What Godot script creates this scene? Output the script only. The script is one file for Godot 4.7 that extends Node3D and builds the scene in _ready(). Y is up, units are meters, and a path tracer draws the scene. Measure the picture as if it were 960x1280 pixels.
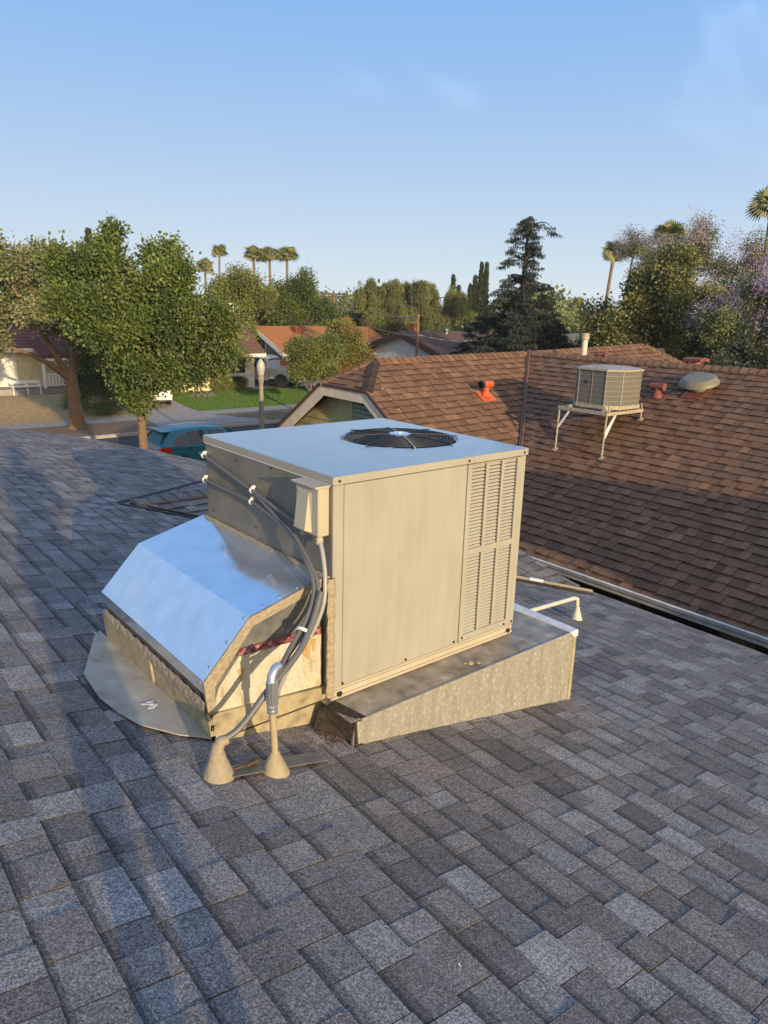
extends Node3D
# World: metres, y up. Origin = front left foot of the rooftop air conditioner; +X is downslope / towards the
# brown-roofed neighbour, -Z is towards the street.

const CAM := Vector3(-1.645, 1.656, 2.296)
const GROUND := -3.6
var rng := RandomNumberGenerator.new()
var taken := {}
var M := {}
var cam_basis: Basis

# ---------------------------------------------------------------- helpers: nodes
func numbered(n: String) -> String:
	if not taken.has(n):
		taken[n] = 0
		return n
	taken[n] += 1
	return "%s_%03d" % [n, taken[n]]

func thing(called: String, label: String, category: String, at := Vector3.ZERO, turn := 0.0, group := "") -> Node3D:
	var o := Node3D.new()
	o.name = numbered(called)
	add_child(o)
	o.position = at
	o.rotation.y = turn
	tag(o, label, category, group)
	return o

func tag(o: Node, label: String, category: String, group := "") -> void:
	o.set_meta("label", label)
	o.set_meta("category", category)
	if group != "":
		o.set_meta("group", group)

func obj(called: String, mesh: Mesh, m: Material, parent: Node = null) -> MeshInstance3D:
	var o := MeshInstance3D.new()
	if mesh:
		o.mesh = mesh
	if m:
		o.material_override = m
	if parent == null:
		o.name = numbered(called)
		add_child(o)
	else:
		var n := 0
		var nm := called
		while parent.has_node(nm):
			n += 1
			nm = "%s_%03d" % [called, n]
		o.name = nm
		parent.add_child(o)
	return o

func struct(called: String, mesh: Mesh, m: Material) -> MeshInstance3D:
	var o := obj(called, mesh, m)
	o.set_meta("kind", "structure")
	return o

func dup(src: Node3D, called: String, label: String, at: Vector3, turn := 0.0) -> Node3D:
	var o: Node3D = src.duplicate()
	o.name = numbered(called)
	add_child(o)
	o.position = at
	o.rotation.y = turn
	o.set_meta("label", label)
	return o

# ---------------------------------------------------------------- helpers: geometry
class Geo:
	var v := PackedVector3Array()
	var n := PackedVector3Array()
	var c := PackedColorArray()
	var col := Color(1, 1, 1)
	func tri(a: Vector3, b: Vector3, d: Vector3, out: Vector3) -> void:
		var nn := (b - a).cross(d - a)
		if nn.length_squared() < 1e-14:
			return
		nn = nn.normalized()
		if nn.dot(out) < 0.0:
			nn = -nn
			v.append(a); v.append(b); v.append(d)
		else:
			v.append(a); v.append(d); v.append(b)
		for i in 3:
			n.append(nn)
			c.append(col)
	func quad(a: Vector3, b: Vector3, d: Vector3, e: Vector3, out: Vector3) -> void:
		tri(a, b, d, out)
		tri(a, d, e, out)
	func smooth_tri(a: Vector3, b: Vector3, d: Vector3, na: Vector3, nb: Vector3, nd: Vector3) -> void:
		var nn := (b - a).cross(d - a)
		if nn.length_squared() < 1e-16:
			return
		if nn.dot(na + nb + nd) < 0.0:
			v.append(a); v.append(b); v.append(d)
			n.append(na); n.append(nb); n.append(nd)
		else:
			v.append(a); v.append(d); v.append(b)
			n.append(na); n.append(nd); n.append(nb)
		for i in 3:
			c.append(col)
	# box between two corners, edges chamfered by b
	func box(lo: Vector3, hi: Vector3, b := 0.0) -> void:
		var ctr := (lo + hi) * 0.5
		var h := ((hi - lo) * 0.5).abs()
		obox(ctr, Vector3(h.x, 0, 0), Vector3(0, h.y, 0), Vector3(0, 0, h.z), b)
	func obox(ctr: Vector3, ax: Vector3, ay: Vector3, az: Vector3, b := 0.0) -> void:
		var A := [ax, ay, az]
		var L := [ax.length(), ay.length(), az.length()]
		b = minf(b, 0.45 * minf(L[0], minf(L[1], L[2])))
		var U := [ax / L[0], ay / L[1], az / L[2]]
		for k in 3:
			var p: Vector3 = A[k]
			var q: Vector3 = A[(k + 1) % 3] - U[(k + 1) % 3] * b
			var r: Vector3 = A[(k + 2) % 3] - U[(k + 2) % 3] * b
			for s in [-1.0, 1.0]:
				quad(ctr + p * s + q + r, ctr + p * s - q + r, ctr + p * s - q - r, ctr + p * s + q - r, p * s)
		if b <= 0.0:
			return
		for k in 3:
			var k1 := (k + 1) % 3
			var k2 := (k + 2) % 3
			var along: Vector3 = A[k] - U[k] * b
			for s in [-1.0, 1.0]:
				for t in [-1.0, 1.0]:
					var e1: Vector3 = A[k1] * s + (A[k2] - U[k2] * b) * t
					var e2: Vector3 = (A[k1] - U[k1] * b) * s + A[k2] * t
					quad(ctr + e1 + along, ctr + e1 - along, ctr + e2 - along, ctr + e2 + along, U[k1] * s + U[k2] * t)
		for s in [-1.0, 1.0]:
			for t in [-1.0, 1.0]:
				for w in [-1.0, 1.0]:
					var c0: Vector3 = A[0] * s + (A[1] - U[1] * b) * t + (A[2] - U[2] * b) * w
					var c1: Vector3 = (A[0] - U[0] * b) * s + A[1] * t + (A[2] - U[2] * b) * w
					var c2: Vector3 = (A[0] - U[0] * b) * s + (A[1] - U[1] * b) * t + A[2] * w
					tri(ctr + c0, ctr + c1, ctr + c2, U[0] * s + U[1] * t + U[2] * w)
	# bar of rectangular section from a to b
	func bar(a: Vector3, b: Vector3, w: float, h: float, up := Vector3.UP, bev := 0.0) -> void:
		var d := (b - a)
		var l := d.length()
		d /= l
		if absf(d.dot(up)) > 0.98:
			up = Vector3.RIGHT
		var side := d.cross(up).normalized()
		var u := side.cross(d).normalized()
		obox((a + b) * 0.5, d * l * 0.5, side * w * 0.5, u * h * 0.5, bev)
	# smooth tube along points with radii
	func tube(pts: Array, rad: Array, sides := 8, caps := true) -> void:
		var rings := []
		var nors := []
		var prev := Vector3.ZERO
		for i in pts.size():
			var d: Vector3
			if i == 0:
				d = pts[1] - pts[0]
			elif i == pts.size() - 1:
				d = pts[i] - pts[i - 1]
			else:
				d = pts[i + 1] - pts[i - 1]
			d = d.normalized()
			var s: Vector3
			if i == 0:
				s = d.cross(Vector3.UP if absf(d.y) < 0.9 else Vector3.RIGHT).normalized()
			else:
				s = (prev - d * prev.dot(d)).normalized()
			prev = s
			var t := d.cross(s)
			var ring := PackedVector3Array()
			var nr := PackedVector3Array()
			var r: float = rad[mini(i, rad.size() - 1)]
			for k in sides:
				var a := TAU * k / sides
				var o := s * cos(a) + t * sin(a)
				ring.append(pts[i] + o * r)
				nr.append(o)
			rings.append(ring)
			nors.append(nr)
		for i in pts.size() - 1:
			for k in sides:
				var k2 := (k + 1) % sides
				var a: Vector3 = rings[i][k]
				var b: Vector3 = rings[i][k2]
				var e: Vector3 = rings[i + 1][k2]
				var f: Vector3 = rings[i + 1][k]
				smooth_tri(a, b, e, nors[i][k], nors[i][k2], nors[i + 1][k2])
				smooth_tri(a, e, f, nors[i][k], nors[i + 1][k2], nors[i + 1][k])
		if caps:
			for i in [0, pts.size() - 1]:
				var out: Vector3 = (pts[0] - pts[1]) if i == 0 else (pts[i] - pts[i - 1])
				for k in sides:
					tri(pts[i], rings[i][k], rings[i][(k + 1) % sides], out)
	# lathe round an axis through o; profile of (radius, height)
	func lathe(o: Vector3, axis: Vector3, prof: Array, sides := 16) -> void:
		var s := axis.cross(Vector3.UP if absf(axis.y) < 0.9 else Vector3.RIGHT).normalized()
		var t := axis.cross(s)
		for i in prof.size() - 1:
			var p: Vector2 = prof[i]
			var q: Vector2 = prof[i + 1]
			var nn := Vector2(q.y - p.y, p.x - q.x).normalized()
			for k in sides:
				var a0 := TAU * k / sides
				var a1 := TAU * (k + 1) / sides
				var d0 := s * cos(a0) + t * sin(a0)
				var d1 := s * cos(a1) + t * sin(a1)
				var n0 := d0 * nn.x + axis * nn.y
				var n1 := d1 * nn.x + axis * nn.y
				var A := o + d0 * p.x + axis * p.y
				var B := o + d1 * p.x + axis * p.y
				var C := o + d1 * q.x + axis * q.y
				var D := o + d0 * q.x + axis * q.y
				smooth_tri(A, B, C, n0, n1, n1)
				smooth_tri(A, C, D, n0, n1, n0)
	# slab: polygon of points lying in a plane, thickened along -nor
	func slab(poly: Array, nor: Vector3, thick: float) -> void:
		var ctr := Vector3.ZERO
		for p in poly:
			ctr += p
		ctr /= poly.size()
		for i in range(1, poly.size() - 1):
			tri(poly[0], poly[i], poly[i + 1], nor)
			tri(poly[0] - nor * thick, poly[i] - nor * thick, poly[i + 1] - nor * thick, -nor)
		for i in poly.size():
			var a: Vector3 = poly[i]
			var b: Vector3 = poly[(i + 1) % poly.size()]
			quad(a, b, b - nor * thick, a - nor * thick, (a + b) * 0.5 - ctr)
	func add(g: Geo) -> void:
		v.append_array(g.v); n.append_array(g.n); c.append_array(g.c)
	func mesh() -> ArrayMesh:
		var arr := []
		arr.resize(Mesh.ARRAY_MAX)
		arr[Mesh.ARRAY_VERTEX] = v
		arr[Mesh.ARRAY_NORMAL] = n
		arr[Mesh.ARRAY_COLOR] = c
		var m := ArrayMesh.new()
		m.add_surface_from_arrays(Mesh.PRIMITIVE_TRIANGLES, arr)
		return m

func bx(lo: Vector3, hi: Vector3, b := 0.0) -> ArrayMesh:
	var g := Geo.new()
	g.box(lo, hi, b)
	return g.mesh()

func curve_pts(ctrl: Array, n: int) -> Array:
	var c := Curve3D.new()
	for i in ctrl.size():
		var t := Vector3.ZERO
		if i > 0 and i < ctrl.size() - 1:
			t = (ctrl[i + 1] - ctrl[i - 1]) * 0.18
		c.add_point(ctrl[i], -t, t)
	var out := []
	for i in n + 1:
		out.append(c.sample_baked(c.get_baked_length() * i / n, true))
	return out

# ---------------------------------------------------------------- materials
func srgb(r: float, g: float, b: float) -> Color:
	return Color(r / 255.0, g / 255.0, b / 255.0)

func lin(r: float, g: float, b: float) -> Color:
	return Color(r, g, b).linear_to_srgb()

func flat(c: Color, rough := 0.8, metal := 0.0) -> StandardMaterial3D:
	var m := StandardMaterial3D.new()
	m.albedo_color = c
	m.roughness = rough
	m.metallic = metal
	return m

func noise_tex(sd: int, freq: float, lo: float, hi: float, size := 512, octaves := 4) -> NoiseTexture2D:
	var f := FastNoiseLite.new()
	f.seed = sd
	f.noise_type = FastNoiseLite.TYPE_SIMPLEX_SMOOTH
	f.frequency = freq
	f.fractal_octaves = octaves
	var t := NoiseTexture2D.new()
	t.width = size
	t.height = size
	t.seamless = true
	t.noise = f
	var g := Gradient.new()
	g.set_color(0, Color(lo, lo, lo))
	g.set_color(1, Color(hi, hi, hi))
	t.color_ramp = g
	return t

func ramp_tex(sd: int, freq: float, offs: Array, cols: Array, size := 512, octaves := 4) -> NoiseTexture2D:
	var t := noise_tex(sd, freq, 0, 1, size, octaves)
	var g := Gradient.new()
	g.offsets = PackedFloat32Array(offs)
	g.colors = PackedColorArray(cols)
	t.color_ramp = g
	return t

func tri_mat(tex: Texture2D, per_m: float, rough := 0.85, col := Color(1, 1, 1), vcol := false, world := true) -> StandardMaterial3D:
	var m := flat(col, rough)
	m.albedo_texture = tex
	m.uv1_triplanar = true
	m.uv1_world_triplanar = world
	m.uv1_scale = Vector3.ONE * per_m
	m.vertex_color_use_as_albedo = vcol
	return m

func detail(m: StandardMaterial3D, tex: Texture2D, per_m: float) -> void:
	m.detail_enabled = true
	m.detail_blend_mode = BaseMaterial3D.BLEND_MODE_MUL
	m.detail_albedo = tex
	m.detail_uv_layer = BaseMaterial3D.DETAIL_UV_2
	m.uv2_triplanar = true
	m.uv2_world_triplanar = true
	m.uv2_scale = Vector3.ONE * per_m

func granule_image(sd: int, size: int, lo: float, hi: float, spark: float) -> ImageTexture:
	var r := RandomNumberGenerator.new()
	r.seed = sd
	var im := Image.create(size, size, false, Image.FORMAT_RGB8)
	for y in size:
		for x in size:
			var k := lo + (hi - lo) * pow(r.randf(), 1.4)
			if r.randf() < spark:
				k = 1.0
			elif r.randf() < 0.1:
				k *= 0.6
			k = pow(k, 0.4545)
			var w := r.randf_range(-0.03, 0.03)
			im.set_pixel(x, y, Color(clampf(k + w, 0, 1), clampf(k, 0, 1), clampf(k - w, 0, 1)))
	return ImageTexture.create_from_image(im)

func make_materials() -> void:
	var gran := granule_image(3, 640, 0.14, 0.92, 0.06)
	var blotch := noise_tex(5, 0.012, 0.84, 1.0, 512, 5)
	M.grey_shingle = tri_mat(gran, 1.0 / 2.0, 0.95, Color(1, 1, 1), true)
	detail(M.grey_shingle, blotch, 0.7)
	var gran2 := granule_image(4, 512, 0.45, 0.95, 0.03)
	M.brown_shingle = tri_mat(gran2, 1.0 / 2.6, 0.95, Color(1, 1, 1), true)
	detail(M.brown_shingle, blotch, 0.45)
	M.felt = flat(lin(0.035, 0.034, 0.034), 0.95)
	M.felt_brown = flat(lin(0.05, 0.035, 0.026), 0.95)
	# beige enamel of the air conditioner
	var beige := ramp_tex(11, 0.006, [0.0, 0.45, 1.0], [srgb(158, 154, 140), srgb(163, 159, 144), srgb(167, 163, 149)], 512, 5)
	M.beige = tri_mat(beige, 0.8, 0.42)
	M.beige.metallic_specular = 0.5
	detail(M.beige, noise_tex(15, 0.012, 0.955, 1.0, 512, 6), 1.0)
	M.beige.uv2_scale = Vector3(3.2, 0.4, 3.2)
	var lidt := ramp_tex(12, 0.008, [0.0, 0.4, 0.75, 1.0], [srgb(132, 140, 144), srgb(146, 154, 159), srgb(152, 160, 165), srgb(152, 148, 138)], 512, 5)  # blue-grey tint puts the sky reflection into the beige lid's colour
	M.sky_tinted_lid = tri_mat(lidt, 0.9, 0.24)
	M.sky_tinted_lid.clearcoat_enabled = true
	M.sky_tinted_lid.metallic = 0.55
	M.sky_tinted_lid.clearcoat = 1.0
	M.sky_tinted_lid.clearcoat_roughness = 0.16
	M.beige_shaded = tri_mat(ramp_tex(13, 0.008, [0.0, 0.5, 1.0], [srgb(104, 99, 88), srgb(120, 115, 103), srgb(130, 125, 112)], 512, 5), 0.9, 0.5)  # left panel: the same beige darkened, its shade put into the colour
	M.box_grey = tri_mat(ramp_tex(14, 0.01, [0.0, 1.0], [srgb(172, 164, 141), srgb(183, 174, 153)], 256), 1.2, 0.5)
	M.black = flat(lin(0.012, 0.012, 0.013), 0.6)
	M.dark_metal = flat(lin(0.03, 0.03, 0.032), 0.45, 0.2)
	M.screw = flat(lin(0.06, 0.055, 0.05), 0.5, 0.6)
	# galvanised steel
	M.galv = tri_mat(ramp_tex(21, 0.01, [0.0, 0.5, 1.0], [srgb(216, 222, 228), srgb(232, 236, 240), srgb(240, 243, 246)], 512, 5), 1.1, 0.28)
	M.galv.metallic = 0.82
	M.galv.roughness_texture = noise_tex(22, 0.02, 0.55, 1.0, 512, 5)
	M.galv.roughness = 0.17
	M.galv.normal_enabled = true
	M.galv.normal_texture = as_normal(noise_tex(23, 0.006, 0, 1, 512, 3), 3.0)
	M.galv.normal_scale = 0.12
	M.zinc = flat(srgb(190, 192, 192), 0.3, 1.0)
	M.bright_zinc = flat(srgb(208, 208, 206), 0.3, 0.85)
	M.cable = flat(lin(0.125, 0.122, 0.115), 0.42)
	M.cable_light = flat(lin(0.33, 0.32, 0.29), 0.42)
	# putty-coloured roof sealant and painted sheet
	M.putty = tri_mat(ramp_tex(31, 0.03, [0.0, 0.35, 0.6, 1.0], [srgb(132, 120, 100), srgb(150, 137, 115), srgb(158, 145, 122), srgb(172, 160, 136)], 512, 5), 2.2, 0.9)
	M.putty.heightmap_enabled = true
	M.putty.heightmap_texture = noise_tex(32, 0.03, 0, 1, 512, 5)
	M.putty.heightmap_scale = 0.4
	M.tan_paint = tri_mat(ramp_tex(33, 0.016, [0.0, 0.3, 0.55, 0.8, 1.0], [srgb(113, 101, 76), srgb(151, 139, 110), srgb(167, 155, 124), srgb(158, 142, 110), srgb(185, 175, 144)], 512, 6), 1.1, 0.75)
	M.flake_paint = tri_mat(ramp_tex(35, 0.014, [0.0, 0.2, 0.4, 0.7, 0.85, 1.0], [srgb(140, 126, 98), srgb(176, 166, 140), srgb(188, 180, 158), srgb(194, 188, 168), srgb(180, 162, 122), srgb(158, 134, 98)], 512, 6), 1.5, 0.8)
	M.flake_paint.uv1_scale = Vector3(2.4, 0.6, 2.4)
	detail(M.flake_paint, ramp_tex(36, 0.06, [0.0, 0.32, 0.4, 1.0], [srgb(226, 216, 196), srgb(244, 240, 230), Color(1, 1, 1), Color(1, 1, 1)], 512, 5), 1.8)
	M.grey_sheet = tri_mat(ramp_tex(37, 0.012, [0.0, 0.4, 0.6, 1.0], [srgb(96, 92, 84), srgb(128, 124, 112), srgb(140, 136, 124), srgb(160, 152, 136)], 512, 6), 1.0, 0.42)
	M.grey_sheet.metallic = 0.35
	M.slate_sheet = tri_mat(ramp_tex(47, 0.012, [0.0, 0.5, 1.0], [srgb(78, 80, 80), srgb(100, 100, 98), srgb(122, 120, 114)], 512, 6), 1.2, 0.5)
	M.flashing = tri_mat(ramp_tex(38, 0.01, [0.0, 0.35, 0.65, 1.0], [srgb(140, 132, 116), srgb(168, 160, 144), srgb(178, 170, 153), srgb(196, 188, 170)], 512, 6), 0.9, 0.6)
	M.red_primer = tri_mat(ramp_tex(39, 0.05, [0.0, 0.4, 0.6, 1.0], [srgb(70, 40, 44), srgb(126, 62, 64), srgb(150, 92, 88), srgb(206, 190, 180)], 256, 5), 3.0, 0.7)
	M.rust = flat(srgb(176, 146, 100), 0.95)
	M.rust_dark = flat(srgb(96, 70, 54), 0.95)
	M.white_coat = tri_mat(noise_tex(41, 0.03, 0.86, 1.0, 256), 2.0, 0.7, srgb(226, 226, 228))
	M.white_pvc = tri_mat(noise_tex(42, 0.03, 0.85, 1.0, 256), 2.0, 0.5, srgb(214, 207, 187))
	M.top_sheet = tri_mat(ramp_tex(43, 0.01, [0.0, 0.35, 0.5, 0.7, 1.0], [srgb(104, 98, 90), srgb(140, 131, 118), srgb(152, 142, 128), srgb(160, 149, 134), srgb(190, 179, 160)], 512, 6), 1.3, 0.5)
	M.top_sheet.metallic = 0.15
	M.speckled = tri_mat(ramp_tex(44, 0.02, [0.0, 0.3, 0.55, 0.76, 0.82, 1.0], [srgb(150, 146, 132), srgb(163, 158, 143), srgb(168, 163, 148), srgb(173, 168, 154), srgb(198, 195, 183), srgb(206, 203, 194)], 512, 7), 3.4, 0.6)
	detail(M.speckled, noise_tex(34, 0.012, 0.86, 1.0, 512, 6), 1.0)
	M.speckled.uv2_scale = Vector3(2.6, 0.5, 2.6)
	M.speckled.metallic = 0.25
	M.tar = tri_mat(noise_tex(45, 0.04, 0.4, 1.0, 256), 3.0, 0.9, srgb(74, 64, 54))
	M.terracotta = tri_mat(noise_tex(46, 0.03, 0.75, 1.0, 256), 2.0, 0.6, srgb(222, 104, 50))
	M.dull_red = tri_mat(noise_tex(48, 0.03, 0.75, 1.0, 256), 2.0, 0.75, srgb(142, 84, 70))
	M.dome_tan = tri_mat(ramp_tex(49, 0.02, [0.0, 0.5, 1.0], [srgb(108, 101, 81), srgb(122, 114, 93), srgb(132, 124, 102)], 256), 1.5, 0.5)
	M.stand_metal = tri_mat(ramp_tex(50, 0.03, [0.0, 0.4, 0.7, 1.0], [srgb(124, 96, 70), srgb(166, 153, 132), srgb(176, 166, 147), srgb(186, 178, 162)], 256), 2.0, 0.5)
	M.grille = flat(srgb(104, 101, 90), 0.7)
	M.grille_wire = flat(srgb(160, 154, 136), 0.5)
	M.siding = tri_mat(noise_tex(51, 0.02, 0.86, 1.0, 256), 1.0, 0.8, srgb(178, 170, 122))
	M.barge = tri_mat(noise_tex(52, 0.02, 0.88, 1.0, 256), 1.0, 0.7, srgb(222, 204, 178))
	M.brown_trim = flat(srgb(78, 52, 44), 0.7)
	M.valley_metal = tri_mat(noise_tex(53, 0.03, 0.6, 1.0, 256), 2.0, 0.55, srgb(188, 146, 126))
	M.valley_metal.metallic = 0.1
	M.gutter = tri_mat(noise_tex(54, 0.02, 0.8, 1.0, 256), 1.0, 0.35, srgb(240, 238, 230))
	M.gutter.metallic = 0.0
	M.glass = flat(lin(0.02, 0.024, 0.03), 0.08)
	M.glass.metallic_specular = 0.6
	M.cream = tri_mat(noise_tex(61, 0.01, 0.88, 1.0, 256), 0.6, 0.85, srgb(232, 218, 176))
	M.white_wall = tri_mat(noise_tex(62, 0.01, 0.88, 1.0, 256), 0.6, 0.85, srgb(214, 212, 206))
	M.green_wall = tri_mat(noise_tex(63, 0.01, 0.88, 1.0, 256), 0.6, 0.85, srgb(140, 158, 132))
	M.house_wall = tri_mat(noise_tex(64, 0.01, 0.88, 1.0, 256), 0.6, 0.85, srgb(150, 142, 122))
	M.white_paint = flat(srgb(226, 222, 212), 0.6)
	M.red_tile = tri_mat(noise_tex(65, 0.03, 0.7, 1.0, 256), 0.8, 0.8, srgb(126, 74, 62))
	M.far_brown = tri_mat(noise_tex(66, 0.05, 0.65, 1.0, 256, 5), 0.5, 0.95, srgb(128, 94, 74))
	M.far_orange = tri_mat(noise_tex(67, 0.05, 0.7, 1.0, 256, 5), 0.5, 0.95, srgb(186, 124, 78))
	M.far_dark = tri_mat(noise_tex(68, 0.05, 0.7, 1.0, 256, 5), 0.5, 0.95, srgb(112, 84, 76))
	M.far_grey = tri_mat(noise_tex(69, 0.05, 0.7, 1.0, 256, 5), 0.5, 0.95, srgb(120, 116, 110))
	M.brick = tri_mat(noise_tex(70, 0.05, 0.75, 1.0, 256), 1.0, 0.9, srgb(168, 96, 70))
	M.wood = tri_mat(noise_tex(71, 0.03, 0.7, 1.0, 256), 1.0, 0.9, srgb(164, 124, 84))
	M.fence_wood = tri_mat(noise_tex(72, 0.03, 0.7, 1.0, 256), 1.0, 0.9, srgb(176, 100, 54))
	M.asphalt = tri_mat(noise_tex(81, 0.05, 0.7, 1.0, 512, 6), 0.3, 0.95, srgb(74, 72, 72))
	M.concrete = tri_mat(noise_tex(82, 0.03, 0.8, 1.0, 512, 6), 0.25, 0.9, srgb(168, 160, 150))
	M.dirt = tri_mat(ramp_tex(83, 0.02, [0.0, 0.5, 1.0], [srgb(92, 76, 58), srgb(116, 96, 74), srgb(136, 116, 88)], 512, 6), 0.3, 0.95)
	M.dry = tri_mat(ramp_tex(84, 0.02, [0.0, 0.5, 1.0], [srgb(150, 118, 74), srgb(176, 142, 92), srgb(194, 160, 108)], 512, 6), 0.3, 0.95)
	M.lawn = tri_mat(ramp_tex(85, 0.03, [0.0, 0.5, 1.0], [srgb(72, 104, 32), srgb(92, 128, 42), srgb(112, 144, 54)], 512, 6), 0.4, 0.95)
	M.land = tri_mat(ramp_tex(86, 0.01, [0.0, 0.5, 1.0], [srgb(86, 84, 54), srgb(112, 102, 72), srgb(134, 122, 90)], 512, 6), 0.1, 0.95)
	M.stone = tri_mat(noise_tex(87, 0.04, 0.6, 1.0, 256), 1.0, 0.9, srgb(168, 136, 96))
	M.bark = tri_mat(ramp_tex(88, 0.05, [0.0, 0.5, 1.0], [srgb(92, 72, 54), srgb(130, 104, 80), srgb(158, 130, 102)], 256, 5), 1.2, 0.95)
	M.bark.heightmap_enabled = true
	M.bark.heightmap_texture = noise_tex(89, 0.05, 0, 1, 256, 5)
	M.bark.heightmap_scale = 3.0
	M.bark_dark = tri_mat(noise_tex(90, 0.05, 0.5, 1.0, 256, 5), 1.2, 0.95, srgb(92, 78, 64))
	M.palm_bark = tri_mat(noise_tex(91, 0.05, 0.6, 1.0, 256, 5), 1.2, 0.95, srgb(150, 126, 98))
	M.pole_wood = tri_mat(noise_tex(92, 0.05, 0.7, 1.0, 256, 5), 1.0, 0.95, srgb(150, 116, 84))
	M.wire = flat(lin(0.34, 0.30, 0.25), 0.7)
	M.lamp_metal = tri_mat(noise_tex(93, 0.03, 0.85, 1.0, 256), 1.0, 0.7, srgb(150, 142, 128))
	M.lamp_globe = flat(srgb(178, 174, 168), 0.4)

func as_normal(t: NoiseTexture2D, strength: float) -> NoiseTexture2D:
	t.color_ramp = null
	t.as_normal_map = true
	t.bump_strength = strength
	return t

func leaf_mat(rough := 0.6, back := 0.35) -> StandardMaterial3D:
	var m := flat(Color(1, 1, 1), rough)
	m.vertex_color_use_as_albedo = true
	m.backlight_enabled = true
	m.backlight = lin(0.03 * back * 10, 0.05 * back * 10, 0.01 * back * 10)
	return m
# ---------------------------------------------------------------- shingles
func pixel_of(p: Vector3) -> Vector3:
	var q := cam_basis.inverse() * (p - CAM)
	if q.z > -0.05:
		return Vector3(-9999, -9999, 1e9)
	return Vector3(480.0 + 909.0 * q.x / -q.z, 640.0 - 909.0 * q.y / -q.z, p.distance_to(CAM))

# one shingle tab: convex outline (u,v) on the plane o,U,V,N; heights rise from v0 to v1
func shingle_tab(g: Geo, poly: PackedVector2Array, o: Vector3, U: Vector3, V: Vector3, N: Vector3, v0: float, v1: float, h0: float, h1: float, band: float) -> void:
	var top := []
	for p in poly:
		top.append(o + U * p.x + V * p.y + N * lerpf(h0, h1, clampf((p.y - v0) / (v1 - v0), -0.3, 1.0)))
	var whole := g.col
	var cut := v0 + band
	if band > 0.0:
		# darker band in two steps across the head of the exposed tab
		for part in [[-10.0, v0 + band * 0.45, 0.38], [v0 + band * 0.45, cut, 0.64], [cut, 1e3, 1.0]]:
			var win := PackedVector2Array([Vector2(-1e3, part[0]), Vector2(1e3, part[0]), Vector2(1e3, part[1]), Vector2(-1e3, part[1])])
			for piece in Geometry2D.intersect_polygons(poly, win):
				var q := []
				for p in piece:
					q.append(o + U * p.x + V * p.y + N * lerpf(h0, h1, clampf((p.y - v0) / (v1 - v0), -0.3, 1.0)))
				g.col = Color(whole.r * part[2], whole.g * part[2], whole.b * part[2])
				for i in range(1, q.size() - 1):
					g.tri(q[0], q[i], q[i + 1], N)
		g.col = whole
	else:
		for i in range(1, top.size() - 1):
			g.tri(top[0], top[i], top[i + 1], N)
	var ctr := Vector2.ZERO
	for p in poly:
		ctr += p
	ctr /= poly.size()
	for i in poly.size():
		var j := (i + 1) % poly.size()
		var mid := (poly[i] + poly[j]) * 0.5 - ctr
		if (poly[i].y + poly[j].y) * 0.5 < v0 - 0.001:
			continue
		# cut edges show bare asphalt
		g.col = Color(whole.r * 0.45, whole.g * 0.43, whole.b * 0.42)
		var a: Vector3 = o + U * poly[i].x + V * poly[i].y - N * 0.006
		var b: Vector3 = o + U * poly[j].x + V * poly[j].y - N * 0.006
		g.quad(top[i], top[j], b, a, U * mid.x + V * mid.y)

# parent: the roof plane; poly: its outline in (u,v). pieces: up to `singles` that show largest become parts
func lay_shingles(parent: Node, o: Vector3, U: Vector3, V: Vector3, N: Vector3, poly: PackedVector2Array, expo: float, wmin: float, wmax: float, tints: Array, mat: Material, sd: int, lift: float, hole := Rect2()) -> Array:
	var r := RandomNumberGenerator.new()
	r.seed = sd
	var lo := poly[0]
	var hi := poly[0]
	for p in poly:
		lo = lo.min(p)
		hi = hi.max(p)
	var list := []
	var row := 0
	var v := lo.y
	while v < hi.y:
		var u := lo.x - r.randf() * wmax
		var raised := r.randf() < 0.5
		var du := 0.0
		while u < hi.x:
			var w := r.randf_range(wmin, wmax)
			if r.randf() < 0.18:
				w *= 1.5
			var jag := r.randf_range(-0.003, 0.003)
			var rect := PackedVector2Array([Vector2(u, v - 0.02), Vector2(u + w - 0.003, v - 0.02), Vector2(u + w - 0.003, v + expo + jag), Vector2(u, v + expo + jag)])
			var shapes := []
			var inside := 0
			for p in rect:
				if Geometry2D.is_point_in_polygon(p, poly):
					inside += 1
			if inside == 4:
				shapes = [rect]
			else:
				shapes = Geometry2D.intersect_polygons(rect, poly)
			if hole.size.x > 0.0 and hole.encloses(Rect2(u, v, w, expo)):
				shapes = []
			var tint: Color = tints[r.randi() % tints.size()]
			var k := r.randf_range(0.86, 1.12) * (1.0 if raised else 0.86)
			var col := Color(tint.r * k, tint.g * k, tint.b * k)
			for s in shapes:
				if s.size() < 3:
					continue
				var ctr := Vector2.ZERO
				for p in s:
					ctr += p
				ctr /= s.size()
				var at := o + U * ctr.x + V * ctr.y
				var px := pixel_of(at)
				var score := 1e9
				if px.x > 0 and px.x < 960 and px.y > 0 and px.y < 1280:
					score = px.z
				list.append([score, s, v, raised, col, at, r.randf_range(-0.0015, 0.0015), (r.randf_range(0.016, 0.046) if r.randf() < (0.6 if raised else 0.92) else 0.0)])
			u += w
			raised = not raised if r.randf() < 0.86 else raised
		v += expo
		row += 1
	var out := []
	for e in list:
		out.append([e[0], e, o, U, V, N, expo, lift, parent, mat])
	return out

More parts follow.
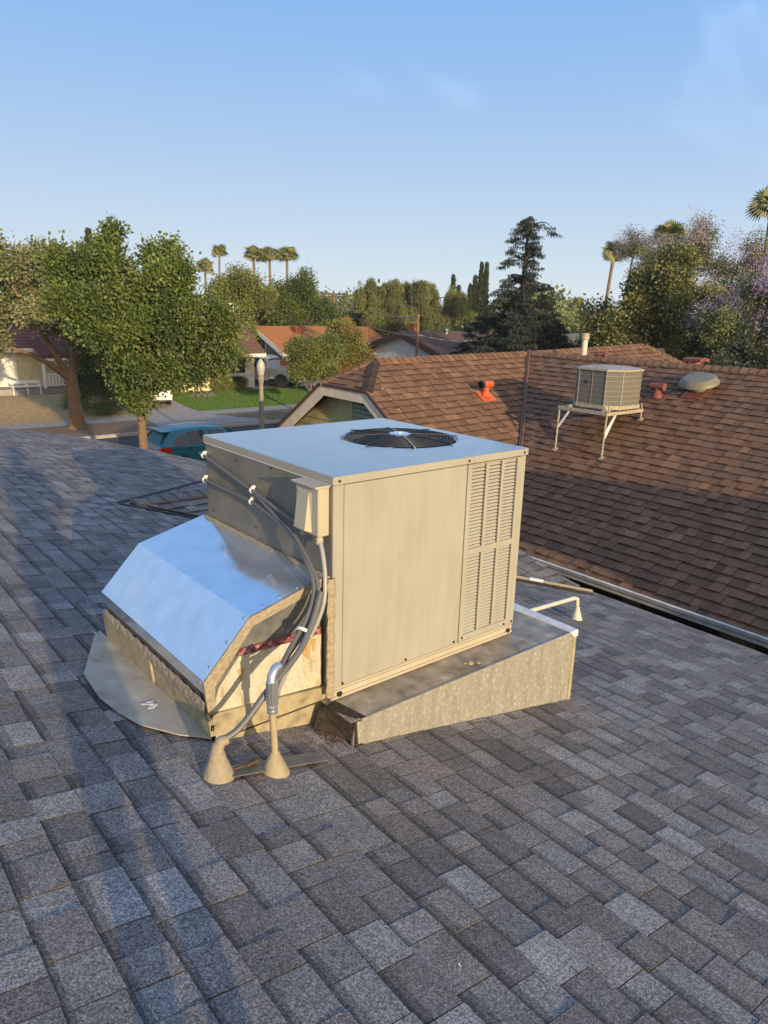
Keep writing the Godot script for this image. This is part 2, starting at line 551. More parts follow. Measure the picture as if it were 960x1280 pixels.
func commit_shingles(all: Array, singles: int) -> void:
	all.sort_custom(func(a, b): return a[0] < b[0])
	var rest := {}
	for i in all.size():
		var q = all[i]
		var e = q[1]
		var base: float = q[7] * 0.5
		var h1: float = (q[7] * 2.0 if e[3] else q[7]) + e[6]
		var h0: float = (base * 0.9 if e[3] else 0.0)
		var parent: Node = q[8]
		if i < singles and q[0] < 1e8:
			var g := Geo.new()
			g.col = e[4]
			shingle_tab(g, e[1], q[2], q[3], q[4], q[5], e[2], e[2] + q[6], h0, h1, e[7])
			obj("shingle", g.mesh(), q[9], parent)
		else:
			if not rest.has(parent):
				rest[parent] = [Geo.new(), q[9]]
			var gg: Geo = rest[parent][0]
			gg.col = e[4]
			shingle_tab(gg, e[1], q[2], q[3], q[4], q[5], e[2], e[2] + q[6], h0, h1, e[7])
	for p in rest:
		var f := obj("shingle_field", rest[p][0].mesh(), rest[p][1], p)
		f.set_meta("kind", "stuff")

# plane through points: returns [o, U, V, N] with U along `along` and V downhill
func plane_frame(o: Vector3, along: Vector3, down: Vector3) -> Array:
	var U := along.normalized()
	var V := (down - U * down.dot(U)).normalized()
	var N := V.cross(U)
	if N.y < 0:
		N = -N
	return [o, U, V, N]

func outline(f: Array, pts: Array) -> PackedVector2Array:
	var out := PackedVector2Array()
	for p in pts:
		var d: Vector3 = p - f[0]
		out.append(Vector2(d.dot(f[1]), d.dot(f[2])))
	return out

func ridge_caps(parent: Node, a: Vector3, b: Vector3, na: Vector3, nb: Vector3, step: float, width: float, mat: Material, tints: Array, sd: int) -> void:
	var r := RandomNumberGenerator.new()
	r.seed = sd
	var d := (b - a).normalized()
	var n := int(a.distance_to(b) / step)
	var sa := d.cross(na).normalized()
	var sb := d.cross(nb).normalized()
	var up := (na + nb).normalized()
	if sa.dot(nb) > 0:
		sa = -sa
	if sb.dot(na) > 0:
		sb = -sb
	for i in n:
		var g := Geo.new()
		var tint: Color = tints[r.randi() % tints.size()]
		var k := r.randf_range(0.8, 1.1)
		g.col = Color(tint.r * k, tint.g * k, tint.b * k)
		var p0 := a + d * step * i
		var p1 := p0 + d * (step * 1.25)
		var h0 := up * 0.032
		var h1 := up * 0.012
		for s in [sa, sb]:
			var w: Vector3 = s * width
			var nn: Vector3 = na if s == sa else nb
			g.quad(p0 + h0, p1 + h1, p1 + h1 + w, p0 + h0 + w, nn)
			g.quad(p0 + h0, p0 + h0 + w, p0 + w - up * 0.01, p0 - up * 0.01, -d)
			g.quad(p0 + h0 + w, p1 + h1 + w, p1 + w - up * 0.02, p0 + w - up * 0.02, s)
		obj("ridge_cap", g.mesh(), mat, parent)

# ---------------------------------------------------------------- our house
const RS := 0.202
func roof_y(x: float) -> float:
	return -0.126 - RS * x
func rp(x: float, z: float, up := 0.0) -> Vector3:
	return Vector3(x, roof_y(x) + up, z)

var grey_tints := [Color(0.60, 0.53, 0.475), Color(0.645, 0.58, 0.525), Color(0.49, 0.425, 0.38), Color(0.55, 0.47, 0.405), Color(0.69, 0.635, 0.585), Color(0.42, 0.365, 0.33), Color(0.61, 0.525, 0.47), Color(0.53, 0.455, 0.405)]
var brown_tints := [Color(0.365, 0.19, 0.10), Color(0.345, 0.178, 0.093), Color(0.39, 0.206, 0.11), Color(0.315, 0.162, 0.087), Color(0.36, 0.187, 0.10), Color(0.41, 0.22, 0.118), Color(0.33, 0.17, 0.09)]

func build_our_house() -> void:
	var h := thing("grey_shingled_house", "house under the camera with a large weathered grey shingled roof", "house", Vector3.ZERO)
	# main slope
	var N := Vector3(RS, 1, 0).normalized()
	var pts := [rp(-3, 8), rp(-3, -9.75), rp(1.9, -10.2), rp(2.9, -9.3), rp(4.17, -7.5), rp(4.17, 8)]
	var g := Geo.new()
	g.slab(pts, N, 0.13)
	var main := obj("main_roof", g.mesh(), M.felt, h)
	var f := plane_frame(rp(-3, 0), Vector3(0, 0, 1), Vector3(1, -RS, 0))
	var ol := outline(f, [rp(-3, 4.2), rp(-3, -9.77), rp(1.9, -10.22), rp(2.91, -9.32), rp(4.2, -7.5), rp(4.2, 4.2)])
	var tabs := lay_shingles(main, f[0] + f[3] * 0.006, f[1], f[2], f[3], ol, 0.138, 0.08, 0.185, grey_tints, M.grey_shingle, 77, 0.0027)
	# slope behind the ridge
	g = Geo.new()
	g.slab([rp(-3, 8), rp(-3, -9.75), Vector3(-7.5, roof_y(-3) - 4.5 * RS, -9.75), Vector3(-7.5, roof_y(-3) - 4.5 * RS, 8)], Vector3(-RS, 1, 0).normalized(), 0.13)
	obj("rear_roof", g.mesh(), M.felt, h)
	# side wing whose near slope catches the sun
	var P := rp(0.807, -4.675)
	var xe := 4.06
	var ry := P.y + 0.004
	var Rg := Vector3(xe, ry, -4.675)
	var zn := -4.675 + (ry - roof_y(xe)) / RS
	var zf := -4.675 - (ry - roof_y(xe)) / RS
	var nearE := Vector3(xe, roof_y(xe), zn)
	var farE := Vector3(xe, roof_y(xe), zf)
	g = Geo.new()
	g.slab([P, Rg, nearE], Vector3(0, 1, RS).normalized(), 0.10)
	g.slab([P, Rg, farE], Vector3(0, 1, -RS).normalized(), 0.10)
	var wing := obj("wing_roof", g.mesh(), M.felt, h)
	f = plane_frame(Vector3(0, ry, -4.675), Vector3(1, 0, 0), Vector3(0, -RS, 1))
	tabs.append_array(lay_shingles(wing, f[0] + f[3] * 0.012, f[1], f[2], f[3], outline(f, [P + Vector3(0.06, 0, 0), Rg, nearE - Vector3(0, 0, 0.04)]), 0.138, 0.08, 0.185, grey_tints, M.grey_shingle, 78, 0.007))
	f = plane_frame(Vector3(0, ry, -4.675), Vector3(1, 0, 0), Vector3(0, -RS, -1))
	tabs.append_array(lay_shingles(wing, f[0] + f[3] * 0.012, f[1], f[2], f[3], outline(f, [P + Vector3(0.06, 0, 0), Rg, farE]), 0.138, 0.08, 0.185, grey_tints, M.grey_shingle, 79, 0.007))
	commit_shingles(tabs, 300)
	ridge_caps(wing, P + Vector3(0.1, 0.012, 0), Rg + Vector3(0, 0.012, 0), Vector3(0, 1, RS).normalized(), Vector3(0, 1, -RS).normalized(), 0.14, 0.13, M.grey_shingle, grey_tints, 7)
	# metal valley strips beside the wing
	for s in [[nearE, 1.0], [farE, -1.0]]:
		g = Geo.new()
		var e: Vector3 = s[0]
		var side := Vector3(-0.7, 0.14, 0.7 * s[1]) * 0.05
		g.quad(P + Vector3(-0.03, 0.021, 0), e + Vector3(0, 0.021, 0), e + side + Vector3(0, 0.024, 0), P + side + Vector3(-0.03, 0.024, 0), Vector3.UP)
		g.quad(P + Vector3(-0.03, 0.009, 0), e + Vector3(0, 0.009, 0), e + Vector3(0, 0.021, 0), P + Vector3(-0.03, 0.021, 0), -side)
		obj("valley_strip", g.mesh(), M.felt, h)
	# fascia and walls
	obj("fascia", bx(Vector3(4.12, roof_y(4.17) - 0.26, -7.4), Vector3(4.15, roof_y(4.17) - 0.135, 8)), M.barge, h)
	obj("wall", bx(Vector3(-7.0, GROUND, -9.0), Vector3(3.7, roof_y(4.17) - 0.3, 7.6)), M.house_wall, h)
	# a plank-like strip of tan edging lying in the valley
	var strip := obj("tan_edging_strip", null, M.putty)
	g = Geo.new()
	g.bar(rp(3.40, -2.03, 0.05), rp(4.07, -1.42, 0.045), 0.026, 0.022, Vector3.UP, 0.005)
	strip.mesh = g.mesh()
	tag(strip, "tan metal edging strip lying in the roof valley behind the air conditioner", "edging strip")
	var wt := obj("white_tape", null, M.white_coat)
	g = Geo.new()
	g.bar(rp(3.62, -1.83, 0.052), rp(3.72, -1.74, 0.052), 0.032, 0.027, Vector3.UP, 0.005)
	wt.mesh = g.mesh()
	tag(wt, "short white band wrapped round the tan edging strip", "tape")

# ---------------------------------------------------------------- rooftop air conditioner
func dent_sheet(g: Geo, a: Vector3, b: Vector3, d: Vector3, e: Vector3, nu: int, nv: int, amp: float, sd: int) -> void:
	# slightly wavy sheet between four corners with smooth normals
	var ns := FastNoiseLite.new()
	ns.seed = sd
	ns.frequency = 1.6
	var nor := (b - a).cross(e - a).normalized()
	if nor.y < 0:
		nor = -nor
	var pts := []
	for j in nv + 1:
		for i in nu + 1:
			var s := float(i) / nu
			var t := float(j) / nv
			var p := a.lerp(b, s).lerp(e.lerp(d, s), t)
			var k := sin(PI * s) * sin(PI * t)
			p += nor * ns.get_noise_3dv(p) * amp * pow(k, 0.5)
			pts.append(p)
	var nn := []
	for j in nv + 1:
		for i in nu + 1:
			var l: Vector3 = pts[j * (nu + 1) + maxi(i - 1, 0)]
			var r: Vector3 = pts[j * (nu + 1) + mini(i + 1, nu)]
			var dn: Vector3 = pts[maxi(j - 1, 0) * (nu + 1) + i]
			var up: Vector3 = pts[mini(j + 1, nv) * (nu + 1) + i]
			var x := (r - l).cross(up - dn).normalized()
			nn.append(x if x.dot(nor) > 0 else -x)
	for j in nv:
		for i in nu:
			var q0 := j * (nu + 1) + i
			var q1 := q0 + 1
			var q2 := q0 + nu + 2
			var q3 := q0 + nu + 1
			g.smooth_tri(pts[q0], pts[q1], pts[q2], nn[q0], nn[q1], nn[q2])
			g.smooth_tri(pts[q0], pts[q2], pts[q3], nn[q0], nn[q2], nn[q3])

# uneven smear of sealant between two edges, `out` is the way it bulges
func smear(g: Geo, a0: Vector3, a1: Vector3, b0: Vector3, b1: Vector3, out: Vector3, thick: float, sd: int, nu := 40, nv := 5) -> void:
	var ns := FastNoiseLite.new()
	ns.seed = sd
	ns.frequency = 11.0
	var P := []
	for j in nv + 1:
		for i in nu + 1:
			var s := float(i) / nu
			var t := float(j) / nv
			var p := a0.lerp(a1, s).lerp(b0.lerp(b1, s), t)
			var e := (b0 - a0).normalized() * ns.get_noise_3d(p.x * 1.5, p.y * 1.5, p.z * 1.5) * 0.012 * (absf(t - 0.5) * 2.0)
			var k := sin(PI * clampf(t, 0.0, 1.0))
			P.append(p + e + out * thick * (0.15 + k * (0.8 + 0.7 * ns.get_noise_3dv(p * 2.2))))
	var Nn := []
	for j in nv + 1:
		for i in nu + 1:
			var x: Vector3 = (P[j * (nu + 1) + mini(i + 1, nu)] - P[j * (nu + 1) + maxi(i - 1, 0)]).cross(P[mini(j + 1, nv) * (nu + 1) + i] - P[maxi(j - 1, 0) * (nu + 1) + i]).normalized()
			Nn.append(x if x.dot(out) > 0 else -x)
	for j in nv:
		for i in nu:
			var q := j * (nu + 1) + i
			g.smooth_tri(P[q], P[q + 1], P[q + nu + 2], Nn[q], Nn[q + 1], Nn[q + nu + 2])
			g.smooth_tri(P[q], P[q + nu + 2], P[q + nu + 1], Nn[q], Nn[q + nu + 2], Nn[q + nu + 1])

func build_air_conditioner() -> void:
	var W := 1.178
	var D := 1.142
	var t := thing("rooftop_air_conditioner", "large beige rooftop air conditioner with a round fan opening in its top", "air conditioner")
	# base rails
	var g := Geo.new()
	g.box(Vector3(0.0, 0.0, -0.03), Vector3(W - 0.005, 0.056, -0.004), 0.003)
	g.box(Vector3(0.0, 0.0, -D), Vector3(W - 0.005, 0.056, -D + 0.03), 0.003)
	g.box(Vector3(0.0, 0.004, -D + 0.03), Vector3(0.03, 0.054, -0.03), 0.003)
	g.box(Vector3(W - 0.035, 0.004, -D + 0.03), Vector3(W - 0.005, 0.054, -0.03), 0.003)
	g.box(Vector3(0.0, 0.012, -0.003), Vector3(W - 0.006, 0.02, 0.004), 0.002)
	g.box(Vector3(0.0, 0.040, -0.003), Vector3(W - 0.006, 0.048, 0.003), 0.002)
	var rail := obj("base_rail", g.mesh(), M.box_grey, t)
	for x in [0.04, 1.14]:
		g = Geo.new()
		g.lathe(Vector3(x, 0.027, 0.0035), Vector3(0, 0, 1), [Vector2(0.0, 0.002), Vector2(0.012, 0.002), Vector2(0.014, 0.0)], 14)
		obj("lifting_hole", g.mesh(), M.black, rail)
	# dark core and side/back panels
	obj("core", bx(Vector3(0.03, 0.056, -D + 0.03), Vector3(W - 0.04, 0.55, -0.07)), M.black, t)
	obj("left_panel", bx(Vector3(0.0, 0.057, -D + 0.01), Vector3(0.02, 0.968, -0.012), 0.003), M.beige_shaded, t)
	obj("right_panel", bx(Vector3(W - 0.022, 0.057, -D + 0.01), Vector3(W - 0.004, 0.968, -0.012), 0.003), M.beige, t)
	obj("back_panel", bx(Vector3(0.021, 0.057, -D), Vector3(W - 0.023, 0.968, -D + 0.015), 0.003), M.beige, t)
	# corner posts on the front
	obj("corner_post", bx(Vector3(0.0, 0.057, -0.011), Vector3(0.053, 0.966, 0.0), 0.003), M.beige, t)
	obj("corner_post", bx(Vector3(1.146, 0.057, -0.011), Vector3(W, 0.966, 0.0), 0.003), M.beige, t)
	# plain front panel with shallow pressed borders
	g = Geo.new()
	g.box(Vector3(0.056, 0.060, -0.012), Vector3(0.765, 0.964, -0.0015), 0.003)
	var fp := obj("front_panel", g.mesh(), M.beige, t)
	g = Geo.new()
	for b in [[0.085, 0.40], [0.42, 0.735]]:
		g.box(Vector3(b[0], 0.885, -0.0022), Vector3(b[1], 0.893, -0.0006), 0.0012)
		g.box(Vector3(b[0], 0.10, -0.0022), Vector3(b[1], 0.108, -0.0009), 0.0012)
		g.box(Vector3(b[0], 0.12, -0.0022), Vector3(b[0] + 0.006, 0.875, -0.0012), 0.0012)
		g.box(Vector3(b[1] - 0.006, 0.12, -0.0022), Vector3(b[1], 0.875, -0.0012), 0.0012)
	obj("pressed_bead", g.mesh(), M.beige, fp)
	# louvred panel: frame bars around six openings, each with its slats
	var lp := obj("louvre_panel", null, M.beige, t)
	var xs := [0.797, 0.893, 0.913, 1.003, 1.023, 1.116]
	var ys := [0.095, 0.512, 0.543, 0.958]
	g = Geo.new()
	g.box(Vector3(0.769, 0.062, -0.012), Vector3(xs[0], 0.964, 0.001), 0.002)
	g.box(Vector3(xs[5], 0.062, -0.012), Vector3(1.144, 0.964, 0.001), 0.002)
	for k in [[1, 2], [3, 4]]:
		g.box(Vector3(xs[k[0]], 0.0955, -0.011), Vector3(xs[k[1]], 0.9575, 0.0005), 0.002)
	g.box(Vector3(xs[0], 0.062, -0.012), Vector3(xs[5], ys[0], 0.001), 0.002)
	g.box(Vector3(xs[0] + 0.001, ys[3], -0.012), Vector3(xs[5] - 0.001, 0.964, 0.0008), 0.002)
	for k in [[0, 1], [2, 3], [4, 5]]:
		g.box(Vector3(xs[k[0]], ys[1], -0.011), Vector3(xs[k[1]], ys[2], 0.0003), 0.002)
	lp.mesh = g.mesh()
	var slat_mesh := {}
	for k in [[0, 1], [2, 3], [4, 5]]:
		var w: float = xs[k[1]] - xs[k[0]]
		g = Geo.new()
		# pressed louvre: tilted blade, thick at the right end where it is cut open
		g.obox(Vector3(w * 0.5 - 0.004, 0, -0.006), Vector3(w * 0.5 - 0.004, 0, 0), Vector3(0, 0.0056, -0.0042), Vector3(0, 0.0008, 0.0011), 0.0004)
		var sm := g.mesh()
		for vv in [[ys[0], ys[1]], [ys[2], ys[3]]]:
			var n := 24
			for i in n:
				var o := obj("louvre_slat", sm, M.beige, lp)
				o.position = Vector3(xs[k[0]], lerpf(vv[0], vv[1], (i + 0.5) / n), 0)
	obj("louvre_backing", bx(Vector3(0.77, 0.065, -0.05), Vector3(1.14, 0.96, -0.035)), M.dark_metal, t)
	# lid with a round fan opening
	var C := Vector2(0.825, -0.56)
	var R := 0.295
	g = Geo.new()
	var lo := Vector2(-0.006, -D - 0.004)
	var hi := Vector2(W + 0.008, 0.006)
	var segs := 64
	var ring_at := func(a: float, rr: float) -> Vector2: return C + Vector2(cos(a), sin(a)) * rr
	var edge_at := func(a: float) -> Vector2:
		var d := Vector2(cos(a), sin(a))
		var tx: float = ((hi.x if d.x > 0 else lo.x) - C.x) / d.x if absf(d.x) > 1e-6 else 1e9
		var tz: float = ((hi.y if d.y > 0 else lo.y) - C.y) / d.y if absf(d.y) > 1e-6 else 1e9
		return C + d * minf(tx, tz)
	var angs := []
	for i in segs:
		angs.append(TAU * i / segs)
	for cnr in [lo, hi, Vector2(lo.x, hi.y), Vector2(hi.x, lo.y)]:
		angs.append(fposmod((cnr - C).angle(), TAU))
	angs.sort()
	var top_y := 1.003
	for i in angs.size():
		var a0: float = angs[i]
		var a1: float = angs[(i + 1) % angs.size()]
		var r0: Vector2 = ring_at.call(a0, R + 0.012)
		var r1: Vector2 = ring_at.call(a1, R + 0.012)
		var i0: Vector2 = ring_at.call(a0, R)
		var i1: Vector2 = ring_at.call(a1, R)
		var e0: Vector2 = edge_at.call(a0)
		var e1: Vector2 = edge_at.call(a1)
		g.quad(Vector3(e0.x, top_y, e0.y), Vector3(e1.x, top_y, e1.y), Vector3(r1.x, top_y, r1.y), Vector3(r0.x, top_y, r0.y), Vector3.UP)
		g.quad(Vector3(r0.x, top_y, r0.y), Vector3(r1.x, top_y, r1.y), Vector3(i1.x, top_y - 0.01, i1.y), Vector3(i0.x, top_y - 0.01, i0.y), Vector3.UP)
		g.quad(Vector3(i0.x, top_y - 0.01, i0.y), Vector3(i1.x, top_y - 0.01, i1.y), Vector3(i1.x, 0.8, i1.y), Vector3(i0.x, 0.8, i0.y), Vector3(C.x - i0.x, 0, C.y - i0.y))
	var lid := obj("lid", g.mesh(), M.sky_tinted_lid, t)
	g = Geo.new()
	g.box(Vector3(lo.x, 0.969, hi.y - 0.006), Vector3(hi.x, top_y - 0.0005, hi.y), 0.002)
	g.box(Vector3(lo.x, 0.969, lo.y), Vector3(hi.x, top_y - 0.0005, lo.y + 0.006), 0.002)
	g.box(Vector3(lo.x, 0.969, lo.y + 0.006), Vector3(lo.x + 0.006, top_y - 0.0006, hi.y - 0.006), 0.002)
	g.box(Vector3(hi.x - 0.006, 0.969, lo.y + 0.006), Vector3(hi.x, top_y - 0.0006, hi.y - 0.006), 0.002)
	obj("lid_flange", g.mesh(), M.beige, lid)
	obj("lid_seam", bx(Vector3(-0.004, 0.962, -D), Vector3(0.002, 0.967, -0.02), 0.001), M.white_paint, lid)
	# fan well, blades, guard
	g = Geo.new()
	g.lathe(Vector3(C.x, 0, C.y), Vector3.UP, [Vector2(0.0, 0.70), Vector2(R + 0.02, 0.70)], 40)
	obj("fan_well", g.mesh(), M.black, t)
	g = Geo.new()
	for k in 4:
		var a := TAU * k / 4 + 0.5
		for s in 5:
			var b0 := a + s * 0.16
			var b1 := a + (s + 1) * 0.16
			var y0 := 0.80 + s * 0.018
			var y1 := 0.80 + (s + 1) * 0.018
			g.quad(Vector3(C.x + cos(b0) * 0.06, y0, C.y + sin(b0) * 0.06), Vector3(C.x + cos(b0) * 0.27, y0, C.y + sin(b0) * 0.27), Vector3(C.x + cos(b1) * 0.27, y1, C.y + sin(b1) * 0.27), Vector3(C.x + cos(b1) * 0.06, y1, C.y + sin(b1) * 0.06), Vector3.UP)
	obj("fan_blades", g.mesh(), M.dark_metal, t)
	g = Geo.new()
	for k in 15:
		var rr := 0.055 + k * 0.0162
		var pts := []
		for i in 49:
			var a := TAU * i / 48
			pts.append(Vector3(C.x + cos(a) * rr, 1.004 + 0.016 * (1.0 - pow(rr / R, 2)), C.y + sin(a) * rr))
		g.tube(pts, [0.0026], 5, false)
	var guard := obj("fan_guard", g.mesh(), M.dark_metal, t)
	for k in 8:
		g = Geo.new()
		var a := TAU * k / 8 + 2.044
		var p0 := Vector3(C.x + cos(a) * 0.05, 1.024, C.y + sin(a) * 0.05)
		var p1 := Vector3(C.x + cos(a) * (R + 0.02), 1.008, C.y + sin(a) * (R + 0.02))
		g.tube([p0, p0.lerp(p1, 0.5) + Vector3(0, 0.003, 0), p1], [0.0034], 6)
		obj("guard_spoke", g.mesh(), M.box_grey if k % 4 == 0 else M.dark_metal, guard)
	g = Geo.new()
	g.lathe(Vector3(C.x, 1.016, C.y), Vector3.UP, [Vector2(0.058, 0.0), Vector2(0.06, 0.008), Vector2(0.04, 0.013), Vector2(0.012, 0.014), Vector2(0.012, 0.018), Vector2(0, 0.018)], 24)
	obj("fan_hub", g.mesh(), M.galv, t)
	# screws
	for p in [[0.025, 0.984, 0.0065], [0.765, 0.984, 0.0065], [0.80, 0.975, 0.0015], [1.155, 0.984, 0.0065], [1.11, 0.972, 0.0015], [0.055, 0.073, 0.001], [0.42, 0.076, 0.001], [0.735, 0.076, 0.001], [0.79, 0.082, 0.0015], [1.10, 0.074, 0.0015], [1.16, 0.074, 0.001]]:
		g = Geo.new()
		g.lathe(Vector3(p[0], p[1], p[2]), Vector3(0, 0, 1), [Vector2(0.0065, 0.0), Vector2(0.0055, 0.004), Vector2(0, 0.005)], 8)
		obj("screw", g.mesh(), M.screw, t)
	for p in [[0.952, -0.472], [0.90, -1.08], [0.62, -1.06], [0.93, -0.80], [0.64, -0.62]]:
		g = Geo.new()
		g.lathe(Vector3(-0.001, p[0], p[1]), Vector3(-1, 0, 0), [Vector2(0.0065, 0.0), Vector2(0.0055, 0.004), Vector2(0, 0.005)], 8)
		obj("screw", g.mesh(), M.screw, t)
	# sealant smear at the front corner
	g = Geo.new()
	smear(g, Vector3(0.012, 0.03, 0.001), Vector3(0.010, 0.575, 0.001), Vector3(-0.028, 0.03, 0.001), Vector3(-0.026, 0.575, 0.001), Vector3(0, 0, 1), 0.009, 4)
	smear(g, Vector3(-0.027, 0.03, 0.002), Vector3(-0.025, 0.575, 0.002), Vector3(-0.004, 0.03, -0.03), Vector3(-0.004, 0.575, -0.03), Vector3(-1, 0, 0), 0.008, 5)
	obj("corner_sealant", g.mesh(), M.putty, t)

func build_disconnect_box() -> void:
	var t := thing("electrical_disconnect_box", "beige electrical disconnect box on the left side of the air conditioner", "electrical box", Vector3(-0.001, 0.752, -0.025))
	obj("enclosure", bx(Vector3(-0.055, 0.0, -0.165), Vector3(0.0, 0.205, 0.0), 0.004), M.box_grey, t)
	# sloping front cover and rain lip
	var g := Geo.new()
	var a := Vector3(-0.056, 0.012, -0.15)
	var b := Vector3(-0.056, 0.012, -0.045)
	var c := Vector3(-0.056, 0.182, -0.045)
	var d := Vector3(-0.056, 0.182, -0.15)
	var a2 := Vector3(-0.082, 0.02, -0.14)
	var b2 := Vector3(-0.082, 0.02, -0.06)
	var c2 := Vector3(-0.062, 0.175, -0.06)
	var d2 := Vector3(-0.062, 0.175, -0.14)
	g.quad(a2, b2, c2, d2, Vector3(-1, 0, 0))
	g.quad(a, a2, d2, d, Vector3(-0.3, 0, -1))
	g.quad(b, b2, c2, c, Vector3(-0.3, 0, 1))
	g.quad(d, d2, c2, c, Vector3(0, 1, 0))
	g.quad(a, a2, b2, b, Vector3(0, -1, 0))
	obj("front_cover", g.mesh(), M.box_grey, t)
	obj("rain_lip", bx(Vector3(-0.072, 0.203, -0.175), Vector3(-0.001, 0.213, 0.006), 0.003), M.box_grey, t)
	obj("hasp", bx(Vector3(-0.075, -0.008, -0.105), Vector3(-0.06, 0.015, -0.085), 0.002), M.zinc, t)
	g = Geo.new()
	g.lathe(Vector3(-0.035, -0.035, -0.02), Vector3.UP, [Vector2(0.012, 0.0), Vector2(0.016, 0.002), Vector2(0.016, 0.026), Vector2(0.011, 0.034)], 12)
	obj("cable_gland", g.mesh(), M.box_grey, t)

func build_cables() -> void:
	var clipped := [
		["upper flexible conduit crossing the side of the air conditioner to the electrical box", 0.0095, M.cable, [Vector3(-0.016, 0.905, -1.16), Vector3(-0.02, 0.90, -1.10), Vector3(-0.022, 0.86, -0.85), Vector3(-0.024, 0.822, -0.61), Vector3(-0.03, 0.79, -0.40), Vector3(-0.03, 0.765, -0.25), Vector3(-0.03, 0.77, -0.20)]],
		["lower flexible conduit clipped to the air conditioner and bending down over the metal hood", 0.0095, M.cable, [Vector3(-0.016, 0.778, -1.16), Vector3(-0.02, 0.774, -1.10), Vector3(-0.022, 0.77, -0.85), Vector3(-0.026, 0.768, -0.62), Vector3(-0.04, 0.735, -0.36), Vector3(-0.06, 0.685, -0.17), Vector3(-0.085, 0.60, -0.03), Vector3(-0.12, 0.53, 0.035), Vector3(-0.19, 0.45, 0.075), Vector3(-0.28, 0.395, 0.12), Vector3(-0.37, 0.37, 0.19), Vector3(-0.425, 0.372, 0.225)]],
		["inner flexible conduit following the lower one down to the conduit body", 0.009, M.cable, [Vector3(-0.026, 0.815, -0.58), Vector3(-0.036, 0.76, -0.40), Vector3(-0.055, 0.715, -0.20), Vector3(-0.07, 0.64, -0.07), Vector3(-0.085, 0.56, 0.02), Vector3(-0.125, 0.48, 0.05), Vector3(-0.20, 0.415, 0.085), Vector3(-0.30, 0.365, 0.13), Vector3(-0.385, 0.345, 0.20), Vector3(-0.43, 0.35, 0.23)]],
		["pale conduit dropping from the bottom of the electrical box", 0.0095, M.cable_light, [Vector3(-0.036, 0.735, -0.045), Vector3(-0.045, 0.69, -0.01), Vector3(-0.06, 0.60, 0.03), Vector3(-0.085, 0.50, 0.055), Vector3(-0.15, 0.42, 0.085), Vector3(-0.24, 0.365, 0.12), Vector3(-0.34, 0.33, 0.18), Vector3(-0.40, 0.30, 0.225), Vector3(-0.43, 0.285, 0.245)]],
		["thick grey conduit running from the cable bundle down into the left roof cone", 0.013, M.cable, [Vector3(-0.10, 0.555, 0.06), Vector3(-0.17, 0.455, 0.10), Vector3(-0.26, 0.385, 0.15), Vector3(-0.36, 0.335, 0.185), Vector3(-0.44, 0.285, 0.20), Vector3(-0.50, 0.225, 0.20), Vector3(-0.555, 0.175, 0.195), Vector3(-0.60, 0.155, 0.19), Vector3(-0.63, 0.14, 0.185)]],
	]
	for c in clipped:
		var g := Geo.new()
		g.tube(curve_pts(c[3], 40), [c[1]], 9)
		var o := obj("flexible_conduit", g.mesh(), c[2])
		tag(o, c[0], "conduit", "conduits on the air conditioner")
	var labels := ["white clip holding the upper conduit at the far corner of the air conditioner", "white clip holding the lower conduit at the far corner of the air conditioner", "white clip on the upper conduit midway along the air conditioner side", "white clip on the lower conduit midway along the air conditioner side", "white zip tie round the bundle of conduits beside the metal hood"]
	var spots := [Vector3(-0.02, 0.902, -1.115), Vector3(-0.02, 0.775, -1.115), Vector3(-0.024, 0.823, -0.615), Vector3(-0.026, 0.768, -0.62), Vector3(-0.205, 0.42, 0.09)]
	for i in 5:
		var g := Geo.new()
		var ax := Vector3(0, 0.15, -1).normalized() if i < 4 else Vector3(-0.75, -0.55, 0.35).normalized()
		var rr := 0.0135 if i < 4 else 0.034
		g.lathe(spots[i], ax, [Vector2(rr - 0.003, -0.007), Vector2(rr, -0.006), Vector2(rr, 0.006), Vector2(rr - 0.003, 0.007)], 14)
		if i < 4:
			g.box(spots[i] + Vector3(-0.003, 0.010, -0.006), spots[i] + Vector3(0.018, 0.022, 0.006), 0.003)
		var o := obj("cable_clip", g.mesh(), M.white_paint)
		tag(o, labels[i], "cable clip", "cable clips and ties")

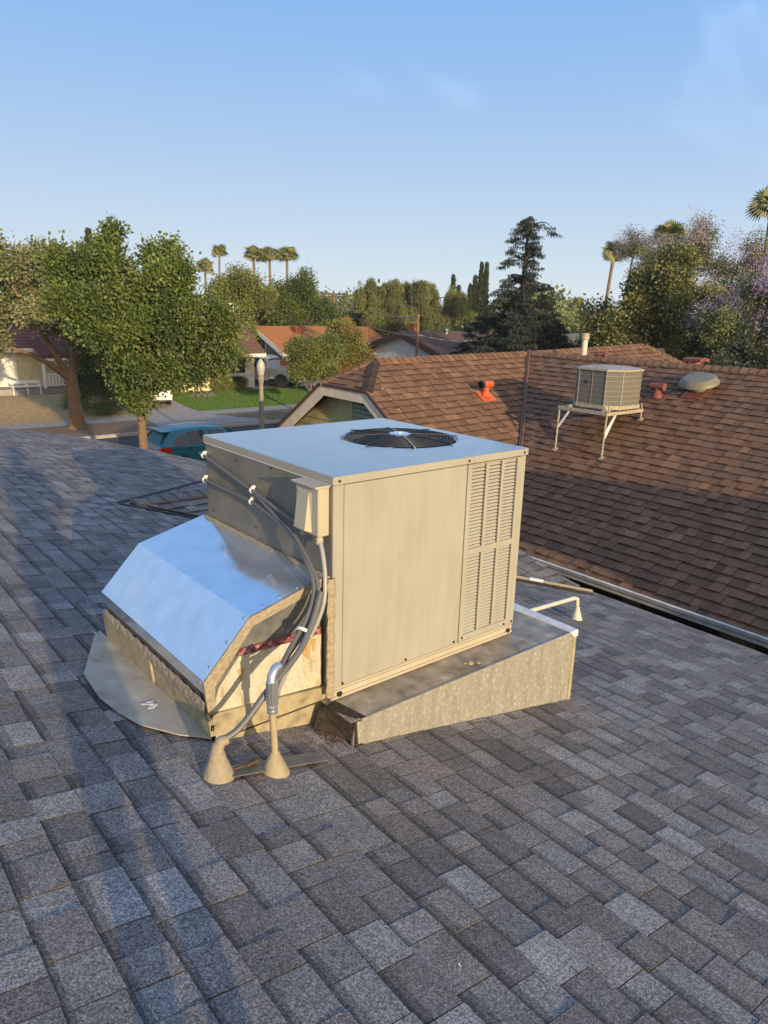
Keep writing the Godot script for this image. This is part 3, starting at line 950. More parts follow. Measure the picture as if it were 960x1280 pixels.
func build_hood() -> void:
	var t := thing("sheet_metal_air_hood", "shiny galvanised air hood sloping down from the left side of the air conditioner", "air hood")
	var z0 := -1.19
	var z1 := -0.062
	var top := [Vector2(0.0, 0.565), Vector2(-0.358, 0.472), Vector2(-0.562, 0.256)]
	var g := Geo.new()
	dent_sheet(g, Vector3(top[0].x, top[0].y, z0), Vector3(top[0].x, top[0].y, z1), Vector3(top[1].x, top[1].y, z1), Vector3(top[1].x, top[1].y, z0), 24, 10, 0.010, 3)
	obj("upper_sheet", g.mesh(), M.galv, t)
	g = Geo.new()
	dent_sheet(g, Vector3(top[1].x, top[1].y, z0), Vector3(top[1].x, top[1].y, z1), Vector3(top[2].x, top[2].y, z1), Vector3(top[2].x, top[2].y, z0), 24, 8, 0.012, 9)
	var low := obj("lower_sheet", g.mesh(), M.galv, t)
	g = Geo.new()
	g.quad(Vector3(-0.564, 0.257, z0), Vector3(-0.564, 0.257, z1), Vector3(-0.552, 0.19, z1), Vector3(-0.552, 0.19, z0), Vector3(-1, -0.2, 0))
	obj("folded_lip", g.mesh(), M.galv, low)
	# small screws along the end edge
	for k in 7:
		g = Geo.new()
		var u := (k + 0.5) / 7.0
		var p := Vector3(0, 0.565, z1 - 0.022).lerp(Vector3(-0.358, 0.472, z1 - 0.022), u * 1.6) if u < 0.625 else Vector3(-0.358, 0.472, z1 - 0.022).lerp(Vector3(-0.562, 0.256, z1 - 0.022), (u - 0.625) / 0.375)
		g.lathe(p, Vector3(-0.4, 0.9, 0).normalized(), [Vector2(0.006, 0.0), Vector2(0.005, 0.004), Vector2(0, 0.005)], 8)
		obj("screw", g.mesh(), M.zinc, t)
	# inner body
	g = Geo.new()
	var prof := [Vector2(-0.004, 0.555), Vector2(-0.355, 0.462), Vector2(-0.545, 0.255), Vector2(-0.535, -0.04), Vector2(-0.004, -0.14)]
	for s in [z0 + 0.004, z1 - 0.008]:
		for i in range(1, 4):
			g.tri(Vector3(prof[0].x, prof[0].y, s), Vector3(prof[i].x, prof[i].y, s), Vector3(prof[i + 1].x, prof[i + 1].y, s), Vector3(0, 0, -1 if s < -0.5 else 1))
	g.quad(Vector3(-0.545, 0.255, z0 + 0.004), Vector3(-0.545, 0.255, z1 - 0.008), Vector3(-0.535, -0.04, z1 - 0.008), Vector3(-0.535, -0.04, z0 + 0.004), Vector3(-1, 0, 0))
	obj("hood_body", g.mesh(), M.slate_sheet, t)
	# tan sealant strips along the end edge and under the lip
	g = Geo.new()
	var band := [[Vector2(-0.01, 0.56), Vector2(-0.01, 0.52)], [Vector2(-0.36, 0.468), Vector2(-0.345, 0.43)], [Vector2(-0.563, 0.25), Vector2(-0.515, 0.22)], [Vector2(-0.548, 0.11), Vector2(-0.52, 0.11)]]
	for i in 3:
		var q = band[i]
		var p = band[i + 1]
		g.quad(Vector3(q[0].x, q[0].y, z1 + 0.004), Vector3(p[0].x, p[0].y, z1 + 0.004), Vector3(p[1].x, p[1].y, z1 + 0.004), Vector3(q[1].x, q[1].y, z1 + 0.004), Vector3(0, 0, 1))
		g.quad(Vector3(q[0].x, q[0].y, z1 + 0.004), Vector3(p[0].x, p[0].y, z1 + 0.004), Vector3(p[0].x, p[0].y, z1 - 0.01), Vector3(q[0].x, q[0].y, z1 - 0.01), Vector3(-0.3, 1, 0))
		g.quad(Vector3(q[1].x, q[1].y, z1 + 0.004), Vector3(p[1].x, p[1].y, z1 + 0.004), Vector3(p[1].x, p[1].y, z1 - 0.01), Vector3(q[1].x, q[1].y, z1 - 0.01), Vector3(0.3, -1, 0))
	obj("end_edge_sealant", g.mesh(), M.putty, t)
	g = Geo.new()
	var ns := FastNoiseLite.new()
	ns.frequency = 4.0
	smear(g, Vector3(-0.556, 0.17, z0), Vector3(-0.556, 0.165, z1), Vector3(-0.56, 0.112, z0), Vector3(-0.556, 0.10, z1), Vector3(-1, 0.15, 0).normalized(), 0.009, 6, 90, 6)
	obj("lip_sealant", g.mesh(), M.putty, t)
	# bead between the hood and the cabinet
	g = Geo.new()
	var pts := []
	for i in 30:
		pts.append(Vector3(-0.008, 0.567 + 0.005 * ns.get_noise_1d(i * 0.9), lerpf(z0 + 0.05, -0.02, i / 29.0)))
	g.tube(pts, [0.011, 0.014, 0.010, 0.013], 7)
	obj("cabinet_sealant", g.mesh(), M.putty, t)
	# end wall: flaking paint below, red primer line, curb skirts
	g = Geo.new()
	g.slab([Vector3(-0.50, 0.205, z1), Vector3(-0.40, 0.325, z1), Vector3(-0.012, 0.318, z1), Vector3(-0.012, 0.06, z1), Vector3(-0.53, 0.105, z1)], Vector3(0, 0, 1), 0.006)
	obj("flaking_end_wall", g.mesh(), M.flake_paint, t)
	g = Geo.new()
	g.slab([Vector3(-0.415, 0.318, z1 + 0.002), Vector3(-0.395, 0.345, z1 + 0.002), Vector3(-0.2, 0.345, z1 + 0.002), Vector3(-0.012, 0.336, z1 + 0.002), Vector3(-0.012, 0.306, z1 + 0.002), Vector3(-0.2, 0.318, z1 + 0.002)], Vector3(0, 0, 1), 0.004)
	obj("red_primer_line", g.mesh(), M.red_primer, t)
	g = Geo.new()
	for b in [[-0.085, 0.30, 0.02, 0.10], [-0.055, 0.29, 0.012, 0.06], [-0.40, 0.26, 0.016, 0.05], [-0.10, 0.27, 0.01, 0.05]]:
		g.slab([Vector3(b[0] - b[2], b[1], z1 + 0.0035), Vector3(b[0] + b[2], b[1], z1 + 0.0035), Vector3(b[0] + b[2] * 0.35, b[1] - b[3], z1 + 0.0035), Vector3(b[0] - b[2] * 0.25, b[1] - b[3] * 0.9, z1 + 0.0035)], Vector3(0, 0, 1), 0.002)
	obj("rust_stain", g.mesh(), M.rust, t)
	g = Geo.new()
	# curb skirt on the end and along the uphill side
	g.slab([Vector3(-0.545, 0.112, z1 + 0.012), Vector3(0.0, 0.052, z1 + 0.012), Vector3(0.0, roof_y(0) - 0.02, z1 + 0.012), Vector3(-0.545, roof_y(-0.545) - 0.02, z1 + 0.012)], Vector3(0, 0, 1), 0.02)
	g.slab([Vector3(-0.556, 0.118, -0.60), Vector3(-0.556, 0.112, z1 + 0.012), Vector3(-0.54, roof_y(-0.545) - 0.02, z1 + 0.012), Vector3(-0.54, roof_y(-0.545) - 0.02, -0.60)], Vector3(-1, 0, 0), 0.02)
	g.slab([Vector3(-0.566, 0.128, z0), Vector3(-0.566, 0.13, -0.60), Vector3(-0.55, roof_y(-0.545) - 0.02, -0.60), Vector3(-0.55, roof_y(-0.545) - 0.02, z0)], Vector3(-1, 0, 0), 0.02)
	obj("curb_skirt", g.mesh(), M.tan_paint, t)
	obj("skirt_joint", bx(Vector3(-0.50, -0.012, z1 + 0.012), Vector3(-0.01, -0.006, z1 + 0.0145)), M.tar, t)

func debris(called: String, label: String, centre: Vector3, spread: Vector3, n: int, size: float, mats: Material, sd: int, on_roof := true) -> void:
	var r := RandomNumberGenerator.new()
	r.seed = sd
	var g := Geo.new()
	for i in n:
		var p := centre + Vector3(r.randfn() * spread.x, 0, r.randfn() * spread.z)
		if on_roof:
			p.y = roof_y(p.x) + 0.012
		var s := size * r.randf_range(0.4, 1.2)
		var a := Vector3(r.randfn(), r.randfn() * 0.3, r.randfn()).normalized() * s
		var b := a.cross(Vector3.UP).normalized() * s * r.randf_range(0.3, 0.9)
		g.obox(p, a, b, Vector3(0, s * 0.25, 0))
	var o := obj(called, g.mesh(), mats)
	tag(o, label, called.replace("_", " "))
	o.set_meta("kind", "stuff")

func build_roof_bits() -> void:
	# grey metal flashing sheet beside the hood
	var g := Geo.new()
	var pts := []
	for p in [[-0.558, -1.284], [-0.61, -1.214], [-0.70, -1.0], [-0.798, -0.774], [-0.813, -0.524], [-0.792, -0.38], [-0.752, -0.248], [-0.644, -0.119], [-0.54, -0.05]]:
		pts.append(rp(p[0], p[1], 0.024))
	g.slab(pts, Vector3(RS, 1, 0).normalized(), 0.004)
	tag(obj("metal_flashing_sheet", g.mesh(), M.flashing), "bare grey metal flashing sheet on the shingles uphill of the hood", "flashing")
	g = Geo.new()
	rng.seed = 19
	for k in 9:
		var p := rp(-0.675 + k * 0.005 + rng.randfn() * 0.006, -0.40 + rng.randfn() * 0.016, 0.026)
		g.obox(p, Vector3(0.004 + rng.randf() * 0.012, 0, 0.006), Vector3(0, 0.001, 0), Vector3(-0.002, 0, 0.002 + rng.randf() * 0.004))
	tag(obj("white_paint_drip", g.mesh(), M.white_coat), "small white paint splash on the grey flashing sheet", "paint splash")
	# wedge platform below the unit
	var t := thing("metal_wedge_platform", "low metal platform wedge levelling the air conditioner on the sloping roof", "platform")
	var zf := 0.18
	var zb := -1.24
	var xr := 1.495
	g = Geo.new()
	dent_sheet(g, Vector3(-0.03, -0.002, zb), Vector3(xr, -0.002, zb), Vector3(xr, -0.002, zf), Vector3(-0.03, -0.004, zf), 40, 12, 0.008, 15)
	obj("top_sheet", g.mesh(), M.top_sheet, t)
	g = Geo.new()
	g.slab([Vector3(-0.01, -0.003, zf), Vector3(xr, -0.003, zf), rp(xr, zf, -0.01), rp(-0.01, zf, -0.03), rp(-0.02, zf, -0.01)], Vector3(0, 0, 1), 0.012)
	obj("front_side", g.mesh(), M.speckled, t)
	g = Geo.new()
	g.slab([Vector3(xr, -0.003, zb), Vector3(xr, -0.003, zf), rp(xr, zf, -0.02), rp(xr, zb, -0.02)], Vector3(1, 0, 0), 0.012)
	g.slab([Vector3(-0.01, -0.003, zb), Vector3(xr, -0.003, zb), rp(xr, zb, -0.02), rp(-0.02, zb, -0.02)], Vector3(0, 0, -1), 0.012)
	obj("far_side", g.mesh(), M.speckled, t)
	g = Geo.new()
	g.bar(Vector3(0.02, -0.008, zf + 0.004), Vector3(xr - 0.05, -0.007, zf + 0.004), 0.008, 0.018, Vector3.UP, 0.003)
	obj("rolled_edge", g.mesh(), M.speckled, t)
	obj("corner_trim", bx(Vector3(xr - 0.022, roof_y(xr) - 0.01, zf - 0.01), Vector3(xr + 0.004, -0.01, zf + 0.006), 0.003), M.tan_paint, t)
	g = Geo.new()
	g.slab([Vector3(xr - 0.075, 0.002, zb), Vector3(xr + 0.006, 0.002, zb), Vector3(xr + 0.006, 0.004, zf + 0.006), Vector3(xr - 0.055, 0.003, zf + 0.006), Vector3(xr - 0.06, 0.003, zf - 0.25), Vector3(xr - 0.085, 0.002, zf - 0.6)], Vector3.UP, 0.012)
	g.slab([Vector3(xr - 0.06, 0.001, zf + 0.009), Vector3(xr + 0.008, 0.001, zf + 0.009), Vector3(xr + 0.008, -0.035, zf + 0.009), Vector3(xr - 0.03, -0.03, zf + 0.009)], Vector3(0, 0, 1), 0.012)
	obj("white_coated_edge", g.mesh(), M.white_coat, t)
	g = Geo.new()
	g.slab([Vector3(-0.065, -0.004, 0.0), Vector3(-0.012, -0.006, zf), rp(-0.01, zf + 0.012, 0.0), rp(0.03, zf + 0.02, 0.0), rp(-0.10, 0.0, 0.0)], Vector3(-1, 0.1, -0.2), 0.01)
	g.slab([Vector3(-0.065, -0.004, 0.0), Vector3(-0.012, -0.006, zf), Vector3(0.05, -0.001, zf), Vector3(0.02, -0.001, 0.0)], Vector3.UP, 0.006)
	obj("tar_corner", g.mesh(), M.tar, t)
	g = Geo.new()
	for c in [[Vector3(0.74, 0.004, 0.115), 0.018], [Vector3(0.775, 0.004, 0.135), 0.011], [Vector3(0.72, 0.003, 0.10), 0.009]]:
		g.lathe(c[0], Vector3.UP, [Vector2(c[1], 0.0), Vector2(c[1] * 0.9, c[1] * 0.5), Vector2(c[1] * 0.5, c[1] * 0.75), Vector2(0, c[1] * 0.8)], 7)
	tag(obj("sealant_lump", g.mesh(), M.putty), "dried tan sealant lumps on the platform edge", "sealant lump")
	# roof cones
	t = thing("pipe_flashing_cone", "rough putty covered roof cone with a crooked neck at the hood corner", "roof cone", rp(-0.634, 0.183), 0.0, "roof cones by the hood")
	g = Geo.new()
	g.lathe(Vector3(0, -0.01, 0), Vector3.UP, [Vector2(0.060, 0.0), Vector2(0.058, 0.022), Vector2(0.046, 0.055), Vector2(0.033, 0.09), Vector2(0.026, 0.12), Vector2(0.0, 0.125)], 18)
	obj("cone", g.mesh(), M.putty, t)
	g = Geo.new()
	g.tube([Vector3(0, 0.10, 0), Vector3(0.004, 0.128, 0), Vector3(0.018, 0.145, 0.003), Vector3(0.04, 0.148, 0.008)], [0.024, 0.024, 0.021, 0.018], 10)
	obj("crooked_neck", g.mesh(), M.putty, t)
	t = thing("pipe_flashing_cone", "smooth tan roof cone carrying the upright conduit in front of the hood", "roof cone", rp(-0.428, 0.235), 0.0, "roof cones by the hood")
	g = Geo.new()
	g.lathe(Vector3(0, -0.012, 0), Vector3.UP, [Vector2(0.058, 0.0), Vector2(0.055, 0.018), Vector2(0.036, 0.06), Vector2(0.02, 0.095), Vector2(0.016, 0.11)], 18)
	obj("cone", g.mesh(), M.tan_paint, t)
	t = thing("conduit_riser", "upright tan conduit topped by a shiny metal conduit body", "conduit", rp(-0.43, 0.24))
	g = Geo.new()
	g.tube([Vector3(0, 0.07, 0), Vector3(-0.004, 0.19, 0.0), Vector3(-0.008, 0.275, 0)], [0.0135], 10)
	obj("pipe", g.mesh(), M.tan_paint, t)
	g = Geo.new()
	g.lathe(Vector3(-0.008, 0.262, 0), Vector3.UP, [Vector2(0.014, 0), Vector2(0.02, 0.003), Vector2(0.02, 0.012), Vector2(0.016, 0.015), Vector2(0.02, 0.018), Vector2(0.02, 0.03), Vector2(0.016, 0.034)], 14)
	obj("coupling", g.mesh(), M.bright_zinc, t)
	g = Geo.new()
	g.obox(Vector3(-0.009, 0.345, 0.0), Vector3(0.019, 0, 0), Vector3(0, 0.052, 0), Vector3(0, 0, 0.017), 0.008)
	var lb := obj("conduit_body", g.mesh(), M.bright_zinc, t)
	g = Geo.new()
	g.obox(Vector3(-0.007, 0.345, 0.0185), Vector3(0.014, 0, 0), Vector3(0, 0.046, 0), Vector3(0, 0, 0.002), 0.001)
	obj("cover_plate", g.mesh(), M.bright_zinc, lb)
	g = Geo.new()
	g.tube([Vector3(-0.01, 0.375, 0), Vector3(-0.004, 0.408, -0.004), Vector3(0.012, 0.425, -0.012), Vector3(0.035, 0.43, -0.02)], [0.018, 0.019, 0.019, 0.017], 10)
	obj("elbow", g.mesh(), M.bright_zinc, t)
	# grey metal patch beneath the cones
	g = Geo.new()
	g.slab([rp(-0.60, 0.235, 0.026), rp(-0.58, 0.165, 0.026), rp(-0.22, 0.19, 0.026), rp(-0.205, 0.262, 0.026)], Vector3(RS, 1, 0).normalized(), 0.004)
	tag(obj("metal_roof_patch", g.mesh(), M.slate_sheet), "dark grey metal patch under the two roof cones", "roof patch")
	g = Geo.new()
	g.bar(rp(-0.585, 0.20, 0.034), rp(-0.50, 0.19, 0.036), 0.012, 0.006, Vector3.UP, 0.002)
	g.bar(rp(-0.53, 0.205, 0.04), rp(-0.47, 0.185, 0.04), 0.014, 0.01, Vector3.UP, 0.003)
	g.lathe(rp(-0.485, 0.18, 0.035), Vector3.UP, [Vector2(0.014, 0), Vector2(0.011, 0.008), Vector2(0, 0.011)], 8)
	tag(obj("rusty_strap", g.mesh(), M.rust_dark), "broken rusty strap lying between the two roof cones", "strap")
	debris("leaf_litter", "dry leaf litter gathered at the platform's uphill corner", Vector3(-0.07, 0, 0.06), Vector3(0.022, 0, 0.055), 110, 0.005, M.rust_dark, 5)
	debris("paint_flakes", "pale paint flakes scattered along the foot of the hood", Vector3(-0.59, 0, -0.95), Vector3(0.02, 0, 0.16), 60, 0.007, M.white_coat, 6)
	debris("shingle_crumbs", "white crumbs scattered on the grey shingles", Vector3(0.3, 0, 0.9), Vector3(0.8, 0, 0.4), 5, 0.005, M.white_coat, 8)
	# white drain pipe
	t = thing("white_drain_pipe", "white plastic drain pipe ending in a small roof cone behind the platform", "drain pipe")
	var foot := rp(3.06, -0.885)
	g = Geo.new()
	g.tube([Vector3(1.50, -0.38, -0.95), Vector3(1.75, -0.44, -0.95), Vector3(2.5, -0.545, -0.94), Vector3(3.03, -0.552, -0.905), Vector3(3.065, -0.565, -0.90), Vector3(3.068, -0.62, -0.895), foot + Vector3(0, 0.05, 0)], [0.017], 10)
	obj("pipe", g.mesh(), M.white_pvc, t)
	g = Geo.new()
	g.lathe(foot, Vector3.UP, [Vector2(0.055, 0.0), Vector2(0.045, 0.02), Vector2(0.022, 0.09), Vector2(0.018, 0.12)], 12)
	obj("cone", g.mesh(), M.white_pvc, t)
# ---------------------------------------------------------------- brown-roofed neighbour
const NS := 0.548
const NX := 5.412
func b_y(x: float) -> float:
	return -1.3 + NS * (x - NX)
func bp(x: float, z: float, up := 0.0) -> Vector3:
	return Vector3(x, b_y(x) + up, z)
var A_N := Vector3(-0.013, 0.839, 0.545)
var A_0 := Vector3(9.428, 0.901, -6.849)
func a_y(x: float, z: float) -> float:
	return A_0.y - (A_N.x * (x - A_0.x) + A_N.z * (z - A_0.z)) / A_N.y

func build_neighbour() -> void:
	var h := thing("brown_shingled_house", "neighbouring house with a brown shingled roof and a clipped front gable", "house")
	var J := A_0
	var R0 := Vector3(5.70, 0.845, -6.849)
	var Nc := Vector3(5.075, a_y(5.075, -6.25), -6.25)
	var Fc := Vector3(5.075, 0.455, -7.46)
	var V := Vector3(NX, -1.3, -3.553)
	var Aeave := Vector3(5.02, a_y(5.02, -3.72), -3.72)
	var Ae2 := V + Vector3(0, 0, 0.0)
	# slope A (towards the sun), from the ridge to the valley
	var polyA := [R0, J, V, Vector3(5.075, a_y(5.075, -3.553), -3.553), Nc]
	var g := Geo.new()
	g.slab(polyA, A_N, 0.11)
	var ra := obj("front_wing_roof", g.mesh(), M.felt_brown, h)
	var f := plane_frame(R0, J - R0, Vector3(0, -0.55, 0.84))
	var tabs := lay_shingles(ra, f[0] + f[3] * 0.006, f[1], f[2], f[3], outline(f, [R0, J, V, Vector3(5.06, a_y(5.06, -3.553), -3.553), Nc - Vector3(0.015, 0, 0)]), 0.138, 0.085, 0.19, brown_tints, M.brown_shingle, 21, 0.009)
	# hidden far slope of the front wing
	var farL := Vector3(5.075, -1.3, -10.3)
	g = Geo.new()
	g.slab([R0, J, Vector3(14.2, 0.93, -6.849), Vector3(17.0, -1.3, -10.3), farL, Fc], Vector3(0, 0.84, -0.545), 0.11)
	obj("street_roof", g.mesh(), M.felt_brown, h)
	# clipped hip
	var Hn := (Fc - Nc).cross(R0 - Nc).normalized()
	if Hn.y < 0:
		Hn = -Hn
	g = Geo.new()
	g.slab([R0, Nc, Fc], Hn, 0.10)
	var hip := obj("clipped_hip_roof", g.mesh(), M.felt_brown, h)
	f = plane_frame(R0, Vector3(0, 0, 1), Vector3(-1, -0.55, 0))
	f[3] = Hn
	f[1] = (Nc - Fc).normalized()
	f[2] = (((Nc + Fc) * 0.5 - R0) - f[1] * ((Nc + Fc) * 0.5 - R0).dot(f[1])).normalized()
	tabs.append_array(lay_shingles(hip, f[0] + f[3] * 0.006, f[1], f[2], f[3], outline(f, [R0, Nc + f[2] * 0.02, Fc + f[2] * 0.02]), 0.138, 0.12, 0.24, brown_tints, M.brown_shingle, 22, 0.009))
	# slope B, facing our roof
	var BN := Vector3(-NS, 1, 0).normalized()
	var ridgeR := Vector3(J.x, J.y, 4.0)
	g = Geo.new()
	g.slab([J, ridgeR, bp(NX - 0.06, 4.0), V - Vector3(0.06, 0.033, 0.0)], BN, 0.11)
	var rb := obj("side_roof", g.mesh(), M.felt_brown, h)
	f = plane_frame(J, Vector3(0, 0, 1), Vector3(-1, -NS, 0))
	tabs.append_array(lay_shingles(rb, f[0] + f[3] * 0.006, f[1], f[2], f[3], outline(f, [J, ridgeR - Vector3(0, 0, 3.2), bp(NX - 0.09, 0.8), V - Vector3(0.09, 0.05, 0)]), 0.138, 0.085, 0.19, brown_tints, M.brown_shingle, 23, 0.009))
	commit_shingles(tabs, 300)
	# slope behind ridge B and the lit hip beyond
	g = Geo.new()
	g.slab([J, ridgeR, Vector3(13.4, -1.3, 4.0), Vector3(13.4, -1.3, -6.8)], Vector3(NS, 1, 0).normalized(), 0.11)
	obj("far_side_roof", g.mesh(), M.felt_brown, h)
	var H1 := Vector3(13.4, 1.0, -6.849)
	var H2 := Vector3(17.2, -1.2, -3.4)
	g = Geo.new()
	var CN := Vector3(0, 0.845, 0.535)
	g.slab([J + Vector3(0.02, 0, 0), H1, H2, Vector3(10.5, -1.2, -3.4)], CN, 0.08)
	var rc := obj("rear_wing_roof", g.mesh(), M.felt_brown, h)
	f = plane_frame(H1, (H1 - J), Vector3(0, -0.54, 0.85))
	var all2 := lay_shingles(rc, f[0] + f[3] * 0.004, f[1], f[2], f[3], outline(f, [J + Vector3(0.02, 0, 0), H1, H2, Vector3(10.5, -1.2, -3.4)]), 0.138, 0.085, 0.19, brown_tints, M.brown_shingle, 24, 0.009)
	commit_shingles(all2, 0)
	g = Geo.new()
	g.slab([H1, H2, Vector3(17.2, -1.2, -10.2)], Vector3(0.6, 0.8, 0), 0.08)
	obj("rear_hip_roof", g.mesh(), M.felt_brown, h)
	# ridge caps
	var lift := Vector3(0, 0.012, 0)
	ridge_caps(ra, R0 + lift, J + lift, A_N, Vector3(0, 0.84, -0.545), 0.14, 0.13, M.brown_shingle, brown_tints, 31)
	ridge_caps(rb, J + lift, Vector3(J.x, J.y, 0.6) + lift, BN, Vector3(NS, 1, 0).normalized(), 0.14, 0.13, M.brown_shingle, brown_tints, 32)
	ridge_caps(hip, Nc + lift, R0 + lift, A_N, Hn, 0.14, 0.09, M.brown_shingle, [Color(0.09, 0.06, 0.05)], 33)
	ridge_caps(hip, Fc + lift, R0 + lift, Vector3(0, 0.84, -0.545), Hn, 0.14, 0.09, M.brown_shingle, brown_tints, 34)
	ridge_caps(rc, J + lift + Vector3(0.1, 0, 0), H1 + lift, CN, Vector3(0, 0.84, -0.545), 0.14, 0.13, M.brown_shingle, brown_tints, 35)
	ridge_caps(rc, H1 + lift, H2 + lift, CN, Vector3(0.6, 0.8, 0), 0.14, 0.13, M.brown_shingle, brown_tints, 36)
	# valley flashing
	g = Geo.new()
	var vd := (V - J).normalized()
	var up := Vector3(0, 1, 0)
	var sd := vd.cross(up).normalized()
	for s in [-1.0, 1.0]:
		g.quad(J + up * 0.05, V + up * 0.05, V + sd * 0.026 * s + up * 0.060, J + sd * 0.026 * s + up * 0.060, up)
		g.quad(J + sd * 0.026 * s + up * 0.060, V + sd * 0.026 * s + up * 0.060, V + sd * 0.03 * s - up * 0.03, J + sd * 0.03 * s - up * 0.03, sd * s)
	var vf := obj("valley_flashing", g.mesh(), M.valley_metal, h)
	g = Geo.new()
	g.bar(J + up * 0.058, V + up * 0.058, 0.017, 0.03, up, 0.004)
	obj("dark_groove", g.mesh(), M.brown_trim, vf)
	# barge boards, their brown drip edges, soffit
	g = Geo.new()
	var bl := Vector3(0, -0.165, 0)
	var Rb := Vector3(5.075, a_y(5.075, -3.6), -3.6)
	var Lb := Vector3(5.075, -1.25, -10.0)
	for q in [[Nc, Fc], [Nc, Rb], [Fc, Lb]]:
		var a: Vector3 = q[0] - Vector3(0, 0.025, 0)
		var b: Vector3 = q[1] - Vector3(0, 0.025, 0)
		var d := (b - a).normalized()
		var dn := Vector3(0, -d.z, d.y) if d.z > 0 else Vector3(0, d.z, -d.y)
		if dn.y > 0:
			dn = -dn
		var x0 := Vector3(-0.006, 0, 0)
		var bg := Geo.new()
		var k := 0.155
		var ea := dn * k
		var eb := dn * k
		if q[0] == Nc and q[1] == Fc:
			ea = Vector3(0, -k, -0.07)
			eb = Vector3(0, -k, 0.07)
		elif q[0] == Nc:
			ea = Vector3(0, -k, -0.07)
		else:
			ea = Vector3(0, -k, 0.07)
		bg.slab([a + x0, b + x0, b + eb + x0, a + ea + x0], Vector3(-1, 0, 0), 0.035)
		obj("barge_board", bg.mesh(), M.barge, h)
		bg = Geo.new()
		bg.bar(q[0] + Vector3(-0.022, -0.004, 0), q[1] + Vector3(-0.022, -0.004, 0), 0.03, 0.045, Vector3(0, 1, 0), 0.004)
		obj("drip_edge", bg.mesh(), M.brown_trim, h)
	# gable wall of lapped boards
	var gx := 5.36
	g = Geo.new()
	g.box(Vector3(gx + 0.03, GROUND, -10.0), Vector3(gx + 0.2, -1.35, -3.95))
	var wall := obj("gable_wall", g.mesh(), M.siding, h)
	var y := -1.4
	var bh := 0.135
	while y < 0.42:
		# width of the gable at this height
		var t0: float = clampf((0.40 - y) / 1.65, 0.0, 1.0)
		var zr: float = lerpf(-6.32, -3.9, t0)
		var zl: float = lerpf(-7.40, -9.9, t0)
		var bg := Geo.new()
		bg.slab([Vector3(gx + 0.012, y + bh, zl), Vector3(gx + 0.012, y + bh, zr), Vector3(gx - 0.008, y, zr), Vector3(gx - 0.008, y, zl)], Vector3(-1, 0.1, 0), 0.018)
		bg.quad(Vector3(gx - 0.008, y, zl), Vector3(gx - 0.008, y, zr), Vector3(gx + 0.03, y, zr), Vector3(gx + 0.03, y, zl), Vector3(0, -1, 0))
		obj("siding_board", bg.mesh(), M.siding, wall)
		y += bh
	g = Geo.new()
	g.slab([Vector3(5.08, 0.40, -6.3), Vector3(5.08, 0.40, -7.42), Vector3(5.4, 0.44, -7.42), Vector3(5.4, 0.44, -6.3)], Vector3.DOWN, 0.01)
	obj("soffit", g.mesh(), M.barge, h)
	# louvred gable vent
	var vz0 := -6.92
	var vz1 := -6.22
	var vt := 0.27
	var vb := -0.10
	g = Geo.new()
	g.box(Vector3(gx - 0.05, vb - 0.05, vz0 - 0.06), Vector3(gx + 0.01, vt + 0.03, vz0))
	g.box(Vector3(gx - 0.05, vb - 0.05, vz1), Vector3(gx + 0.01, vt + 0.03, vz1 + 0.06))
	g.box(Vector3(gx - 0.05, vt - 0.02, vz0), Vector3(gx + 0.01, vt + 0.03, vz1))
	g.box(Vector3(gx - 0.09, vb - 0.06, vz0 - 0.10), Vector3(gx + 0.01, vb - 0.01, vz1 + 0.08))
	var vent := obj("gable_vent", g.mesh(), M.siding, h)
	obj("vent_backing", bx(Vector3(gx - 0.012, vb, vz0), Vector3(gx - 0.009, vt - 0.02, vz1)), M.black, vent)
	for i in 5:
		g = Geo.new()
		var yy := vb + 0.035 + i * 0.07
		g.slab([Vector3(gx - 0.045, yy - 0.02, vz0), Vector3(gx - 0.045, yy - 0.02, vz1), Vector3(gx - 0.014, yy + 0.03, vz1), Vector3(gx - 0.014, yy + 0.03, vz0)], Vector3(-0.8, 0.6, 0), 0.008)
		obj("vent_slat", g.mesh(), M.green_wall, vent)
	# walls
	obj("side_wall", bx(Vector3(5.86, GROUND, -3.9), Vector3(6.06, -1.15, 4.0)), M.house_wall, h)
	obj("far_wall", bx(Vector3(12.9, GROUND, -9.8), Vector3(13.1, -1.35, 4.0)), M.house_wall, h)
	obj("street_wall", bx(Vector3(5.57, GROUND, -9.95), Vector3(12.9, -1.35, -9.8)), M.house_wall, h)
	for z in [-3.1, -1.9, -0.55]:
		var w := obj("window", bx(Vector3(5.83, -2.6, z), Vector3(5.858, -1.62, z + 0.95)), M.brown_trim, h)
		obj("pane", bx(Vector3(5.822, -2.54, z + 0.06), Vector3(5.829, -1.68, z + 0.45)), M.glass, w)
		obj("pane", bx(Vector3(5.822, -2.54, z + 0.50), Vector3(5.829, -1.68, z + 0.89)), M.glass, w)
	g = Geo.new()
	g.slab([Vector3(5.40, -1.42, -3.5), Vector3(5.40, -1.42, 4.0), Vector3(5.9, -1.40, 4.0), Vector3(5.9, -1.40, -3.5)], Vector3.DOWN, 0.02)
	obj("eave_soffit", g.mesh(), M.brown_trim, h)
	# eave gutter
	g = Geo.new()
	var z0 := -3.5
	var z1 := 4.0
	var pr := [Vector2(5.40, -1.30), Vector2(5.40, -1.41), Vector2(5.335, -1.41), Vector2(5.32, -1.37), Vector2(5.295, -1.34), Vector2(5.285, -1.305)]
	for i in pr.size() - 1:
		var p: Vector2 = pr[i]
		var q: Vector2 = pr[i + 1]
		g.quad(Vector3(p.x, p.y, z0), Vector3(q.x, q.y, z0), Vector3(q.x, q.y, z1), Vector3(p.x, p.y, z1), Vector3((p + q).x * 0.5 - 5.36, (p + q).y * 0.5 + 1.34, 0))
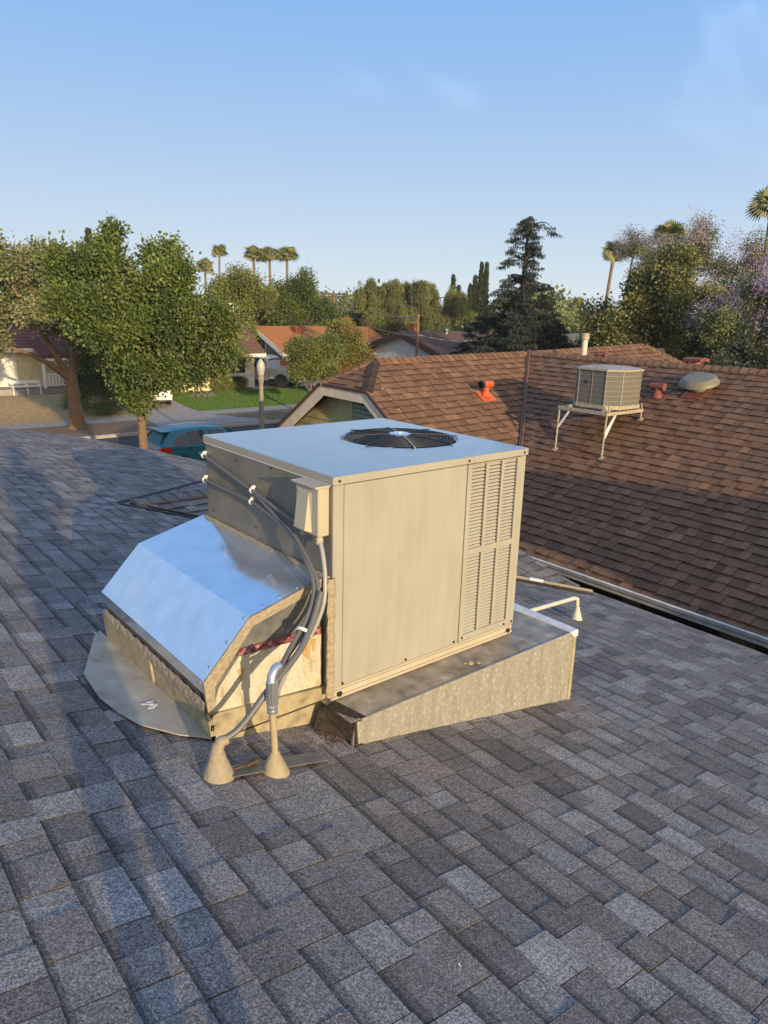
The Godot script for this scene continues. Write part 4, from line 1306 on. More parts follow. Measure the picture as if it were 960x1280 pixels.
	g.bar(Vector3(5.286, -1.300, z0), Vector3(5.286, -1.300, z1), 0.026, 0.018, Vector3.UP, 0.003)
	g.quad(Vector3(5.40, -1.32, z0), Vector3(5.40, -1.41, z0), Vector3(5.335, -1.41, z0), Vector3(5.29, -1.31, z0), Vector3(0, 0, -1))
	obj("gutter", g.mesh(), M.gutter, h)

func build_neighbour_fittings() -> void:
	# condenser stand
	var t := thing("metal_condenser_stand", "rusting four legged metal stand on the brown roof", "stand")
	var yt := 0.285
	var x0 := 7.195
	var x1 := 8.06
	var za := -4.345
	var zb := -3.535
	var g := Geo.new()
	g.bar(Vector3(x0, yt + 0.02, za - 0.02), Vector3(x0, yt + 0.02, zb + 0.02), 0.04, 0.05, Vector3.UP, 0.004)
	g.bar(Vector3(x1, yt + 0.02, za - 0.02), Vector3(x1, yt + 0.02, zb + 0.02), 0.04, 0.05, Vector3.UP, 0.004)
	g.bar(Vector3(x0 + 0.02, yt + 0.019, za), Vector3(x1 - 0.02, yt + 0.019, za), 0.04, 0.048, Vector3.UP, 0.004)
	g.bar(Vector3(x0 + 0.02, yt + 0.019, zb), Vector3(x1 - 0.02, yt + 0.019, zb), 0.04, 0.048, Vector3.UP, 0.004)
	obj("frame", g.mesh(), M.stand_metal, t)
	for p in [Vector3(x0, 0, zb), Vector3(x0, 0, za), Vector3(x1, 0, zb), Vector3(x1, 0, za)]:
		g = Geo.new()
		var foot := bp(p.x - (0.02 if p.x < 7.5 else 0.0), p.z, 0.02)
		g.bar(foot, Vector3(p.x, yt, p.z), 0.023, 0.023, Vector3(0, 0, 1), 0.004)
		var leg := obj("leg", g.mesh(), M.stand_metal, t)
		g = Geo.new()
		g.obox(foot, Vector3(0.034, 0.034 * NS, 0), Vector3(-0.006 * NS, 0.006, 0), Vector3(0, 0, 0.034), 0.002)
		obj("foot_plate", g.mesh(), M.stand_metal, leg)
	for p in [[Vector3(x0, 0.03, zb), Vector3(x0 + 0.22, yt, zb)], [Vector3(x0, 0.02, za), Vector3(x0, yt, za + 0.18)], [Vector3(x0, -0.04, zb), Vector3(x0 + 0.26, yt - 0.02, zb - 0.03)]]:
		g = Geo.new()
		g.bar(p[0], p[1], 0.022, 0.022, Vector3(0, 1, 0.3))
		obj("brace", g.mesh(), M.white_paint, t)
	for zz in [-4.2, -3.62]:
		g = Geo.new()
		g.bar(Vector3(x0 + 0.02, yt + 0.062, zz), Vector3(x1 - 0.02, yt + 0.062, zz), 0.04, 0.035)
		obj("bearer", g.mesh(), M.stand_metal, t)
	# condenser body: chamfered square with wire grille
	t = thing("air_conditioner_condenser", "tan condenser with wire grille standing on the metal roof stand", "condenser")
	var c := Vector3(7.66, 0, -3.88)
	var r := 0.385
	var ch := 0.16
	var out := [Vector2(-r, -r + ch), Vector2(-r, r - ch), Vector2(-r + ch, r), Vector2(r - ch, r), Vector2(r, r - ch), Vector2(r, -r + ch), Vector2(r - ch, -r), Vector2(-r + ch, -r)]
	var yb := 0.40
	var yT := 0.885
	g = Geo.new()
	for i in 8:
		var p: Vector2 = out[i]
		var q: Vector2 = out[(i + 1) % 8]
		g.quad(Vector3(c.x + p.x, yb, c.z + p.y), Vector3(c.x + q.x, yb, c.z + q.y), Vector3(c.x + q.x, yT, c.z + q.y), Vector3(c.x + p.x, yT, c.z + p.y), Vector3(p.x + q.x, 0, p.y + q.y))
	obj("coil", g.mesh(), M.grille, t)
	var wires := Geo.new()
	for i in 8:
		var p: Vector2 = out[i] * 1.012
		var q: Vector2 = out[(i + 1) % 8] * 1.012
		var n := 2 if p.distance_to(q) > 0.3 else 1
		for k in n:
			var s: Vector2 = p.lerp(q, float(k) / n)
			wires.bar(Vector3(c.x + s.x, yb, c.z + s.y), Vector3(c.x + s.x, yT, c.z + s.y), 0.009 if k == 0 else 0.004, 0.005, Vector3(s.x, 0, s.y))
		for k in range(1, 7):
			var yy := lerpf(yb, yT, k / 7.0)
			var w := 0.004
			wires.bar(Vector3(c.x + p.x, yy, c.z + p.y), Vector3(c.x + q.x, yy, c.z + q.y), 0.004, w)
	obj("wire_grille", wires.mesh(), M.grille_wire, t)
	for e in [[yb - 0.045, yb + 0.008, 1.05, "base_pan"], [yT - 0.004, yT + 0.02, 1.06, "top_rim"]]:
		g = Geo.new()
		for i in 8:
			var p: Vector2 = out[i] * e[2]
			var q: Vector2 = out[(i + 1) % 8] * e[2]
			g.quad(Vector3(c.x + p.x, e[0], c.z + p.y), Vector3(c.x + q.x, e[0], c.z + q.y), Vector3(c.x + q.x, e[1], c.z + q.y), Vector3(c.x + p.x, e[1], c.z + p.y), Vector3(p.x + q.x, 0, p.y + q.y))
			g.tri(Vector3(c.x + p.x, e[1], c.z + p.y), Vector3(c.x + q.x, e[1], c.z + q.y), Vector3(c.x, e[1], c.z), Vector3.UP)
		obj(e[3], g.mesh(), M.stand_metal, t)
	g = Geo.new()
	var lv := [[1.04, yT + 0.021], [0.72, yT + 0.042], [0.3, yT + 0.055], [0.0, yT + 0.057]]
	for j in 3:
		for i in 8:
			var p: Vector2 = out[i]
			var q: Vector2 = out[(i + 1) % 8]
			var a: float = lv[j][0]
			var b: float = lv[j + 1][0]
			g.quad(Vector3(c.x + p.x * a, lv[j][1], c.z + p.y * a), Vector3(c.x + q.x * a, lv[j][1], c.z + q.y * a), Vector3(c.x + q.x * b, lv[j + 1][1], c.z + q.y * b), Vector3(c.x + p.x * b, lv[j + 1][1], c.z + p.y * b), Vector3(p.x + q.x, 2.0, p.y + q.y))
	obj("domed_top", g.mesh(), M.stand_metal, t)
	obj("maker_plate", bx(Vector3(c.x - r - 0.012, 0.70, c.z - 0.13), Vector3(c.x - r - 0.004, 0.715, c.z - 0.07)), M.dark_metal, t)
	obj("maker_plate_upright", bx(Vector3(c.x - r - 0.012, 0.69, c.z - 0.105), Vector3(c.x - r - 0.0125 + 0.006, 0.745, c.z - 0.095)), M.dark_metal, t)
	for p in [Vector3(x0, 0, zb), Vector3(x1 - 0.05, 0, zb)]:
		g = Geo.new()
		g.tube([Vector3(p.x + 0.02, yt + 0.05, p.z + 0.02), Vector3(p.x + 0.06, yt + 0.12, p.z - 0.02)], [0.012], 6)
		obj("tie_down", g.mesh(), M.stand_metal, t)
	# orange T vent
	t = thing("orange_roof_vent", "bright orange T shaped vent pipe on the sunlit brown roof", "roof vent", Vector3(7.32, 0.29, -5.94))
	g = Geo.new()
	var AU := Vector3(1, 0.0155, 0).normalized()
	var AV := A_N.cross(AU).normalized()
	g.obox(Vector3(0, 0, 0) + A_N * 0.012, AU * 0.15, A_N * 0.006, AV * 0.13, 0.003)
	obj("base_plate", g.mesh(), M.terracotta, t)
	g = Geo.new()
	g.lathe(Vector3(0, 0.0, 0), Vector3.UP, [Vector2(0.10, 0.0), Vector2(0.075, 0.05), Vector2(0.052, 0.09), Vector2(0.05, 0.22)], 14)
	obj("neck", g.mesh(), M.terracotta, t)
	g = Geo.new()
	g.lathe(Vector3(0.12, 0.20, 0.0), Vector3(-1, 0, 0.15).normalized(), [Vector2(0.0, 0.0), Vector2(0.058, 0.0), Vector2(0.06, 0.02), Vector2(0.06, 0.25), Vector2(0.05, 0.25)], 16)
	var tee := obj("cross_pipe", g.mesh(), M.terracotta, t)
	g = Geo.new()
	g.lathe(Vector3(-0.127, 0.20, 0.037), Vector3(-1, 0, 0.15).normalized(), [Vector2(0.0, 0.004), Vector2(0.055, 0.004)], 16)
	g.lathe(Vector3(-0.13, 0.20, 0.037), Vector3(-1, 0, 0.15).normalized(), [Vector2(0.048, 0.0), Vector2(0.06, 0.0), Vector2(0.06, 0.05), Vector2(0.05, 0.055)], 16)
	obj("dark_opening", g.mesh(), M.black, tee)
	# dull red T vent and fan cover on slope B
	var BN := Vector3(-NS, 1, 0).normalized()
	var BV := Vector3(-1, -NS, 0).normalized()
	t = thing("dull_red_roof_vent", "faded red T shaped vent between the condenser and the tan dome", "roof vent", bp(8.58, -3.62, 0.015))
	g = Geo.new()
	g.obox(BN * 0.008, BV * 0.10, BN * 0.005, Vector3(0, 0, 0.15), 0.003)
	obj("base_plate", g.mesh(), M.dull_red, t)
	g = Geo.new()
	g.lathe(Vector3.ZERO, Vector3.UP, [Vector2(0.09, 0.0), Vector2(0.06, 0.07), Vector2(0.05, 0.10), Vector2(0.05, 0.18)], 14)
	obj("neck", g.mesh(), M.dull_red, t)
	g = Geo.new()
	g.lathe(Vector3(0, 0.17, -0.11), Vector3(0, 0, 1), [Vector2(0.0, 0.0), Vector2(0.058, 0.0), Vector2(0.058, 0.22), Vector2(0.0, 0.22)], 16)
	obj("cross_pipe", g.mesh(), M.dull_red, t)
	t = thing("round_roof_fan_cover", "large round tan dome covering a fan on the brown roof", "roof dome", bp(8.86, -3.12, 0.02))
	g = Geo.new()
	g.obox(BV * 0.10 + BN * 0.008, BV * 0.16, BN * 0.006, Vector3(0, 0, 0.16), 0.003)
	obj("base_plate", g.mesh(), M.dull_red, t)
	g = Geo.new()
	var tilt := (Vector3(-0.30, 1, 0.03)).normalized()
	g.lathe(Vector3(-0.02, 0.05, 0.0), tilt, [Vector2(0.12, -0.05), Vector2(0.12, 0.03), Vector2(0.26, 0.035), Vector2(0.285, 0.045), Vector2(0.285, 0.055), Vector2(0.27, 0.085), Vector2(0.225, 0.135), Vector2(0.205, 0.143), Vector2(0.10, 0.15), Vector2(0.0, 0.152)], 36)
	obj("dome", g.mesh(), M.dome_tan, t)
	# things just past the side ridge
	t = thing("metal_flue_pipe", "pale metal flue pipe rising behind the brown ridge", "flue pipe", Vector3(10.0, 0.60, -6.02))
	g = Geo.new()
	g.lathe(Vector3.ZERO, Vector3.UP, [Vector2(0.055, 0.0), Vector2(0.055, 0.60)], 14)
	obj("pipe", g.mesh(), M.white_pvc, t)
	g = Geo.new()
	g.lathe(Vector3(0, 0.58, 0), Vector3.UP, [Vector2(0.06, 0.0), Vector2(0.078, 0.01), Vector2(0.078, 0.11), Vector2(0.07, 0.115), Vector2(0.0, 0.115)], 14)
	obj("cap", g.mesh(), M.stand_metal, t)
	for k in 2:
		g = Geo.new()
		g.lathe(Vector3.ZERO, Vector3.UP, [Vector2(0.035, -0.2), Vector2(0.035, 0.05), Vector2(0.0, 0.055)], 10)
		g.tube([Vector3(0, 0.04, 0), Vector3(0.0, 0.075, 0.04), Vector3(0, 0.07, 0.10)], [0.03], 8)
		var o := obj("small_vent_stub", g.mesh(), M.dull_red)
		o.position = Vector3(9.95, 0.86, -5.74 + k * 0.14)
		tag(o, ["small pinkish vent stub nearer the flue pipe behind the ridge", "small pinkish vent stub farther from the flue pipe behind the ridge"][k], "vent stub", "vent stubs behind the ridge")
	t = thing("hooded_ridge_vent", "terracotta hooded roof vent on the brown ridge below the big tree", "roof vent", Vector3(9.85, 0.74, -3.75))
	g = Geo.new()
	g.lathe(Vector3.ZERO, Vector3.UP, [Vector2(0.095, 0.0), Vector2(0.08, 0.22)], 14)
	obj("neck", g.mesh(), M.terracotta, t)
	g = Geo.new()
	g.slab([Vector3(-0.15, 0.25, -0.15), Vector3(-0.15, 0.25, 0.15), Vector3(0.0, 0.275, 0.15), Vector3(0.0, 0.275, -0.15)], Vector3(-0.2, 1, 0), 0.05)
	g.slab([Vector3(0.0, 0.275, -0.15), Vector3(0.0, 0.275, 0.15), Vector3(0.15, 0.25, 0.15), Vector3(0.15, 0.25, -0.15)], Vector3(0.2, 1, 0), 0.05)
	obj("hood", g.mesh(), M.dull_red, t)
# ---------------------------------------------------------------- the street
func ground_y(z: float) -> float:
	return GROUND + 0.42 * smoothstep(-31.8, -38.0, z)

func sheet(called: String, x0: float, x1: float, z0: float, z1: float, mat: Material, up: float, kind := true) -> void:
	var g := Geo.new()
	var n := 8 if z1 < -31.0 else 1
	for i in n:
		var a := lerpf(z0, z1, float(i) / n)
		var b := lerpf(z0, z1, float(i + 1) / n)
		g.quad(Vector3(x0, ground_y(a) + up, a), Vector3(x1, ground_y(a) + up, a), Vector3(x1, ground_y(b) + up, b), Vector3(x0, ground_y(b) + up, b), Vector3.UP)
	struct(called, g.mesh(), mat)

func poly_sheet(called: String, pts: Array, mat: Material, up: float) -> void:
	var g := Geo.new()
	var q := []
	for p in pts:
		q.append(Vector3(p[0], ground_y(p[1]) + up, p[1]))
	for i in range(1, q.size() - 1):
		g.tri(q[0], q[i], q[i + 1], Vector3.UP)
	struct(called, g.mesh(), mat)

func build_street() -> void:
	sheet("ground", -500, 600, 500, -18.3, M.land, 0.0)
	var g := Geo.new()
	var zs := [-27.3, -31.8, -33.0, -34.5, -36.0, -37.0, -38.0, -60.0, -900.0]
	for i in zs.size() - 1:
		g.quad(Vector3(-700, ground_y(zs[i]), zs[i]), Vector3(900, ground_y(zs[i]), zs[i]), Vector3(900, ground_y(zs[i + 1]), zs[i + 1]), Vector3(-700, ground_y(zs[i + 1]), zs[i + 1]), Vector3.UP)
	struct("terrain", g.mesh(), M.land)
	sheet("road", -500, 600, -18.3, -27.3, M.asphalt, -0.13)
	struct("kerb", bx(Vector3(-300, GROUND - 0.14, -18.32), Vector3(400, GROUND + 0.006, -18.16), 0.02), M.concrete)
	struct("kerb", bx(Vector3(-300, GROUND - 0.14, -27.46), Vector3(400, GROUND + 0.006, -27.28), 0.02), M.concrete)
	sheet("parkway_soil", -300, 10.7, -27.46, -30.4, M.dirt, 0.008)
	sheet("parkway_soil", 15.2, 400, -27.46, -30.4, M.dirt, 0.008)
	sheet("pavement", -300, 400, -30.4, -31.7, M.concrete, 0.012)
	poly_sheet("driveway_apron", [[10.7, -27.46], [16.0, -27.46], [14.5, -30.4], [11.2, -30.4]], M.concrete, 0.016)
	sheet("driveway", 11.0, 14.4, -31.7, -38.2, M.concrete, 0.014)
	sheet("lawn", 14.4, 21.6, -31.7, -38.4, M.lawn, 0.010)
	sheet("lawn", 21.6, 29.5, -31.7, -36.2, M.lawn, 0.010)
	sheet("driveway", 20.2, 30.0, -36.3, -39.0, M.concrete, 0.016)
	sheet("bare_yard", -30.0, 11.0, -31.7, -38.4, M.dry, 0.010)
	sheet("path", -1.0, 9.0, -38.4, -39.2, M.concrete, 0.014)
	var b := struct("garden_bed", bx(Vector3(-6, ground_y(-39), -39.6), Vector3(9.0, ground_y(-39) + 0.22, -38.9), 0.03), M.stone)
	b.set_meta("kind", "structure")
	for i in 18:
		var gg := Geo.new()
		rng.seed = 50 + i
		gg.box(Vector3(-0.3, 0, -0.05), Vector3(0.3, rng.randf_range(0.16, 0.26), 0.05), 0.03)
		var s := obj("stone", gg.mesh(), M.stone, b)
		s.position = Vector3(-2.0 + i * 0.62, ground_y(-39), -38.88)
	# grass blades on the lawn
	var lawn := MultiMeshInstance3D.new()
	lawn.name = numbered("grass")
	var blade := Geo.new()
	for k in 7:
		var a := k * 0.9
		var p := Vector3(cos(a * 2.3) * 0.03, 0, sin(a * 1.7) * 0.03)
		blade.tri(p, p + Vector3(0.012, 0, 0).rotated(Vector3.UP, a), p + Vector3(cos(a) * 0.03, 0.075, sin(a) * 0.03), Vector3(0, 0.3, 1))
	var mm := MultiMesh.new()
	mm.transform_format = MultiMesh.TRANSFORM_3D
	mm.use_colors = true
	mm.mesh = blade.mesh()
	mm.instance_count = 26000
	rng.seed = 91
	for i in 26000:
		var x := rng.randf_range(14.45, 29.4)
		var z := rng.randf_range(-38.3 if x < 20.1 else -36.2, -31.75)
		var s := rng.randf_range(0.7, 1.7)
		mm.set_instance_transform(i, Transform3D(Basis(Vector3.UP, rng.randf() * TAU).scaled(Vector3(s, s * rng.randf_range(0.6, 1.1), s)), Vector3(x, ground_y(z) + 0.008, z)))
		var k := rng.randf_range(0.7, 1.3)
		mm.set_instance_color(i, Color(0.10 * k, 0.18 * k, 0.03 * k))
	lawn.multimesh = mm
	lawn.material_override = leaf_mat(0.7, 0.2)
	add_child(lawn)
	tag(lawn, "green mown lawn grass across the street", "grass")
	lawn.set_meta("kind", "stuff")

# ---------------------------------------------------------------- vehicles
func loft_body(st: Array) -> Geo:
	# stations [x, y_bottom, y_belt, w_belt, y_roof, w_roof]
	var g := Geo.new()
	var rings := []
	for s in st:
		var half := [Vector2(s[3] * 0.90, s[1]), Vector2(s[3] * 0.985, lerpf(s[1], s[2], 0.35)), Vector2(s[3], lerpf(s[1], s[2], 0.7)), Vector2(s[3] * 0.985, s[2]), Vector2(s[5], s[4] - 0.05), Vector2(s[5] * 0.86, s[4] - 0.008), Vector2(s[5] * 0.4, s[4] + 0.012)]
		var ring := []
		for p in half:
			ring.append(Vector3(s[0], p.y, p.x))
		for i in range(half.size() - 1, -1, -1):
			ring.append(Vector3(s[0], half[i].y, -half[i].x))
		rings.append(ring)
	for i in rings.size() - 1:
		for k in rings[0].size():
			var k2: int = (k + 1) % rings[0].size()
			var a: Vector3 = rings[i][k]
			var b: Vector3 = rings[i][k2]
			var c: Vector3 = rings[i + 1][k2]
			var d: Vector3 = rings[i + 1][k]
			var ctr := Vector3((a.x + c.x) * 0.5, 0.6, 0)
			g.quad(a, b, c, d, (a + b + c + d) * 0.25 - ctr)
	for i in [0, rings.size() - 1]:
		var ctr := Vector3(rings[i][0].x, 0.55, 0)
		for k in rings[0].size():
			g.tri(ctr, rings[i][k], rings[i][(k + 1) % rings[0].size()], Vector3(-1 if i == 0 else 1, 0, 0))
	return g

func wheel(parent: Node, at: Vector3, r: float) -> void:
	var g := Geo.new()
	var s := signf(at.z)
	g.lathe(at, Vector3(0, 0, s), [Vector2(r * 0.62, -0.10), Vector2(r * 0.95, -0.10), Vector2(r, -0.07), Vector2(r, 0.07), Vector2(r * 0.95, 0.10), Vector2(r * 0.64, 0.10)], 24)
	var w := obj("wheel", g.mesh(), M.black, parent)
	g = Geo.new()
	g.lathe(at, Vector3(0, 0, s), [Vector2(r * 0.64, 0.095), Vector2(r * 0.58, 0.06), Vector2(r * 0.2, 0.055), Vector2(r * 0.12, 0.085), Vector2(0, 0.09)], 24)
	for k in 5:
		var a := TAU * k / 5
		var d := Vector3(cos(a), sin(a), 0)
		g.bar(at + Vector3(0, 0, s * 0.07) + d * r * 0.12, at + Vector3(0, 0, s * 0.075) + d * r * 0.6, 0.05, 0.03, Vector3(0, 0, 1))
	obj("rim", g.mesh(), M.zinc, w)

func paint(c: Color) -> StandardMaterial3D:
	var m := flat(c, 0.35)
	m.clearcoat_enabled = true
	m.clearcoat = 0.35
	m.clearcoat_roughness = 0.1
	m.metallic = 0.1
	return m

func build_hatchback(at: Vector3, col: Color, label: String) -> void:
	var t := thing("parked_car", label, "car", at)
	var st := [[0.0, 0.36, 0.60, 0.74, 0.66, 0.70], [0.05, 0.27, 0.80, 0.82, 0.86, 0.79], [0.10, 0.24, 0.95, 0.85, 1.02, 0.76], [0.16, 0.22, 0.99, 0.86, 1.10, 0.72], [0.42, 0.20, 1.00, 0.87, 1.43, 0.62], [0.9, 0.2, 0.97, 0.88, 1.50, 0.63], [1.6, 0.2, 0.95, 0.88, 1.52, 0.64], [2.2, 0.2, 0.93, 0.88, 1.47, 0.63], [2.55, 0.2, 0.93, 0.88, 1.30, 0.64], [3.05, 0.2, 0.93, 0.87, 0.99, 0.70], [3.5, 0.22, 0.86, 0.86, 0.92, 0.72], [3.85, 0.26, 0.72, 0.80, 0.78, 0.68], [4.05, 0.34, 0.55, 0.68, 0.60, 0.58]]
	obj("body", loft_body(st).mesh(), paint(col), t)
	for s in [-1.0, 1.0]:
		for w in [[0.50, 0.95, 1.36], [1.00, 1.62, 1.42], [1.72, 2.28, 1.40], [2.33, 2.60, 1.22]]:
			var g := Geo.new()
			var a := Vector3(w[0], 1.02, s * 0.862)
			var b := Vector3(w[1], 1.00, s * 0.866)
			var zt := func(y: float) -> float: return lerpf(0.866, 0.64, (y - 0.98) / 0.48) + 0.014
			var y1: float = w[2]
			var y0: float = w[2] - (0.14 if w[0] < 0.6 else 0.0)
			var c := Vector3(w[1] - (0.22 if w[0] > 2.3 else 0.02), y1 - (0.08 if w[0] > 2.3 else 0.0), 0)
			var d := Vector3(w[0] + (0.08 if w[0] < 0.6 else 0.02), y0 if w[0] < 2.3 else y1 + 0.12, 0)
			c.z = s * zt.call(c.y)
			d.z = s * zt.call(d.y)
			a.z = s * zt.call(a.y)
			b.z = s * zt.call(b.y)
			g.quad(a, b, c, d, Vector3(0, 0.2, s))
			obj("side_window", g.mesh(), M.glass, t)
		var lg := Geo.new()
		lg.slab([Vector3(0.16, 0.72, s * 0.872), Vector3(0.42, 0.86, s * 0.884), Vector3(0.36, 0.98, s * 0.872), Vector3(0.12, 1.00, s * 0.850)], Vector3(-0.3, 0, s), 0.03)
		lg.slab([Vector3(0.02, 0.74, s * 0.80), Vector3(0.03, 0.74, s * 0.60), Vector3(0.075, 0.96, s * 0.62), Vector3(0.075, 0.98, s * 0.82)], Vector3(-1, 0.2, 0), 0.03)
		lg.quad(Vector3(0.02, 0.74, s * 0.80), Vector3(0.16, 0.72, s * 0.872), Vector3(0.12, 1.00, s * 0.850), Vector3(0.075, 0.98, s * 0.82), Vector3(-1, 0, s))
		obj("tail_light", lg.mesh(), flat(srgb(190, 18, 16), 0.15), t)
		var mg := Geo.new()
		mg.box(Vector3(2.42, 0.96, s * 0.94 - 0.08), Vector3(2.56, 1.08, s * 0.94 + 0.08), 0.03)
		obj("mirror", mg.mesh(), M.black, t)
		for x in [0.72, 3.25]:
			wheel(t, Vector3(x, 0.31, s * 0.80), 0.31)
			var ag := Geo.new()
			ag.lathe(Vector3(x, 0.33, s * 0.79), Vector3(0, 0, s), [Vector2(0.0, 0.088), Vector2(0.37, 0.088), Vector2(0.37, 0.06)], 24)
			obj("wheel_arch", ag.mesh(), M.black, t)
		for x in [1.55, 0.95]:
			var hg := Geo.new()
			hg.bar(Vector3(x, 0.92, s * 0.885), Vector3(x + 0.16, 0.92, s * 0.885), 0.02, 0.025)
			obj("door_handle", hg.mesh(), M.black, t)
	var g := Geo.new()
	g.quad(Vector3(0.155, 1.09, -0.66), Vector3(0.155, 1.09, 0.66), Vector3(0.385, 1.39, 0.57), Vector3(0.385, 1.39, -0.57), Vector3(-1, 0.5, 0))
	obj("rear_window", g.mesh(), M.glass, t)
	obj("spoiler", bx(Vector3(0.22, 1.415, -0.60), Vector3(0.48, 1.45, 0.60), 0.012), paint(col), t)
	obj("rear_bumper", bx(Vector3(-0.04, 0.26, -0.78), Vector3(0.10, 0.48, 0.78), 0.03), M.black, t)
	obj("number_plate", bx(Vector3(-0.002, 0.66, -0.2), Vector3(0.012, 0.79, 0.2), 0.003), M.white_paint, t)
	g = Geo.new()
	g.quad(Vector3(2.52, 1.345, -0.6), Vector3(2.52, 1.345, 0.6), Vector3(3.06, 1.02, 0.70), Vector3(3.06, 1.02, -0.70), Vector3(1, 0.8, 0))
	obj("windscreen", g.mesh(), M.glass, t)

func build_pickup(called: String, at: Vector3, turn: float, col: Color, label: String) -> void:
	var t := thing(called, label, "pickup truck", at, turn)
	var pm := paint(col)
	# bed
	var g := Geo.new()
	g.box(Vector3(0.08, 0.55, -0.95), Vector3(2.1, 1.20, -0.87), 0.02)
	g.box(Vector3(0.08, 0.55, 0.87), Vector3(2.1, 1.20, 0.95), 0.02)
	g.box(Vector3(0.09, 0.56, -0.869), Vector3(2.1, 0.68, 0.869), 0.01)
	g.box(Vector3(2.02, 0.69, -0.868), Vector3(2.1, 1.18, 0.868), 0.01)
	obj("bed", g.mesh(), pm, t)
	var tg := obj("tailgate", bx(Vector3(0.02, 0.64, -0.86), Vector3(0.085, 1.19, 0.86), 0.02), pm, t)
	obj("handle", bx(Vector3(0.005, 0.98, -0.12), Vector3(0.025, 1.06, 0.12), 0.006), M.black, tg)
	var st := [[2.1, 0.5, 1.15, 0.95, 1.20, 0.90], [2.15, 0.45, 1.18, 0.96, 1.82, 0.74], [2.6, 0.45, 1.16, 0.97, 1.90, 0.76], [3.6, 0.45, 1.14, 0.97, 1.88, 0.75], [4.3, 0.45, 1.14, 0.96, 1.22, 0.80], [5.0, 0.5, 1.08, 0.95, 1.12, 0.82], [5.5, 0.5, 0.95, 0.90, 1.00, 0.78]]
	obj("cab", loft_body(st).mesh(), pm, t)
	g = Geo.new()
	g.quad(Vector3(2.118, 1.30, -0.78), Vector3(2.118, 1.30, 0.78), Vector3(2.138, 1.72, 0.68), Vector3(2.138, 1.72, -0.68), Vector3(-1, 0, 0))
	obj("rear_window", g.mesh(), M.glass, t)
	for s in [-1.0, 1.0]:
		g = Geo.new()
		for w in [[2.3, 3.0], [3.08, 3.75]]:
			g.quad(Vector3(w[0], 1.22, s * 0.962), Vector3(w[1], 1.22, s * 0.962), Vector3(w[1] - 0.05, 1.72, s * 0.815), Vector3(w[0] + 0.03, 1.72, s * 0.815), Vector3(0, 0.2, s))
		obj("side_window", g.mesh(), M.glass, t)
		obj("tail_light", bx(Vector3(0.03, 0.78, s * 0.91 - 0.045), Vector3(0.085, 1.12, s * 0.91 + 0.045), 0.01), flat(srgb(170, 22, 18), 0.2), t)
		for x in [1.15, 4.6]:
			wheel(t, Vector3(x, 0.40, s * 0.86), 0.40)
			g = Geo.new()
			g.lathe(Vector3(x, 0.42, s * 0.87), Vector3(0, 0, s), [Vector2(0.0, 0.085), Vector2(0.47, 0.085), Vector2(0.47, 0.05)], 24)
			obj("wheel_arch", g.mesh(), M.black, t)
	obj("rear_bumper", bx(Vector3(-0.14, 0.42, -0.9), Vector3(0.06, 0.60, 0.9), 0.03), M.white_paint, t)
	obj("number_plate", bx(Vector3(-0.155, 0.44, -0.18), Vector3(-0.143, 0.57, 0.18), 0.003), M.box_grey, t)
	obj("bumper_step", bx(Vector3(-0.13, 0.601, -0.42), Vector3(0.05, 0.612, 0.42), 0.003), M.black, t)
	obj("underside", bx(Vector3(0.15, 0.28, -0.7), Vector3(5.2, 0.5, 0.7), 0.03), M.black, t)

